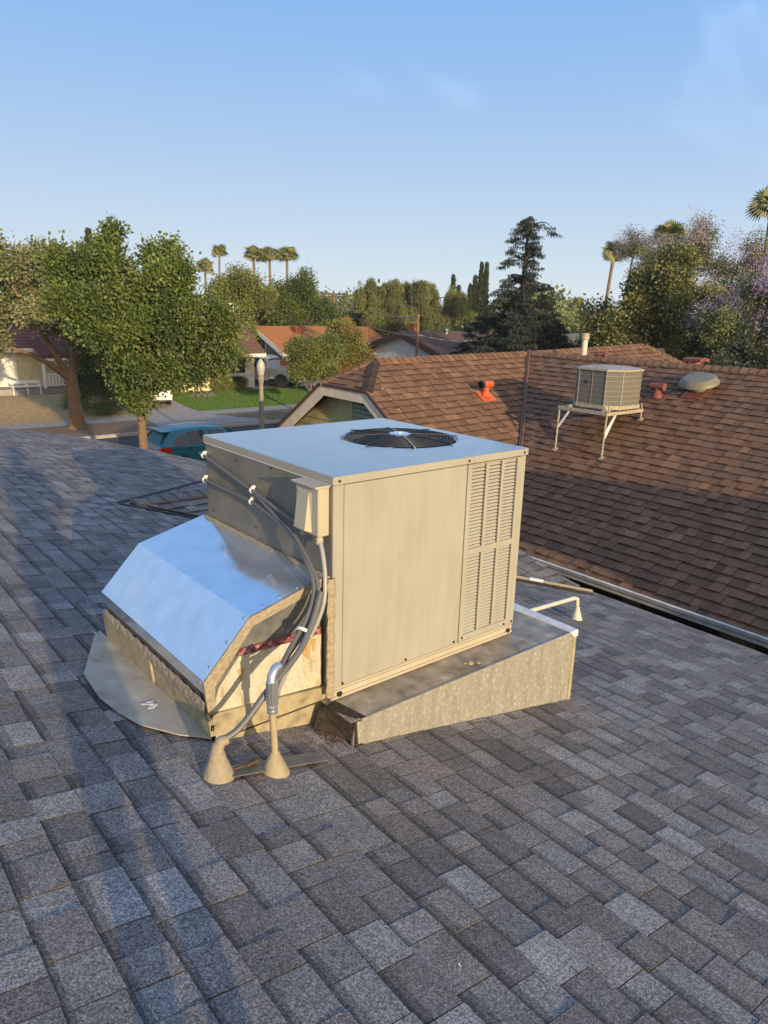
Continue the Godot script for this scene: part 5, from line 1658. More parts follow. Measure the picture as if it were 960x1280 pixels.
# ---------------------------------------------------------------- street furniture
func build_poles() -> void:
	var t := thing("street_lamp", "slim street lamp with a pale acorn globe on our side of the road", "street lamp", Vector3(9.78, GROUND, -17.5))
	var g := Geo.new()
	g.lathe(Vector3.ZERO, Vector3.UP, [Vector2(0.16, 0.0), Vector2(0.16, 0.25), Vector2(0.10, 0.5), Vector2(0.085, 0.7), Vector2(0.068, 2.9), Vector2(0.075, 2.92), Vector2(0.105, 3.05), Vector2(0.09, 3.12), Vector2(0.10, 3.18)], 16)
	obj("post", g.mesh(), M.lamp_metal, t)
	g = Geo.new()
	g.lathe(Vector3(0, 3.18, 0), Vector3.UP, [Vector2(0.09, 0.0), Vector2(0.125, 0.15), Vector2(0.132, 0.24), Vector2(0.112, 0.35), Vector2(0.07, 0.42), Vector2(0.025, 0.47), Vector2(0.0, 0.50)], 16)
	obj("globe", g.mesh(), M.lamp_globe, t)
	# far utility poles
	t = thing("utility_pole", "tall wooden utility pole with a crossarm rising among the far trees", "utility pole", Vector3(41.9, -3.2, -58.7))
	g = Geo.new()
	g.tube([Vector3.ZERO, Vector3(0, 6.15, 0)], [0.19, 0.15], 8)
	obj("post", g.mesh(), M.pole_wood, t)
	for y in [6.0, 5.78]:
		g = Geo.new()
		g.bar(Vector3(-0.95, y, -0.75), Vector3(0.95, y, 0.75), 0.14, 0.13)
		obj("crossarm", g.mesh(), M.bark_dark, t)
	for k in 5:
		g = Geo.new()
		var s := lerpf(-0.85, 0.85, k / 4.0)
		g.lathe(Vector3(s, 6.06, s * 0.79), Vector3.UP, [Vector2(0.05, 0.0), Vector2(0.06, 0.1), Vector2(0.0, 0.16)], 6)
		obj("insulator", g.mesh(), M.bark_dark, t)
	t = thing("utility_pole", "short pale utility pole beside the dark brown roof", "utility pole", Vector3(30.45, -3.2, -33.4))
	g = Geo.new()
	g.tube([Vector3.ZERO, Vector3(0, 4.5, 0)], [0.10, 0.08], 8)
	obj("post", g.mesh(), M.pole_wood, t)
	g = Geo.new()
	g.box(Vector3(-0.10, 4.35, -0.10), Vector3(0.10, 4.47, 0.10), 0.02)
	obj("cap", g.mesh(), M.wood, t)
	# wires between them
	var ends := [
		[Vector3(41.9, 2.78, -58.7), Vector3(30.45, 1.10, -33.4), 0.55, 0.035, "upper sagging overhead wire between the two utility poles"],
		[Vector3(41.9, 2.2, -58.7), Vector3(30.45, -0.05, -33.4), 0.75, 0.03, "lower sagging overhead wire between the two utility poles"],
		[Vector3(41.9, 2.7, -58.7), Vector3(26.0, 1.4, -61.0), 0.7, 0.03, "overhead wire running left from the tall utility pole"],
		[Vector3(30.45, 0.05, -33.4), Vector3(42.0, 0.0, -36.0), 0.5, 0.03, "overhead wire running right from the short utility pole over the dark roof"],
	]
	for e in ends:
		var pts := []
		for i in 21:
			var s := i / 20.0
			var p: Vector3 = e[0].lerp(e[1], s)
			p.y -= e[2] * 4.0 * s * (1.0 - s)
			pts.append(p)
		g = Geo.new()
		g.tube(pts, [e[3]], 5, false)
		tag(obj("overhead_wire", g.mesh(), M.wire), e[4], "overhead wire", "overhead wires")

# ---------------------------------------------------------------- far houses
func gable_house(called: String, label: String, at: Vector3, turn: float, L: float, W: float, eave: float, rise: float, wall_m: Material, roof_m: Material, over := 0.45, trim: Material = null) -> Node3D:
	# ridge along local x, length L, depth W
	var t := thing(called, label, "house", at, turn)
	var w := W * 0.5
	var l := L * 0.5
	var g := Geo.new()
	g.box(Vector3(-l, 0, -w), Vector3(l, eave, w))
	for s in [-1.0, 1.0]:
		g.tri(Vector3(l * s, eave, -w), Vector3(l * s, eave, w), Vector3(l * s, eave + rise, 0), Vector3(s, 0, 0))
	obj("wall", g.mesh(), wall_m, t)
	var k := rise / w
	for s in [-1.0, 1.0]:
		g = Geo.new()
		var e0 := Vector3(-l - over, eave - over * k, s * (w + over))
		var e1 := Vector3(l + over, eave - over * k, s * (w + over))
		var r0 := Vector3(-l - over, eave + rise, 0)
		var r1 := Vector3(l + over, eave + rise, 0)
		var up := Vector3(0, 0.16, 0)
		g.slab([e0 + up, e1 + up, r1 + up, r0 + up], Vector3(0, w, rise * s).normalized(), 0.12)
		var rf := obj("roof", g.mesh(), roof_m, t)
		# courses of shingles as shallow steps
		g = Geo.new()
		var n := int(Vector2(w + over, (w + over) * k).length() / 0.3)
		for i in n:
			var a := float(i) / n
			var b := float(i + 1) / n
			var nn := Vector3(0, w, rise * s).normalized()
			g.quad(r0.lerp(e0, a) + up + nn * 0.01, r1.lerp(e1, a) + up + nn * 0.01, r1.lerp(e1, b) + up + nn * 0.04, r0.lerp(e0, b) + up + nn * 0.04, nn)
			g.quad(r0.lerp(e0, b) + up + nn * 0.04, r1.lerp(e1, b) + up + nn * 0.04, r1.lerp(e1, b) + up, r0.lerp(e0, b) + up, Vector3(0, -0.3, s))
		var co := obj("shingle_courses", g.mesh(), roof_m, rf)
		co.set_meta("kind", "stuff")
		if trim:
			for x in [[e0, r0, -1.0], [e1, r1, 1.0]]:
				g = Geo.new()
				var d := Vector3(0, -0.24, 0)
				g.slab([x[0] + up * 0.9, x[1] + up * 0.9, x[1] + d, x[0] + d * 0.7], Vector3(x[2], 0, 0), 0.05)
				var bb := obj("barge_board", g.mesh(), trim, t)
				bb.position.x = x[2] * 0.03
			g = Geo.new()
			g.bar(e0 + Vector3(0, 0.02, s * 0.02), e1 + Vector3(0, 0.02, s * 0.02), 0.05, 0.2)
			obj("fascia", g.mesh(), trim, t)
	return t

func add_window(t: Node3D, c: Vector3, w: float, h: float, face: Vector3, frame: Material) -> void:
	var s := face.cross(Vector3.UP)
	var g := Geo.new()
	g.obox(c + face * 0.02, s * w * 0.5, Vector3(0, h * 0.5, 0), face * 0.03, 0.01)
	var f := obj("window", g.mesh(), frame, t)
	for k in [-1.0, 1.0]:
		g = Geo.new()
		g.obox(c + face * 0.052 + s * w * 0.235 * k, s * w * 0.2, Vector3(0, h * 0.42, 0), face * 0.004)
		obj("pane", g.mesh(), M.glass, f)

func build_houses() -> void:
	var gy := ground_y(-40)
	# cream bungalow with red tile porch, far left
	var t := gable_house("cream_bungalow", "cream bungalow with a red tiled porch roof behind the big tree", Vector3(5.0, gy, -43.6), 0.0, 13.0, 7.0, 2.4, 1.9, M.cream, M.red_tile, 0.4, M.white_paint)
	for x in [-4.6, -2.2, 0.6]:
		add_window(t, Vector3(x, 1.35, 3.5), 1.3, 1.1, Vector3(0, 0, 1), M.white_paint)
	obj("door", bx(Vector3(2.3, 0.2, 3.49), Vector3(3.2, 2.25, 3.55), 0.01), M.white_paint, t)
	obj("porch_floor", bx(Vector3(1.2, 0, 3.5), Vector3(6.4, 0.32, 5.0), 0.02), M.concrete, t)
	var g := Geo.new()
	g.slab([Vector3(3.9, 1.95, 5.3), Vector3(6.6, 1.95, 5.3), Vector3(6.6, 2.75, 3.2), Vector3(3.9, 2.75, 3.2)], Vector3(0, 1, 0.4).normalized(), 0.10)
	var pr := obj("porch_roof", g.mesh(), M.red_tile, t)
	for i in 18:
		g = Geo.new()
		var x := 3.95 + i * 0.15
		g.tube([Vector3(x, 1.97, 5.32), Vector3(x, 2.77, 3.22)], [0.055], 6)
		obj("barrel_tile", g.mesh(), M.red_tile, pr)
	obj("porch_beam", bx(Vector3(3.9, 1.72, 5.1), Vector3(6.6, 1.90, 5.25), 0.01), M.white_paint, t)
	for x in [4.0, 6.45]:
		obj("porch_post", bx(Vector3(x, 0.32, 5.08), Vector3(x + 0.13, 1.73, 5.21), 0.01), M.white_paint, t)
	var rl := obj("porch_railing", bx(Vector3(4.0, 0.98, 5.09), Vector3(6.0, 1.05, 5.17), 0.01), M.white_paint, t)
	obj("bottom_rail", bx(Vector3(4.0, 0.42, 5.095), Vector3(6.0, 0.48, 5.165), 0.01), M.white_paint, rl)
	var bal := bx(Vector3(-0.04, 0.48, 5.105), Vector3(0.04, 0.98, 5.155), 0.005)
	for i in 12:
		var o := obj("baluster", bal, M.white_paint, rl)
		o.position.x = 4.13 + i * 0.165
	# white bench in the yard
	t = thing("white_garden_bench", "long low white bench against the cream bungalow", "bench", Vector3(8.2, gy, -38.75))
	obj("seat", bx(Vector3(-0.75, 0.40, -0.2), Vector3(0.75, 0.46, 0.2), 0.01), M.white_paint, t)
	obj("backrest", bx(Vector3(-0.75, 0.55, -0.24), Vector3(0.75, 0.72, -0.20), 0.01), M.white_paint, t)
	for x in [-0.68, 0.0, 0.62]:
		obj("leg", bx(Vector3(x, 0, -0.22), Vector3(x + 0.07, 0.56, 0.16), 0.01), M.white_paint, t)
	# cream house with the steep brown roof
	t = gable_house("cream_house_with_brown_roof", "cream house with a steep brown roof and cream chimney behind the lawn", Vector3(17.0, gy, -40.3), 0.0, 7.2, 6.6, 2.2, 2.05, M.cream, M.far_brown, 0.5, M.white_paint)
	obj("front_room", bx(Vector3(-3.5, 0, 3.3), Vector3(0.3, 1.95, 4.0), 0.01), M.cream, t)
	obj("chimney", bx(Vector3(3.35, 2.5, -0.3), Vector3(3.95, 4.85, 0.3), 0.03), M.cream, t)
	var ch := obj("chimney_base", bx(Vector3(0.32, 0, 3.3), Vector3(0.95, 1.35, 3.95), 0.02), M.brick, t)
	for r in 9:
		for c in 3:
			var o := obj("brick", bx(Vector3(-0.095, 0, 0), Vector3(0.095, 0.10, 0.03), 0.008), M.brick if (r * 5 + c * 3) % 4 else M.cream, ch)
			o.position = Vector3(0.43 + c * 0.205 + (0.04 if r % 2 else -0.02), 0.04 + r * 0.14, 3.945)
	for x in [-2.9, -1.4]:
		add_window(t, Vector3(x, 1.15, 4.0), 0.9, 0.8, Vector3(0, 0, 1), M.white_paint)
	add_window(t, Vector3(2.3, 1.25, 3.3), 1.5, 0.9, Vector3(0, 0, 1), M.white_paint)
	obj("white_side_wall", bx(Vector3(1.2, 0.0, 3.31), Vector3(3.55, 0.85, 3.40), 0.01), M.white_wall, t)
	obj("bench_table", bx(Vector3(1.7, 0.62, 3.42), Vector3(2.6, 0.70, 3.8), 0.01), M.dark_metal, t)
	# green gabled house with an orange-brown roof
	t = gable_house("green_house_with_orange_roof", "green gabled house with white trim and an orange brown roof", Vector3(30.4, -3.2, -45.0), 0.0, 9.4, 6.8, 1.75, 1.45, M.green_wall, M.far_orange, 0.5, M.white_paint)
	add_window(t, Vector3(-4.7, 2.05, 0.1), 1.3, 0.75, Vector3(-1, 0, 0), M.white_paint)
	add_window(t, Vector3(-4.7, 0.9, 1.8), 1.0, 0.8, Vector3(-1, 0, 0), M.white_paint)
	add_window(t, Vector3(-2.6, 1.0, 3.4), 1.2, 0.9, Vector3(0, 0, 1), M.white_paint)
	add_window(t, Vector3(-0.2, 1.0, 3.4), 1.2, 0.9, Vector3(0, 0, 1), M.white_paint)
	obj("chimney", bx(Vector3(-2.5, 2.2, 0.6), Vector3(-1.8, 3.4, 1.2), 0.03), M.brick, t)
	g = Geo.new()
	g.tri(Vector3(3.2, 1.3, 4.4), Vector3(6.0, 1.3, 4.4), Vector3(4.6, 2.2, 4.4), Vector3(0, 0, 1))
	obj("side_gable", g.mesh(), M.cream, t)
	for s in [-1.0, 1.0]:
		g = Geo.new()
		g.slab([Vector3(4.6 + 1.7 * s, 1.25, 4.6), Vector3(4.6, 2.32, 4.6), Vector3(4.6, 2.32, 1.0), Vector3(4.6 + 1.7 * s, 1.25, 1.0)], Vector3(0.55 * s, 1, 0).normalized(), 0.12)
		obj("side_gable_roof", g.mesh(), M.far_orange, t)
		g = Geo.new()
		g.bar(Vector3(4.6 + 1.7 * s, 1.16, 4.62), Vector3(4.6, 2.22, 4.62), 0.05, 0.16)
		obj("side_barge_board", g.mesh(), M.white_paint, t)
	obj("side_wing_wall", bx(Vector3(3.4, 0, 3.4), Vector3(5.9, 1.3, 4.38)), M.cream, t)
	# cross shaped post in a ring of stones on the lawn
	t = thing("wooden_garden_cross", "brown wooden post with a crossarm standing in a ring of stones on the lawn", "garden post", Vector3(16.4, ground_y(-35.6), -35.6))
	obj("post", bx(Vector3(-0.05, 0, -0.05), Vector3(0.05, 1.35, 0.05), 0.01), M.wood, t)
	obj("crossarm", bx(Vector3(-0.45, 1.0, -0.045), Vector3(0.45, 1.1, 0.045), 0.01), M.wood, t)
	for i in 11:
		g = Geo.new()
		var a := TAU * i / 11
		g.lathe(Vector3(cos(a) * 0.6, 0, sin(a) * 0.6), Vector3.UP, [Vector2(0.15, 0.0), Vector2(0.13, 0.10), Vector2(0.06, 0.15), Vector2(0, 0.16)], 7)
		obj("stone", g.mesh(), M.far_grey, t)
	# wooden fence beside it
	t = thing("wooden_fence", "red brown wooden fence behind the silver pickup", "fence", Vector3(23.2, gy, -40.5))
	for i in 22:
		rng.seed = 300 + i
		obj("plank", bx(Vector3(i * 0.165, 0.0, -0.015), Vector3(i * 0.165 + 0.155, rng.randf_range(1.18, 1.24), 0.015), 0.004), M.fence_wood, t)
	obj("rail", bx(Vector3(0, 0.3, -0.06), Vector3(3.6, 0.4, -0.016)), M.fence_wood, t)
	obj("rail", bx(Vector3(0, 0.9, -0.06), Vector3(3.6, 1.0, -0.016)), M.fence_wood, t)
	# grey walled house with dark brown roof
	t = gable_house("grey_house_with_dark_roof", "low grey walled house with a dark brown gabled roof", Vector3(39.0, -3.2, -38.0), 0.0, 11.5, 10.5, 1.5, 1.62, M.white_wall, M.far_dark, 0.5, M.brown_trim)
	obj("chimney", bx(Vector3(-3.6, 2.6, -1.9), Vector3(-3.0, 3.75, -1.3), 0.03), M.brick, t)
	for x in [-2.1, 1.2]:
		g = Geo.new()
		g.lathe(Vector3(x, 3.0, 0.6), Vector3.UP, [Vector2(0.1, -0.3), Vector2(0.1, 0.25), Vector2(0.2, 0.3), Vector2(0.2, 0.42), Vector2(0.05, 0.5), Vector2(0, 0.5)], 12)
		obj("roof_vent", g.mesh(), M.zinc, t)
	# white houses glimpsed below the deodar
	t = gable_house("white_gabled_house", "white gabled house half hidden below the dark cedar", Vector3(37.5, -3.2, -27.0), 0.0, 8.0, 6.0, 1.9, 1.5, M.white_wall, M.far_grey, 0.4, M.white_paint)
	add_window(t, Vector3(-4.0, 1.3, 0.5), 1.2, 0.9, Vector3(-1, 0, 0), M.white_paint)
	t = gable_house("small_grey_roofed_house", "small house with grey roof beside the flue pipe", Vector3(31.5, -3.2, -20.6), 0.0, 5.0, 3.6, 2.2, 0.85, M.house_wall, M.far_grey, 0.35, M.white_paint)
	# unseen building added behind the camera to shade the neighbour's lower roof
	t = thing("added_shade_building", "added unseen building whose uneven gabled roof shades the lower brown roof", "building", Vector3.ZERO)
	g = Geo.new()
	g.slab([Vector3(3.9, GROUND, 6.2), Vector3(3.9, 0.85, 6.2), Vector3(4.5, 1.5, 6.2), Vector3(5.7, 0.95, 6.2), Vector3(5.7, GROUND, 6.2)], Vector3(0, 0, -1), 6.0)
	obj("wall", g.mesh(), M.house_wall, t)
	for q in [[Vector3(3.68, 0.70, 6.0), Vector3(4.5, 1.59, 6.0)], [Vector3(4.5, 1.59, 6.0), Vector3(5.95, 0.92, 6.0)]]:
		g = Geo.new()
		g.slab([q[0], q[1], q[1] + Vector3(0, 0, 6.4), q[0] + Vector3(0, 0, 6.4)], Vector3(-(q[1].y - q[0].y), q[1].x - q[0].x, 0).normalized(), 0.1)
		obj("roof", g.mesh(), M.far_brown, t)
# ---------------------------------------------------------------- trees
var clumps := {}
func leaf_clump(kind: String) -> ArrayMesh:
	if clumps.has(kind):
		return clumps[kind]
	var r := RandomNumberGenerator.new()
	r.seed = hash(kind)
	var g := Geo.new()
	if kind == "broad" or kind == "small" or kind == "flower":
		var n: int = {"broad": 16, "small": 26, "flower": 22}[kind]
		var len: float = {"broad": 0.30, "small": 0.20, "flower": 0.16}[kind]
		for i in n:
			var p := Vector3(r.randfn(), r.randfn() * 0.8, r.randfn()) * 0.42
			var d := (p.normalized() + Vector3(r.randfn(), r.randfn() - 0.3, r.randfn()) * 0.7).normalized()
			var side := d.cross(Vector3(r.randfn(), r.randfn(), r.randfn())).normalized()
			var nn := d.cross(side)
			var l := len * r.randf_range(0.7, 1.3)
			var w := l * 0.36
			var k := r.randf_range(0.84, 1.16)
			g.col = Color(k, k, k)
			var mid := p + d * l * 0.5 - nn * w * 0.3
			g.tri(p, mid + side * w, p + d * l, nn)
			g.tri(p, mid - side * w, p + d * l, nn)
	elif kind == "strand":
		for i in 14:
			var p := Vector3(r.randfn() * 0.35, r.randf_range(-0.2, 0.5), r.randfn() * 0.35)
			var drift := Vector3(r.randfn() * 0.08, 0, r.randfn() * 0.08)
			var k := r.randf_range(0.7, 1.3)
			g.col = Color(k, k, k)
			for s in 5:
				var q := p + drift * s + Vector3(0, -0.26 * s, 0)
				var a := r.randf() * TAU
				for e in 2:
					var d := Vector3(cos(a + e * 2.4) * 0.4, -1, sin(a + e * 2.4) * 0.4).normalized()
					var sd := d.cross(Vector3(sin(a), 0.2, cos(a))).normalized()
					g.tri(q - sd * 0.03, q + sd * 0.03, q + d * 0.34, sd.cross(d))
	elif kind == "needle":
		for i in 30:
			var p := Vector3(r.randf_range(-0.5, 0.5), r.randf_range(-0.12, 0.06), r.randf_range(-0.5, 0.5))
			var k := r.randf_range(0.65, 1.3)
			g.col = Color(k, k, k)
			var d := Vector3(r.randfn() * 0.5, -0.75 - r.randf() * 0.8, r.randfn() * 0.5).normalized()
			var sd := d.cross(Vector3(r.randfn(), 0.1, r.randfn())).normalized()
			var l := r.randf_range(0.25, 0.55)
			g.tri(p - sd * 0.035, p + sd * 0.035, p + d * l, sd.cross(d))
			g.tri(p - sd * 0.01, p + d * l * 0.4 + sd * 0.05, p + d * l, sd.cross(d))
	elif kind == "spire":
		for i in 26:
			var a := r.randf() * TAU
			var p := Vector3(cos(a), 0, sin(a)) * r.randf_range(0.1, 0.5) + Vector3(0, r.randf_range(-0.4, 0.4), 0)
			var d := Vector3(cos(a) * 0.35, 1, sin(a) * 0.35).normalized()
			var sd := d.cross(Vector3(cos(a), 0, sin(a)).rotated(Vector3.UP, r.randfn() * 0.6)).normalized()
			var k := r.randf_range(0.7, 1.3)
			g.col = Color(k, k, k)
			g.tri(p - sd * 0.08, p + sd * 0.08, p + d * 0.42, sd.cross(d))
	clumps[kind] = g.mesh()
	return clumps[kind]

var leaf_m: StandardMaterial3D
var flower_m: StandardMaterial3D
func crown_mesh(called: String, parent: Node, spots: Array, kind: String, size: float, cols: Array, r: RandomNumberGenerator, m: Material, tone := []) -> void:
	var mm := MultiMesh.new()
	mm.transform_format = MultiMesh.TRANSFORM_3D
	mm.use_colors = true
	mm.mesh = leaf_clump(kind)
	mm.instance_count = spots.size()
	for i in spots.size():
		var b: Basis
		if kind == "strand" or kind == "needle" or kind == "spire":
			b = Basis(Vector3.UP, r.randf() * TAU)
		else:
			b = Basis.from_euler(Vector3(r.randf() * TAU, r.randf() * TAU, r.randf() * TAU))
		var s := size * r.randf_range(0.7, 1.3)
		mm.set_instance_transform(i, Transform3D(b.scaled(Vector3(s, s, s)), spots[i]))
		var c: Color = tone[i] if tone.size() else cols[r.randi() % cols.size()]
		var k := r.randf_range(0.86, 1.14)
		mm.set_instance_color(i, Color(c.r * k, c.g * k, c.b * k))
	var o := MultiMeshInstance3D.new()
	o.multimesh = mm
	o.material_override = m
	o.name = called
	o.set_meta("kind", "stuff")
	parent.add_child(o)

# lobes: [centre (relative to foot), radius vector]
func make_tree(called: String, label: String, at: Vector3, trunk_r: float, fork: float, lobes: Array, n: int, size: float, cols: Array, sd: int, kind := "broad", group := "", bark: Material = null, lean := Vector3.ZERO) -> Node3D:
	var r := RandomNumberGenerator.new()
	r.seed = sd
	var t := thing(called, label, "tree", at, 0.0, group)
	var g := Geo.new()
	var top := Vector3(lean.x, fork, lean.z)
	g.tube([Vector3(0, -0.1, 0), Vector3(0, 0.18, 0), Vector3(lean.x * 0.3, fork * 0.4, lean.z * 0.3), top, top + Vector3(0, 0.3, 0)], [trunk_r * 1.9, trunk_r * 1.25, trunk_r, trunk_r * 0.9, trunk_r * 0.7], 12)
	var subs := []
	var vol := 0.0
	for lb in lobes:
		vol += pow(lb[1].x * lb[1].y * lb[1].z, 0.6)
	for li in lobes.size():
		var lb = lobes[li]
		var c: Vector3 = lb[0]
		var R: Vector3 = lb[1]
		var from := top - Vector3(0, 0.2, 0)
		var lr := trunk_r * 0.6
		if li > 3:
			# later limbs branch off the nearest earlier one
			lr = trunk_r * 0.28
			var best := 1e9
			for k in li:
				var mp: Vector3 = from.lerp(lobes[k][0], 0.55)
				if mp.distance_to(c) < best:
					best = mp.distance_to(c)
					from = mp if k < 4 else from
		var mid := from.lerp(c, 0.5) + Vector3(r.randfn(), absf(r.randfn()) * 0.5, r.randfn()) * 0.22 * R.x
		g.tube(curve_pts([from, mid, c], 6), [lr, lr * 0.8, lr * 0.66, lr * 0.54, lr * 0.42, lr * 0.33, lr * 0.24], 7)
		var m := int(maxf(6.0, 46.0 * pow(R.x * R.y * R.z, 0.6) / vol))
		for i in m:
			var d := Vector3(r.randfn(), r.randfn(), r.randfn()).normalized()
			var k := pow(r.randf(), 0.45)
			var p := c + Vector3(d.x * R.x, d.y * R.y, d.z * R.z) * k * 0.88
			var rs := minf(R.x, R.y) * r.randf_range(0.24, 0.42)
			subs.append([p, rs])
			if i % 2 == 0:
				var q := c.lerp(p, 0.5) + Vector3(r.randfn(), r.randfn(), r.randfn()) * 0.1
				g.tube([c, q, p], [trunk_r * 0.17, trunk_r * 0.11, 0.012], 5, false)
	obj("trunk", g.mesh(), bark if bark else M.bark, t)
	var spots := []
	var tone := []
	for i in n:
		var si := r.randi() % subs.size()
		var s = subs[si]
		var d := Vector3(r.randfn(), r.randfn(), r.randfn()).normalized()
		var far := 1.1
		if r.randf() < 0.2:
			far = r.randf_range(1.2, 1.9)
		var p: Vector3 = s[0] + d * s[1] * pow(r.randf(), 0.4) * far
		tone.append(cols[(si * 7 + (1 if r.randf() < 0.3 else 0)) % cols.size()] * (0.72 + 0.5 * fposmod(si * 0.618, 1.0)))
		if kind == "strand":
			p.y -= absf(r.randfn()) * 0.5
		spots.append(p)
	crown_mesh("crown", t, spots, kind, size, cols, r, leaf_m, tone)
	return t

var frond_m: Mesh
func make_palm(label: String, at: Vector3, h: float, crown: float, sd: int) -> void:
	var r := RandomNumberGenerator.new()
	r.seed = sd
	var t := thing("fan_palm", label, "palm tree", at, 0.0, "fan palms above the trees")
	var g := Geo.new()
	var lean := Vector3(r.randfn() * 0.3, 0, r.randfn() * 0.3)
	var top := Vector3(0, h - crown * 0.75, 0) + lean
	g.tube(curve_pts([Vector3.ZERO, Vector3(0, h * 0.5, 0) + lean * 0.3, top], 8), [crown * 0.15, crown * 0.11, crown * 0.095, crown * 0.10], 9)
	obj("trunk", g.mesh(), M.palm_bark, t)
	if frond_m == null:
		var f := Geo.new()
		for k in 13:
			var a := lerpf(-1.25, 1.25, k / 12.0)
			var d := Vector3(sin(a), 0, cos(a))
			var kk := 0.8 + 0.4 * absf(sin(k * 7.3))
			f.col = Color(kk, kk, kk)
			var b := Vector3(0, 0, 0.34)
			var sd2 := Vector3(d.z, 0, -d.x) * 0.042
			var l := 0.68 - 0.12 * absf(a)
			var m := b + d * l * 0.6 + Vector3(0, 0.03, 0)
			f.tri(b, m + sd2, m - sd2, Vector3.UP)
			f.tri(m + sd2, m - sd2, b + d * l + Vector3(0, -0.14, 0), Vector3.UP)
		f.col = Color(1.1, 1.0, 0.7)
		f.bar(Vector3.ZERO, Vector3(0, 0, 0.5), 0.03, 0.02)
		frond_m = f.mesh()
	var green := leaf_mat(0.5, 0.3)
	green.albedo_color = Color(0.17, 0.19, 0.07).linear_to_srgb()
	var pale := leaf_mat(0.5, 0.3)
	pale.albedo_color = Color(0.26, 0.25, 0.10).linear_to_srgb()
	var dead := leaf_mat(0.8, 0.2)
	dead.albedo_color = Color(0.26, 0.19, 0.11).linear_to_srgb()
	for i in 38:
		var el := lerpf(1.25, -0.65, pow(i / 37.0, 0.8)) + r.randfn() * 0.1
		var az := i * 2.39996 + r.randfn() * 0.15
		var o := obj("frond", frond_m, dead if el < -0.6 else (pale if r.randf() < 0.6 else green), t)
		var bs := Basis(Vector3.UP, az) * Basis(Vector3.RIGHT, -el) * Basis(Vector3.BACK, r.randfn() * 0.6)
		o.transform = Transform3D(bs.scaled(Vector3.ONE * crown * r.randf_range(0.7, 1.15) * (0.7 if el < -0.45 else 1.0)), top)

func make_cypress(label: String, at: Vector3, h: float, w: float, sd: int) -> void:
	var r := RandomNumberGenerator.new()
	r.seed = sd
	var t := thing("italian_cypress", label, "tree", at, 0.0, "slender cypress trees")
	var g := Geo.new()
	g.tube([Vector3.ZERO, Vector3(0, h * 0.9, 0)], [0.14, 0.03], 7)
	obj("trunk", g.mesh(), M.bark_dark, t)
	var spots := []
	for i in int(h * 110):
		var y := r.randf_range(0.05, 1.0)
		var rr: float = w * 0.5 * minf(1.0, 0.5 + y * 1.6) * pow(1.0 - y, 0.42) * 1.15 * sqrt(r.randf())
		var a := r.randf() * TAU
		spots.append(Vector3(cos(a) * rr, y * h, sin(a) * rr))
	crown_mesh("crown", t, spots, "spire", 0.32, [Color(0.045, 0.060, 0.022), Color(0.06, 0.075, 0.028), Color(0.035, 0.05, 0.02)], r, leaf_m)

func make_deodar(at: Vector3) -> void:
	var r := RandomNumberGenerator.new()
	r.seed = 404
	var t := thing("deodar_cedar", "dark drooping cedar with a leaning ragged top behind the brown roof", "tree", at)
	var g := Geo.new()
	var H := 9.1
	var spine := func(y: float) -> Vector3: return Vector3(-0.10 * pow(y / H, 6.0) * 2.0, y, 0.12 * pow(y / H, 6.0) * 2.0)
	var pts := []
	for i in 13:
		pts.append(spine.call(H * i / 12.0))
	g.tube(pts, [0.34, 0.31, 0.29, 0.26, 0.24, 0.21, 0.18, 0.15, 0.13, 0.10, 0.07, 0.05, 0.02], 9)
	var spots := []
	# tiers: height, reach in metres
	var tiers := [[9.05, 0.65], [8.75, 1.1], [8.4, 1.2], [8.0, 0.7], [7.6, 0.9], [7.2, 1.2], [6.8, 1.05], [6.4, 1.35], [6.0, 1.7], [5.6, 1.9], [5.2, 2.2], [4.8, 2.5], [4.4, 2.8], [4.0, 3.0], [3.6, 3.1], [3.2, 3.2], [2.8, 3.3], [2.4, 3.3]]
	for tr in tiers:
		var nb := 3 if tr[0] > 6.2 else (7 if tr[0] > 4.7 else 9)
		var off := r.randf() * TAU
		for b in nb:
			var a := off + TAU * b / nb + r.randfn() * 0.3
			var reach: float = tr[1] * r.randf_range(0.45, 1.2)
			var base: Vector3 = spine.call(tr[0] + r.randfn() * 0.13)
			var d := Vector3(cos(a), 0, sin(a))
			var tip := base + d * reach + Vector3(0, -0.16 - 0.26 * reach * r.randf_range(0.5, 1.4), 0)
			var mid := base + d * reach * 0.55 + Vector3(0, 0.12 * reach, 0)
			var bp2 := curve_pts([base, mid, tip], 8)
			g.tube(bp2, [0.05 + 0.02 * reach, 0.04, 0.03, 0.025, 0.02, 0.015, 0.012, 0.01, 0.006], 5, false)
			var m := int((4 + reach * 8) if tr[0] > 5.0 else (10 + reach * 24))
			for i in m:
				var s := pow(r.randf(), 0.7)
				var p: Vector3 = bp2[int(s * 8)]
				var side := Vector3(-d.z, 0, d.x)
				p += side * r.randfn() * 0.13 * (0.4 + reach * 0.35) + Vector3(0, -absf(r.randfn()) * 0.10, 0) + d * r.randfn() * 0.08
				spots.append(p)
	obj("trunk", g.mesh(), M.bark_dark, t)
	crown_mesh("crown", t, spots, "needle", 0.33, [Color(0.030, 0.046, 0.034), Color(0.040, 0.058, 0.042), Color(0.024, 0.036, 0.028), Color(0.05, 0.066, 0.045)], r, leaf_m)

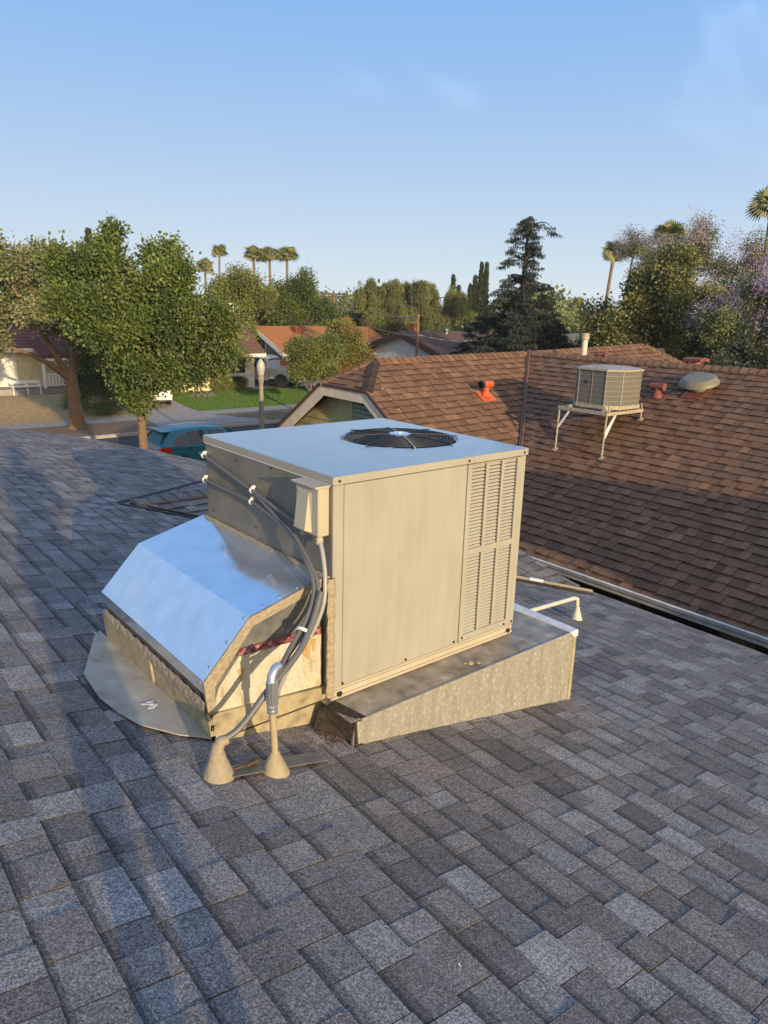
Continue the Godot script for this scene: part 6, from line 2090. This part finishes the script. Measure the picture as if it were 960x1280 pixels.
func build_trees() -> void:
	leaf_m = leaf_mat(0.55, 0.35)
	flower_m = leaf_mat(0.7, 0.5)
	var deep := [Color(0.085, 0.128, 0.024), Color(0.108, 0.15, 0.03), Color(0.058, 0.092, 0.02), Color(0.132, 0.168, 0.038)]
	var olive := [Color(0.15, 0.165, 0.06), Color(0.11, 0.135, 0.05), Color(0.175, 0.18, 0.065), Color(0.22, 0.225, 0.11)]
	var mid := [Color(0.143, 0.168, 0.036), Color(0.176, 0.192, 0.042), Color(0.111, 0.138, 0.032)]
	var yellow := [Color(0.24, 0.20, 0.04), Color(0.17, 0.175, 0.038), Color(0.30, 0.18, 0.04), Color(0.14, 0.155, 0.034)]
	var willow := [Color(0.15, 0.17, 0.048), Color(0.18, 0.19, 0.055), Color(0.115, 0.135, 0.04)]
	# near street tree with two peaks
	make_tree("street_tree", "dark green leafy street tree with two peaks and a sunlit slender trunk", Vector3(5.75, GROUND, -16.9), 0.12, 2.5, [
		[Vector3(-0.55, 6.4, -0.2), Vector3(0.42, 0.95, 0.45)], [Vector3(-1.25, 5.95, -0.2), Vector3(0.6, 0.6, 0.6)], [Vector3(-0.95, 5.35, -0.2), Vector3(1.0, 0.95, 0.9)], [Vector3(0.78, 6.2, 0.3), Vector3(0.58, 1.1, 0.6)], [Vector3(0.75, 5.5, 0.3), Vector3(0.8, 0.7, 0.7)], [Vector3(1.05, 4.95, 0.35), Vector3(1.05, 1.0, 0.95)], [Vector3(0.05, 5.3, 0.1), Vector3(0.9, 0.9, 0.8)],
		[Vector3(-0.85, 4.95, -0.3), Vector3(1.0, 0.6, 0.9)], [Vector3(-0.35, 3.3, 0.0), Vector3(0.6, 0.45, 0.5)], [Vector3(-0.25, 2.95, 0.1), Vector3(0.55, 0.42, 0.5)], [Vector3(0.2, 4.3, 0.2), Vector3(1.1, 0.95, 1.0)], [Vector3(1.6, 4.0, 0.6), Vector3(0.95, 0.85, 0.85)], [Vector3(0.9, 3.75, 0.5), Vector3(1.2, 0.65, 0.9)], [Vector3(0.30, 3.25, 0.25), Vector3(0.7, 0.45, 0.6)],
		[Vector3(-0.55, 4.35, 0.75), Vector3(0.85, 0.6, 0.4)], [Vector3(0.35, 4.7, 1.0), Vector3(0.85, 0.7, 0.4)], [Vector3(-0.95, 5.3, 0.6), Vector3(0.8, 0.7, 0.4)], [Vector3(0.05, 3.65, 0.9), Vector3(0.8, 0.5, 0.4)], [Vector3(0.55, 5.7, 0.9), Vector3(0.6, 0.7, 0.4)], [Vector3(-1.6, 4.9, 0.2), Vector3(0.65, 0.6, 0.6)], [Vector3(2.0, 4.6, 0.7), Vector3(0.6, 0.6, 0.6)]],
		5600, 0.27, deep, 11, "broad", "", M.bark)
	make_tree("dark_hedge_tree", "dark bushy tree between the big old tree and the white pickup", Vector3(11.0, ground_y(-34.5), -34.5), 0.12, 0.8, [[Vector3(-0.7, 2.6, 0), Vector3(1.5, 1.3, 1.1)], [Vector3(0.6, 3.3, 0), Vector3(1.5, 1.3, 1.1)], [Vector3(-0.2, 1.4, 0.2), Vector3(1.7, 1.1, 1.0)]], 1500, 0.3, deep, 61, "broad", "", M.bark_dark)
	# big old tree on the far parkway
	make_tree("big_old_tree", "thick trunked old tree with pale grey green leaves at the left edge", Vector3(7.86, GROUND, -29.6), 0.27, 2.2, [
		[Vector3(0.8, 5.8, -0.6), Vector3(1.5, 1.4, 1.4)], [Vector3(-2.6, 6.9, -0.2), Vector3(1.7, 1.5, 1.5)], [Vector3(-3.2, 3.7, 0.0), Vector3(1.4, 0.9, 1.3)], [Vector3(1.6, 4.6, -0.5), Vector3(1.6, 1.1, 1.4)], [Vector3(-1.2, 6.3, -0.2), Vector3(1.5, 1.3, 1.5)], [Vector3(-3.9, 5.4, -0.8), Vector3(1.6, 1.5, 1.6)], [Vector3(-1.6, 4.9, 0.2), Vector3(1.8, 1.0, 1.5)], [Vector3(0.9, 4.0, 0.9), Vector3(1.0, 0.7, 0.7)], [Vector3(1.7, 3.3, 0.7), Vector3(0.9, 0.7, 0.7)], [Vector3(-0.9, 4.7, 1.0), Vector3(0.9, 0.5, 0.6)]],
		5000, 0.36, olive, 12, "broad", "", M.bark, Vector3(-0.1, 0, 0))
	# shrubs between the trees and drives
	for q in [[11.0, -33.6, 1.3, 1.2, "low dark shrub beside the far driveway"], [9.4, -34.4, 1.0, 1.0, "dark bush beneath the big old tree"], [9.9, -32.6, 0.7, 0.9, "small bush left of the far driveway"], [14.9, -36.0, 0.9, 0.7, "small green bush behind the white pickup"], [17.8, -36.2, 0.8, 0.9, "bush beside the brick chimney base"], [19.2, -37.0, 0.6, 0.8, "low bush in front of the white side wall"]]:
		make_tree("shrub", q[4], Vector3(q[0], ground_y(q[1]), q[1]), 0.05, 0.2, [[Vector3(0, q[2] * 0.55, 0), Vector3(q[3], q[2] * 0.5, q[3] * 0.8)], [Vector3(0.3, q[2] * 0.7, 0.2), Vector3(q[3] * 0.6, q[2] * 0.4, q[3] * 0.6)]], 300, 0.24, mid, int(q[0] * 100), "small")
	# a slim young tree in front of the cream house
	make_tree("garden_tree", "small garden tree shading the cream house wall", Vector3(18.4, ground_y(-36.3), -36.4), 0.12, 1.4, [[Vector3(-0.3, 2.6, 0), Vector3(1.1, 0.8, 0.8)], [Vector3(0.9, 2.0, 0), Vector3(0.9, 0.7, 0.7)], [Vector3(0.2, 3.2, 0), Vector3(0.8, 0.7, 0.7)]], 800, 0.26, mid, 15, "small")
	# bird bath cross and stones in the lawn are built elsewhere
	# band of trees behind the houses
	make_tree("broad_tree", "tall round dark tree left of the palm group", Vector3(24.2, -3.2, -46.2), 0.3, 3.0, [[Vector3(0, 6.2, 0), Vector3(1.9, 1.6, 1.8)], [Vector3(-1.5, 5.0, 0), Vector3(1.7, 1.6, 1.7)], [Vector3(1.5, 4.9, 0), Vector3(1.8, 1.6, 1.7)], [Vector3(0, 3.6, 0.3), Vector3(2.3, 1.3, 1.8)]], 2400, 0.42, mid, 16, "broad", "trees behind the far houses", M.bark_dark)
	make_tree("broad_tree", "rounded tree directly below the palm group", Vector3(30.9, -3.2, -48.1), 0.3, 3.0, [[Vector3(0, 6.0, 0), Vector3(1.7, 1.5, 1.7)], [Vector3(-1.4, 4.9, 0), Vector3(1.6, 1.5, 1.6)], [Vector3(1.3, 4.6, 0), Vector3(1.7, 1.5, 1.6)], [Vector3(0, 3.5, 0.3), Vector3(2.2, 1.3, 1.8)]], 2200, 0.42, deep, 17, "broad", "trees behind the far houses", M.bark_dark)
	make_tree("broad_tree", "dense green tree filling the gap above the brown roofed cream house", Vector3(27.0, -3.2, -50.5), 0.28, 2.2, [[Vector3(-1.6, 4.2, 0), Vector3(1.7, 1.3, 1.5)], [Vector3(0.4, 4.4, 0), Vector3(1.8, 1.2, 1.5)], [Vector3(2.0, 3.6, 0), Vector3(1.6, 1.3, 1.4)], [Vector3(0.2, 2.8, 0.4), Vector3(2.4, 1.1, 1.5)]], 2600, 0.38, mid, 18, "broad", "trees behind the far houses", M.bark_dark)
	make_tree("broad_tree", "far green tree rising behind the tall utility pole", Vector3(45.5, -3.2, -62.5), 0.3, 3.0, [[Vector3(-1.6, 3.5, 0), Vector3(2.4, 1.3, 2.0)], [Vector3(2.2, 3.4, 0), Vector3(2.4, 1.3, 2.0)], [Vector3(0, 3.0, 0), Vector3(3.6, 1.4, 2.0)]], 1600, 0.55, willow, 19, "broad", "trees behind the far houses", M.bark_dark)
	make_tree("broad_tree", "pale far tree between the utility pole and the weeping tree", Vector3(38.5, -3.2, -50.0), 0.28, 2.4, [[Vector3(-1.2, 3.3, 0), Vector3(2.0, 1.1, 1.7)], [Vector3(1.3, 3.5, 0), Vector3(2.0, 1.1, 1.7)], [Vector3(0, 2.7, 0), Vector3(3.0, 1.2, 1.7)]], 1500, 0.5, willow, 20, "broad", "trees behind the far houses", M.bark_dark)
	make_tree("broad_tree", "dark tree behind the left edge of the far houses", Vector3(14.5, -3.2, -52.0), 0.3, 2.6, [[Vector3(-2.2, 4.4, 0), Vector3(2.6, 1.7, 2.0)], [Vector3(1.6, 4.6, 0), Vector3(2.6, 1.7, 2.0)], [Vector3(-0.2, 3.0, 0), Vector3(4.0, 1.5, 2.0)]], 1800, 0.5, deep, 21, "broad", "trees behind the far houses", M.bark_dark)
	# young trees before the green house
	make_tree("round_green_tree", "round green tree in front of the green gabled house", Vector3(18.6, ground_y(-27.7), -27.9), 0.10, 1.3, [[Vector3(-0.5, 2.9, 0), Vector3(1.1, 0.85, 1.0)], [Vector3(0.7, 3.1, 0), Vector3(1.1, 0.85, 1.0)], [Vector3(0.1, 2.35, 0), Vector3(1.5, 0.6, 1.0)], [Vector3(-1.0, 2.3, 0.1), Vector3(0.7, 0.55, 0.7)]], 2100, 0.26, mid, 22, "broad")
	make_tree("yellowing_tree", "tree with yellow and orange tinged leaves beside the orange roof", Vector3(22.1, ground_y(-30), -30.0), 0.13, 1.2, [[Vector3(0, 3.9, 0), Vector3(1.0, 0.95, 0.9)], [Vector3(-0.7, 3.0, 0), Vector3(1.1, 0.95, 0.9)], [Vector3(0.8, 2.9, 0), Vector3(1.0, 0.95, 0.9)], [Vector3(0.0, 2.0, 0), Vector3(1.5, 0.8, 1.0)]], 2100, 0.26, yellow, 23, "broad")
	# weeping tree
	var wl := []
	var r0 := RandomNumberGenerator.new()
	r0.seed = 77
	for i in 9:
		var x := -3.0 + i * 0.78
		x += r0.randfn() * 0.35
		wl.append([Vector3(x, r0.randfn() * 0.3 + 6.5 - 0.13 * (x + 0.3) * (x + 0.3) + 0.25 * sin(i * 2.1), 0.5 * x + r0.randfn() * 0.7), Vector3(1.25, 0.8, 1.3)])
		wl.append([Vector3(x, 4.9 - 0.10 * (x + 0.3) * (x + 0.3), 0.5 * x + 0.5), Vector3(0.95, 0.8, 1.2)])
	make_tree("weeping_tree", "large weeping tree with hanging yellow green strands", Vector3(39.3, -3.2, -44.2), 0.4, 3.2, wl, 5600, 0.42, willow, 24, "strand", "", M.bark_dark)
	# cypress row
	var cy := [[572, 50.9, -51.2, 8.0, "leftmost slender cypress, shorter than its neighbours"], [577, 51.3, -50.8, 7.0, "thin cypress touching the leftmost one"], [586, 52.2, -50.1, 7.2, "low slender cypress in the middle of the row"], [590, 52.6, -49.9, 8.0, "middle slender cypress beside the tallest pair"], [596, 52.9, -49.4, 9.2, "tall cypress, left one of the tallest pair"], [600, 53.2, -49.0, 9.2, "tall cypress, right one of the tallest pair"]]
	for c in cy:
		make_cypress(c[4], Vector3(c[1], -3.2, c[2]), c[3], 0.72 if c[3] < 9 else 0.66, c[0])
	make_cypress("lone cypress tip poking above the street tree's left half", Vector3(17.88, -3.2, -56.5), 9.8, 1.0, 631)
	make_deodar(Vector3(24.25, GROUND, -19.7))
	# mass of trees at the right
	var gold := [Color(0.18, 0.18, 0.05), Color(0.15, 0.16, 0.045), Color(0.105, 0.125, 0.038), Color(0.22, 0.20, 0.06)]
	make_tree("broad_tree", "yellow green tree at the left of the right hand tree mass", Vector3(27.2, GROUND, -17.6), 0.25, 2.2, [[Vector3(0.2, 4.9, 0.1), Vector3(1.2, 0.95, 1.1)], [Vector3(-0.8, 3.3, -0.5), Vector3(1.2, 1.1, 1.1)], [Vector3(0.9, 4.0, 0.8), Vector3(1.3, 1.0, 1.1)], [Vector3(0, 3.0, 0), Vector3(1.9, 1.0, 1.4)]], 2000, 0.34, gold, 25, "broad", "", M.bark_dark)
	make_tree("broad_tree", "large golden green tree behind the condenser and the roof dome", Vector3(25.2, GROUND, -13.9), 0.32, 2.4, [[Vector3(0.1, 6.2, 0.2), Vector3(1.53, 1.36, 1.42)], [Vector3(0.9, 6.1, 0.8), Vector3(1.53, 1.42, 1.42)], [Vector3(-1.0, 4.5, -1.0), Vector3(1.53, 1.42, 1.42)], [Vector3(0.2, 5.0, 0.4), Vector3(1.77, 1.53, 1.53)], [Vector3(1.3, 4.5, 1.4), Vector3(1.65, 1.53, 1.42)], [Vector3(-0.8, 3.8, -0.8), Vector3(2.01, 1.30, 1.53)], [Vector3(0.8, 3.4, 0.8), Vector3(1.89, 1.18, 1.53)]], 6800, 0.34, gold, 26, "broad", "", M.bark_dark)
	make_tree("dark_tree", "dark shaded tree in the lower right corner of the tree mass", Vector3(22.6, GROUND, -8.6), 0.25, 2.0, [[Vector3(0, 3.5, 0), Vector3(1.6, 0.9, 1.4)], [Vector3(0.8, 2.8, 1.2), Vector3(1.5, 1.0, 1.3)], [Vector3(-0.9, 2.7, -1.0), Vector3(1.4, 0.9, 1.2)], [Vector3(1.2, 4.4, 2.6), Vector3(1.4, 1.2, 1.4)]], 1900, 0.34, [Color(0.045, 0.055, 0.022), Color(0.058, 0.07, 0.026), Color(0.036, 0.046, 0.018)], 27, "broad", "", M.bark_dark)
	make_tree("round_green_tree", "small bright green tree between the cedar and the flue pipe", Vector3(30.4, -3.2, -21.6), 0.14, 1.0, [[Vector3(0, 2.3, 0), Vector3(1.3, 0.9, 1.1)], [Vector3(0.7, 1.7, 0.3), Vector3(1.2, 0.8, 1.0)]], 700, 0.3, gold, 28, "broad")
	make_tree("round_green_tree", "low leafy shrub tree in front of the dark brown roof", Vector3(24.0, GROUND, -22.5), 0.10, 0.9, [[Vector3(-0.3, 2.35, 0), Vector3(1.0, 0.5, 0.8)], [Vector3(0.6, 2.15, 0.2), Vector3(0.9, 0.5, 0.8)]], 420, 0.26, yellow, 29, "broad")
	# jacarandas
	var violet := [Color(0.34, 0.25, 0.42), Color(0.42, 0.32, 0.50), Color(0.28, 0.21, 0.36)]
	var dusty := [Color(0.22, 0.205, 0.11), Color(0.19, 0.19, 0.08), Color(0.29, 0.235, 0.22), Color(0.17, 0.18, 0.065)]
	for q in [["tall sparse jacaranda with dusty mauve blossom above the golden tree", Vector3(30.0, GROUND, -14.7), [[Vector3(-0.2, 8.2, 0), Vector3(1.4, 1.15, 1.3)], [Vector3(0.8, 7.4, 1.2), Vector3(1.5, 1.3, 1.3)], [Vector3(1.4, 6.6, 2.0), Vector3(1.5, 1.4, 1.3)], [Vector3(-1.0, 7.0, -1.2), Vector3(1.3, 1.1, 1.2)], [Vector3(0.4, 5.6, 0.8), Vector3(1.8, 1.3, 1.4)]], 2000, 41], ["violet jacaranda at the right edge under the nearest palm", Vector3(24.3, GROUND, -9.4), [[Vector3(0.2, 5.9, 0.2), Vector3(1.2, 0.9, 1.2)], [Vector3(0.8, 5.0, 1.0), Vector3(1.4, 1.1, 1.2)], [Vector3(-0.6, 4.7, -0.9), Vector3(1.1, 0.9, 1.0)], [Vector3(1.6, 5.8, 2.2), Vector3(1.4, 1.1, 1.2)]], 1400, 42], ["far mauve jacaranda peeping left of the second palm", Vector3(32.1, GROUND, -19.4), [[Vector3(0, 8.5, 0), Vector3(1.0, 0.7, 0.9)], [Vector3(0.9, 8.1, 0.9), Vector3(0.9, 0.8, 0.9)]], 420, 43]]:
		var t := make_tree("jacaranda_tree", q[0], q[1], 0.2, 2.6, q[2], q[3], 0.30, dusty if q[4] == 41 else olive, q[4], "small", "jacaranda trees", M.bark_dark)
		var r := RandomNumberGenerator.new()
		r.seed = q[4] + 7
		var spots := []
		var heads := []
		for i in 34:
			var lb = q[2][r.randi() % q[2].size()]
			var d := Vector3(r.randfn(), r.randfn() + 0.3, r.randfn()).normalized()
			heads.append(lb[0] + Vector3(d.x * lb[1].x, d.y * lb[1].y, d.z * lb[1].z) * r.randf_range(0.8, 1.1))
		for i in int(q[3] * (0.55 if q[4] != 41 else 0.25)):
			var hd: Vector3 = heads[r.randi() % heads.size()]
			spots.append(hd + Vector3(r.randfn(), r.randfn() * 0.7, r.randfn()) * 0.22)
		crown_mesh("blossom", t, spots, "flower", 0.30, violet, r, flower_m)
	# palms
	var pl := [[41.6, -82.3, 12.0, 1.5, "lone tall thin palm left of the palm group"], [38.0, -67.2, 11.0, 1.75, "first palm of the group, the one with the broadest crown"], [39.4, -66.4, 11.0, 1.6, "middle palm of the close group of three"], [40.8, -65.5, 11.0, 1.6, "third palm of the group, farthest right of the three"], [35.8, -74.0, 9.7, 1.5, "short palm half hidden by the street tree's right side"], [56.1, -37.3, 11.2, 1.75, "lone palm above the trees right of the cedar"], [45.8, -25.5, 11.2, 1.6, "palm standing among the mauve jacaranda blossom"], [36.9, -15.1, 11.3, 1.5, "largest palm, cut by the right edge of the view"], [87.2, -62.5, 7.2, 1.7, "tiny far palm just right of the cedar"], [72.5, -92.0, 6.4, 1.7, "tiny far palm right of the tall utility pole"]]
	for i in pl.size():
		var p = pl[i]
		make_palm(p[4], Vector3(p[0], -3.4, p[1]), p[2] - 0.1, p[3] * 0.8, 700 + i)
	# far wooded skyline
	var r := RandomNumberGenerator.new()
	r.seed = 2024
	var spots := []
	for i in 9000:
		var a := lerpf(-0.35, 1.75, r.randf())
		var d := r.randf_range(95, 150)
		var x := CAM.x + sin(a) * d
		var z := CAM.z - cos(a) * d
		var h := 4.2 + 1.8 * sin(a * 23.0) + 1.1 * sin(a * 57.0 + 1.0) + d * 0.004
		spots.append(Vector3(x, -3.2 + h * pow(r.randf(), 0.7), z))
	var far := Node3D.new()
	far.name = numbered("distant_woods")
	add_child(far)
	tag(far, "band of distant trees along the horizon", "trees")
	far.set_meta("kind", "stuff")
	crown_mesh("crown", far, spots, "broad", 1.7, mid, r, leaf_m)

# ---------------------------------------------------------------- the photographer, standing behind the camera
func build_person() -> void:
	var f := rp(-1.47, 2.78)
	var J := {"hipL": Vector3(-0.075, 0.90, 0), "hipR": Vector3(0.075, 0.90, 0), "kneeL": Vector3(-0.08, 0.49, 0.03), "kneeR": Vector3(0.08, 0.49, 0.03), "ankL": Vector3(-0.08, 0.08, -0.02), "ankR": Vector3(0.08, 0.08, -0.02), "toeL": Vector3(-0.09, 0.04, 0.16), "toeR": Vector3(0.09, 0.04, 0.16),
		"belly": Vector3(0, 1.02, 0), "chest": Vector3(0, 1.28, 0.0), "neck": Vector3(0, 1.47, 0), "head": Vector3(0, 1.62, 0.03), "crown": Vector3(0, 1.67, 0.01), "shL": Vector3(-0.17, 1.40, 0), "shR": Vector3(0.17, 1.40, 0), "elL": Vector3(-0.20, 1.16, 0.14), "elR": Vector3(0.20, 1.16, 0.14), "haL": Vector3(-0.06, 1.38, 0.30), "haR": Vector3(0.06, 1.38, 0.30), "nose": Vector3(0, 1.60, 0.125), "chin": Vector3(0, 1.545, 0.075)}
	var bones := [["hipL", "kneeL", 0.085, 0.058], ["hipR", "kneeR", 0.085, 0.058], ["kneeL", "ankL", 0.056, 0.042], ["kneeR", "ankR", 0.056, 0.042], ["ankL", "toeL", 0.045, 0.035], ["ankR", "toeR", 0.045, 0.035], ["hipL", "hipR", 0.10, 0.10], ["belly", "chest", 0.125, 0.135], ["hipL", "belly", 0.10, 0.12], ["hipR", "belly", 0.10, 0.12], ["shL", "shR", 0.075, 0.075], ["chest", "neck", 0.12, 0.058], ["neck", "head", 0.055, 0.085], ["head", "crown", 0.088, 0.092], ["chin", "head", 0.045, 0.07], ["nose", "head", 0.014, 0.06], ["shL", "elL", 0.055, 0.042], ["shR", "elR", 0.055, 0.042], ["elL", "haL", 0.042, 0.032], ["elR", "haR", 0.042, 0.032]]
	var t := thing("person", "person in dark clothes standing on the shingles holding up both hands", "person", f, 2.45)
	var cell := 0.024
	var lo := Vector3(-0.34, -0.02, -0.2)
	var dim := Vector3i(29, 76, 25)
	var field := PackedFloat32Array()
	field.resize(dim.x * dim.y * dim.z)
	for y in dim.y:
		for z in dim.z:
			for x in dim.x:
				var p := lo + Vector3(x, y, z) * cell
				var s := 0.0
				for b in bones:
					var a: Vector3 = J[b[0]]
					var e: Vector3 = J[b[1]]
					var ab := e - a
					var k := clampf((p - a).dot(ab) / ab.length_squared(), 0.0, 1.0)
					var d := p.distance_to(a + ab * k) - lerpf(b[2], b[3], k)
					s += exp(-d * 55.0)
				field[x + dim.x * (y + dim.y * z)] = -log(s + 1e-30) / 55.0
	var at := func(x: int, y: int, z: int) -> float: return field[x + dim.x * (y + dim.y * z)]
	var vid := {}
	var vs := []
	for z in dim.z - 1:
		for y in dim.y - 1:
			for x in dim.x - 1:
				var ins := 0
				var acc := Vector3.ZERO
				var cnt := 0
				var cv := []
				for c in 8:
					var v: float = at.call(x + (c & 1), y + ((c >> 1) & 1), z + (c >> 2))
					cv.append(v)
					if v < 0:
						ins += 1
				if ins == 0 or ins == 8:
					continue
				for e in [[0, 1], [2, 3], [4, 5], [6, 7], [0, 2], [1, 3], [4, 6], [5, 7], [0, 4], [1, 5], [2, 6], [3, 7]]:
					var a: float = cv[e[0]]
					var b: float = cv[e[1]]
					if (a < 0) != (b < 0):
						var k := a / (a - b)
						acc += Vector3(e[0] & 1, (e[0] >> 1) & 1, e[0] >> 2).lerp(Vector3(e[1] & 1, (e[1] >> 1) & 1, e[1] >> 2), k)
						cnt += 1
				vid[Vector3i(x, y, z)] = vs.size()
				vs.append(lo + (Vector3(x, y, z) + acc / cnt) * cell)
	var nrm := func(p: Vector3) -> Vector3:
		var q := ((p - lo) / cell)
		var i := Vector3i(clampi(int(round(q.x)), 1, dim.x - 2), clampi(int(round(q.y)), 1, dim.y - 2), clampi(int(round(q.z)), 1, dim.z - 2))
		return Vector3(at.call(i.x + 1, i.y, i.z) - at.call(i.x - 1, i.y, i.z), at.call(i.x, i.y + 1, i.z) - at.call(i.x, i.y - 1, i.z), at.call(i.x, i.y, i.z + 1) - at.call(i.x, i.y, i.z - 1)).normalized()
	var g := Geo.new()
	for key in vid:
		for ax in 3:
			var d1 := Vector3i(0, 1, 0) if ax == 0 else Vector3i(1, 0, 0)
			var d2 := Vector3i(0, 0, 1) if ax != 2 else Vector3i(0, 1, 0)
			var k0: Vector3i = key
			var o: Vector3i = k0 + Vector3i(1 if ax == 0 else 0, 1 if ax == 1 else 0, 1 if ax == 2 else 0)
			if o.x >= dim.x or o.y >= dim.y or o.z >= dim.z:
				continue
			var va: float = at.call(k0.x, k0.y, k0.z)
			var vb: float = at.call(o.x, o.y, o.z)
			if (va < 0) == (vb < 0):
				continue
			var q := [k0, k0 - d1, k0 - d1 - d2, k0 - d2]
			if not (vid.has(q[1]) and vid.has(q[2]) and vid.has(q[3])):
				continue
			var P := []
			var Nn := []
			for i in 4:
				P.append(vs[vid[q[i]]])
				Nn.append(nrm.call(P[i]))
			var py: float = P[0].y
			g.col = Color(0.03, 0.035, 0.05) if py < 0.95 else (Color(0.05, 0.05, 0.055) if py < 1.44 and P[0].z < 0.24 else Color(0.42, 0.26, 0.18))
			if py < 0.075:
				g.col = Color(0.04, 0.03, 0.025)
			g.smooth_tri(P[0], P[1], P[2], Nn[0], Nn[1], Nn[2])
			g.smooth_tri(P[0], P[2], P[3], Nn[0], Nn[2], Nn[3])
	# fingers and thumbs closing on a held phone, ears
	g.col = Color(0.42, 0.26, 0.18)
	for s in [-1.0, 1.0]:
		var h := Vector3(0.06 * s, 1.38, 0.30)
		for k in 4:
			var b := h + Vector3(-0.004 * s, 0.03 - 0.019 * k, 0.015)
			var l := [0.9, 1.0, 0.93, 0.75][k] as float
			g.tube([b, b + Vector3(-0.004 * s, 0.006, 0.035) * l, b + Vector3(-0.022 * s, 0.008, 0.055) * l, b + Vector3(-0.045 * s, 0.008, 0.058) * l], [0.0095, 0.009, 0.008, 0.006], 7)
		g.tube([h + Vector3(0, 0.02, -0.01), h + Vector3(-0.02 * s, 0.045, -0.005), h + Vector3(-0.045 * s, 0.055, 0.01)], [0.012, 0.010, 0.008], 7)
		g.lathe(Vector3(0.088 * s, 1.61, 0.015), Vector3(s, 0, 0), [Vector2(0.026, -0.006), Vector2(0.03, 0.004), Vector2(0.02, 0.010), Vector2(0, 0.006)], 10)
	var skin := flat(Color(1, 1, 1), 0.7)
	skin.vertex_color_use_as_albedo = true
	obj("body", g.mesh(), skin, t)
	var hr := Geo.new()
	hr.lathe(Vector3(0, 1.645, -0.005), Vector3(0, 1, -0.35).normalized(), [Vector2(0.105, -0.01), Vector2(0.108, 0.025), Vector2(0.088, 0.075), Vector2(0.05, 0.10), Vector2(0, 0.108)], 18)
	obj("hair", hr.mesh(), flat(lin(0.02, 0.015, 0.012), 0.6), t)
	for s in [-1.0, 1.0]:
		var ey := Geo.new()
		ey.lathe(Vector3(0.032 * s, 1.632, 0.105), Vector3(0, 0, 1), [Vector2(0.011, 0), Vector2(0.009, 0.005), Vector2(0, 0.008)], 8)
		obj("eye", ey.mesh(), M.black, t)
	var mo := Geo.new()
	mo.bar(Vector3(-0.022, 1.565, 0.108), Vector3(0.022, 1.565, 0.108), 0.012, 0.007)
	obj("mouth", mo.mesh(), flat(srgb(150, 84, 76), 0.6), t)
# ---------------------------------------------------------------- main
func cloud_cover() -> ImageTexture:
	var w := 1024
	var h := 512
	var f := FastNoiseLite.new()
	f.seed = 8
	f.frequency = 0.9
	f.fractal_octaves = 5
	var im := Image.create(w, h, false, Image.FORMAT_RGBA8)
	for y in h:
		var el := PI * (0.5 - (y + 0.5) / h)
		for x in w:
			var a := 0.0
			if el > 0.05:
				var az := TAU * (x + 0.5) / w
				var d := Vector3(sin(az) * cos(el), sin(el), cos(az) * cos(el))
				# streaks stretched along one wind direction on a high layer
				var p := Vector3(d.x / (d.y + 0.12), 0, d.z / (d.y + 0.12))
				var v := f.get_noise_3d(p.x * 0.45 + p.z * 0.25, 3.0, p.z * 1.3 - p.x * 0.5)
				a = smoothstep(0.08, 0.55, v) * smoothstep(0.12, 0.35, d.y) * 0.5
			im.set_pixel(x, y, Color(0.9, 0.92, 0.96, a))
	return ImageTexture.create_from_image(im)

func _ready() -> void:
	# camera
	var cam := Camera3D.new()
	cam.name = "camera"
	cam_basis = Basis(Vector3.UP, -0.694) * Basis(Vector3.RIGHT, -0.274) * Basis(Vector3.BACK, 0.027)
	cam.transform = Transform3D(cam_basis, CAM)
	cam.fov = rad_to_deg(2.0 * atan(640.0 / 909.0))
	cam.near = 0.05
	cam.far = 3000.0
	add_child(cam)
	cam.current = true
	# sky and exposure
	var sky := ProceduralSkyMaterial.new()
	sky.sky_top_color = srgb(84, 156, 228)
	sky.sky_horizon_color = srgb(214, 225, 227)
	sky.sky_curve = 0.175
	sky.sky_energy_multiplier = 1.02
	sky.ground_horizon_color = srgb(150, 145, 135)
	sky.ground_bottom_color = srgb(90, 84, 76)
	sky.sun_angle_max = 95.0
	sky.sun_curve = 0.66
	sky.sky_cover = cloud_cover()
	sky.sky_cover_modulate = Color(1, 1, 1, 0.55)
	var env := Environment.new()
	env.background_mode = Environment.BG_SKY
	env.sky = Sky.new()
	env.sky.sky_material = sky
	env.tonemap_mode = Environment.TONE_MAPPER_LINEAR
	env.tonemap_exposure = 1.08
	env.fog_enabled = true
	env.fog_density = 0.00035
	env.fog_light_color = srgb(206, 214, 218)
	env.sdfgi_enabled = true
	env.ssao_enabled = true
	env.ssil_enabled = true
	var we := WorldEnvironment.new()
	we.name = "world_environment"
	we.environment = env
	add_child(we)
	# low evening sun behind the camera's right shoulder
	var sun := DirectionalLight3D.new()
	sun.name = "sun"
	sun.light_color = Color(1.0, 0.895, 0.73)
	sun.light_energy = 1.6
	sun.light_angular_distance = 0.55
	sun.shadow_enabled = true
	add_child(sun)
	sun.look_at_from_position(Vector3.ZERO, Vector3(0.19, -0.2, -1.0), Vector3.UP)
	make_materials()
	# large structure first
	build_street()
	build_our_house()
	build_neighbour()
	build_houses()
	build_trees()
	# objects
	build_air_conditioner()
	build_disconnect_box()
	build_hood()
	build_cables()
	build_roof_bits()
	build_neighbour_fittings()
	build_hatchback(Vector3(7.15, GROUND - 0.13, -20.1), srgb(8, 108, 118), "teal hatchback parked at the kerb beyond the roof edge")
	build_pickup("parked_pickup", Vector3(12.7, ground_y(-33.2) + 0.015, -33.2), PI / 2 - 0.25, srgb(232, 232, 230), "white pickup truck seen from behind on the far driveway")
	build_pickup("parked_pickup", Vector3(23.3, ground_y(-36.0) + 0.02, -35.6), PI / 2 + 0.55, srgb(176, 176, 172), "silver pickup truck parked behind the lawn beside the round green tree")
	build_poles()
	build_person()
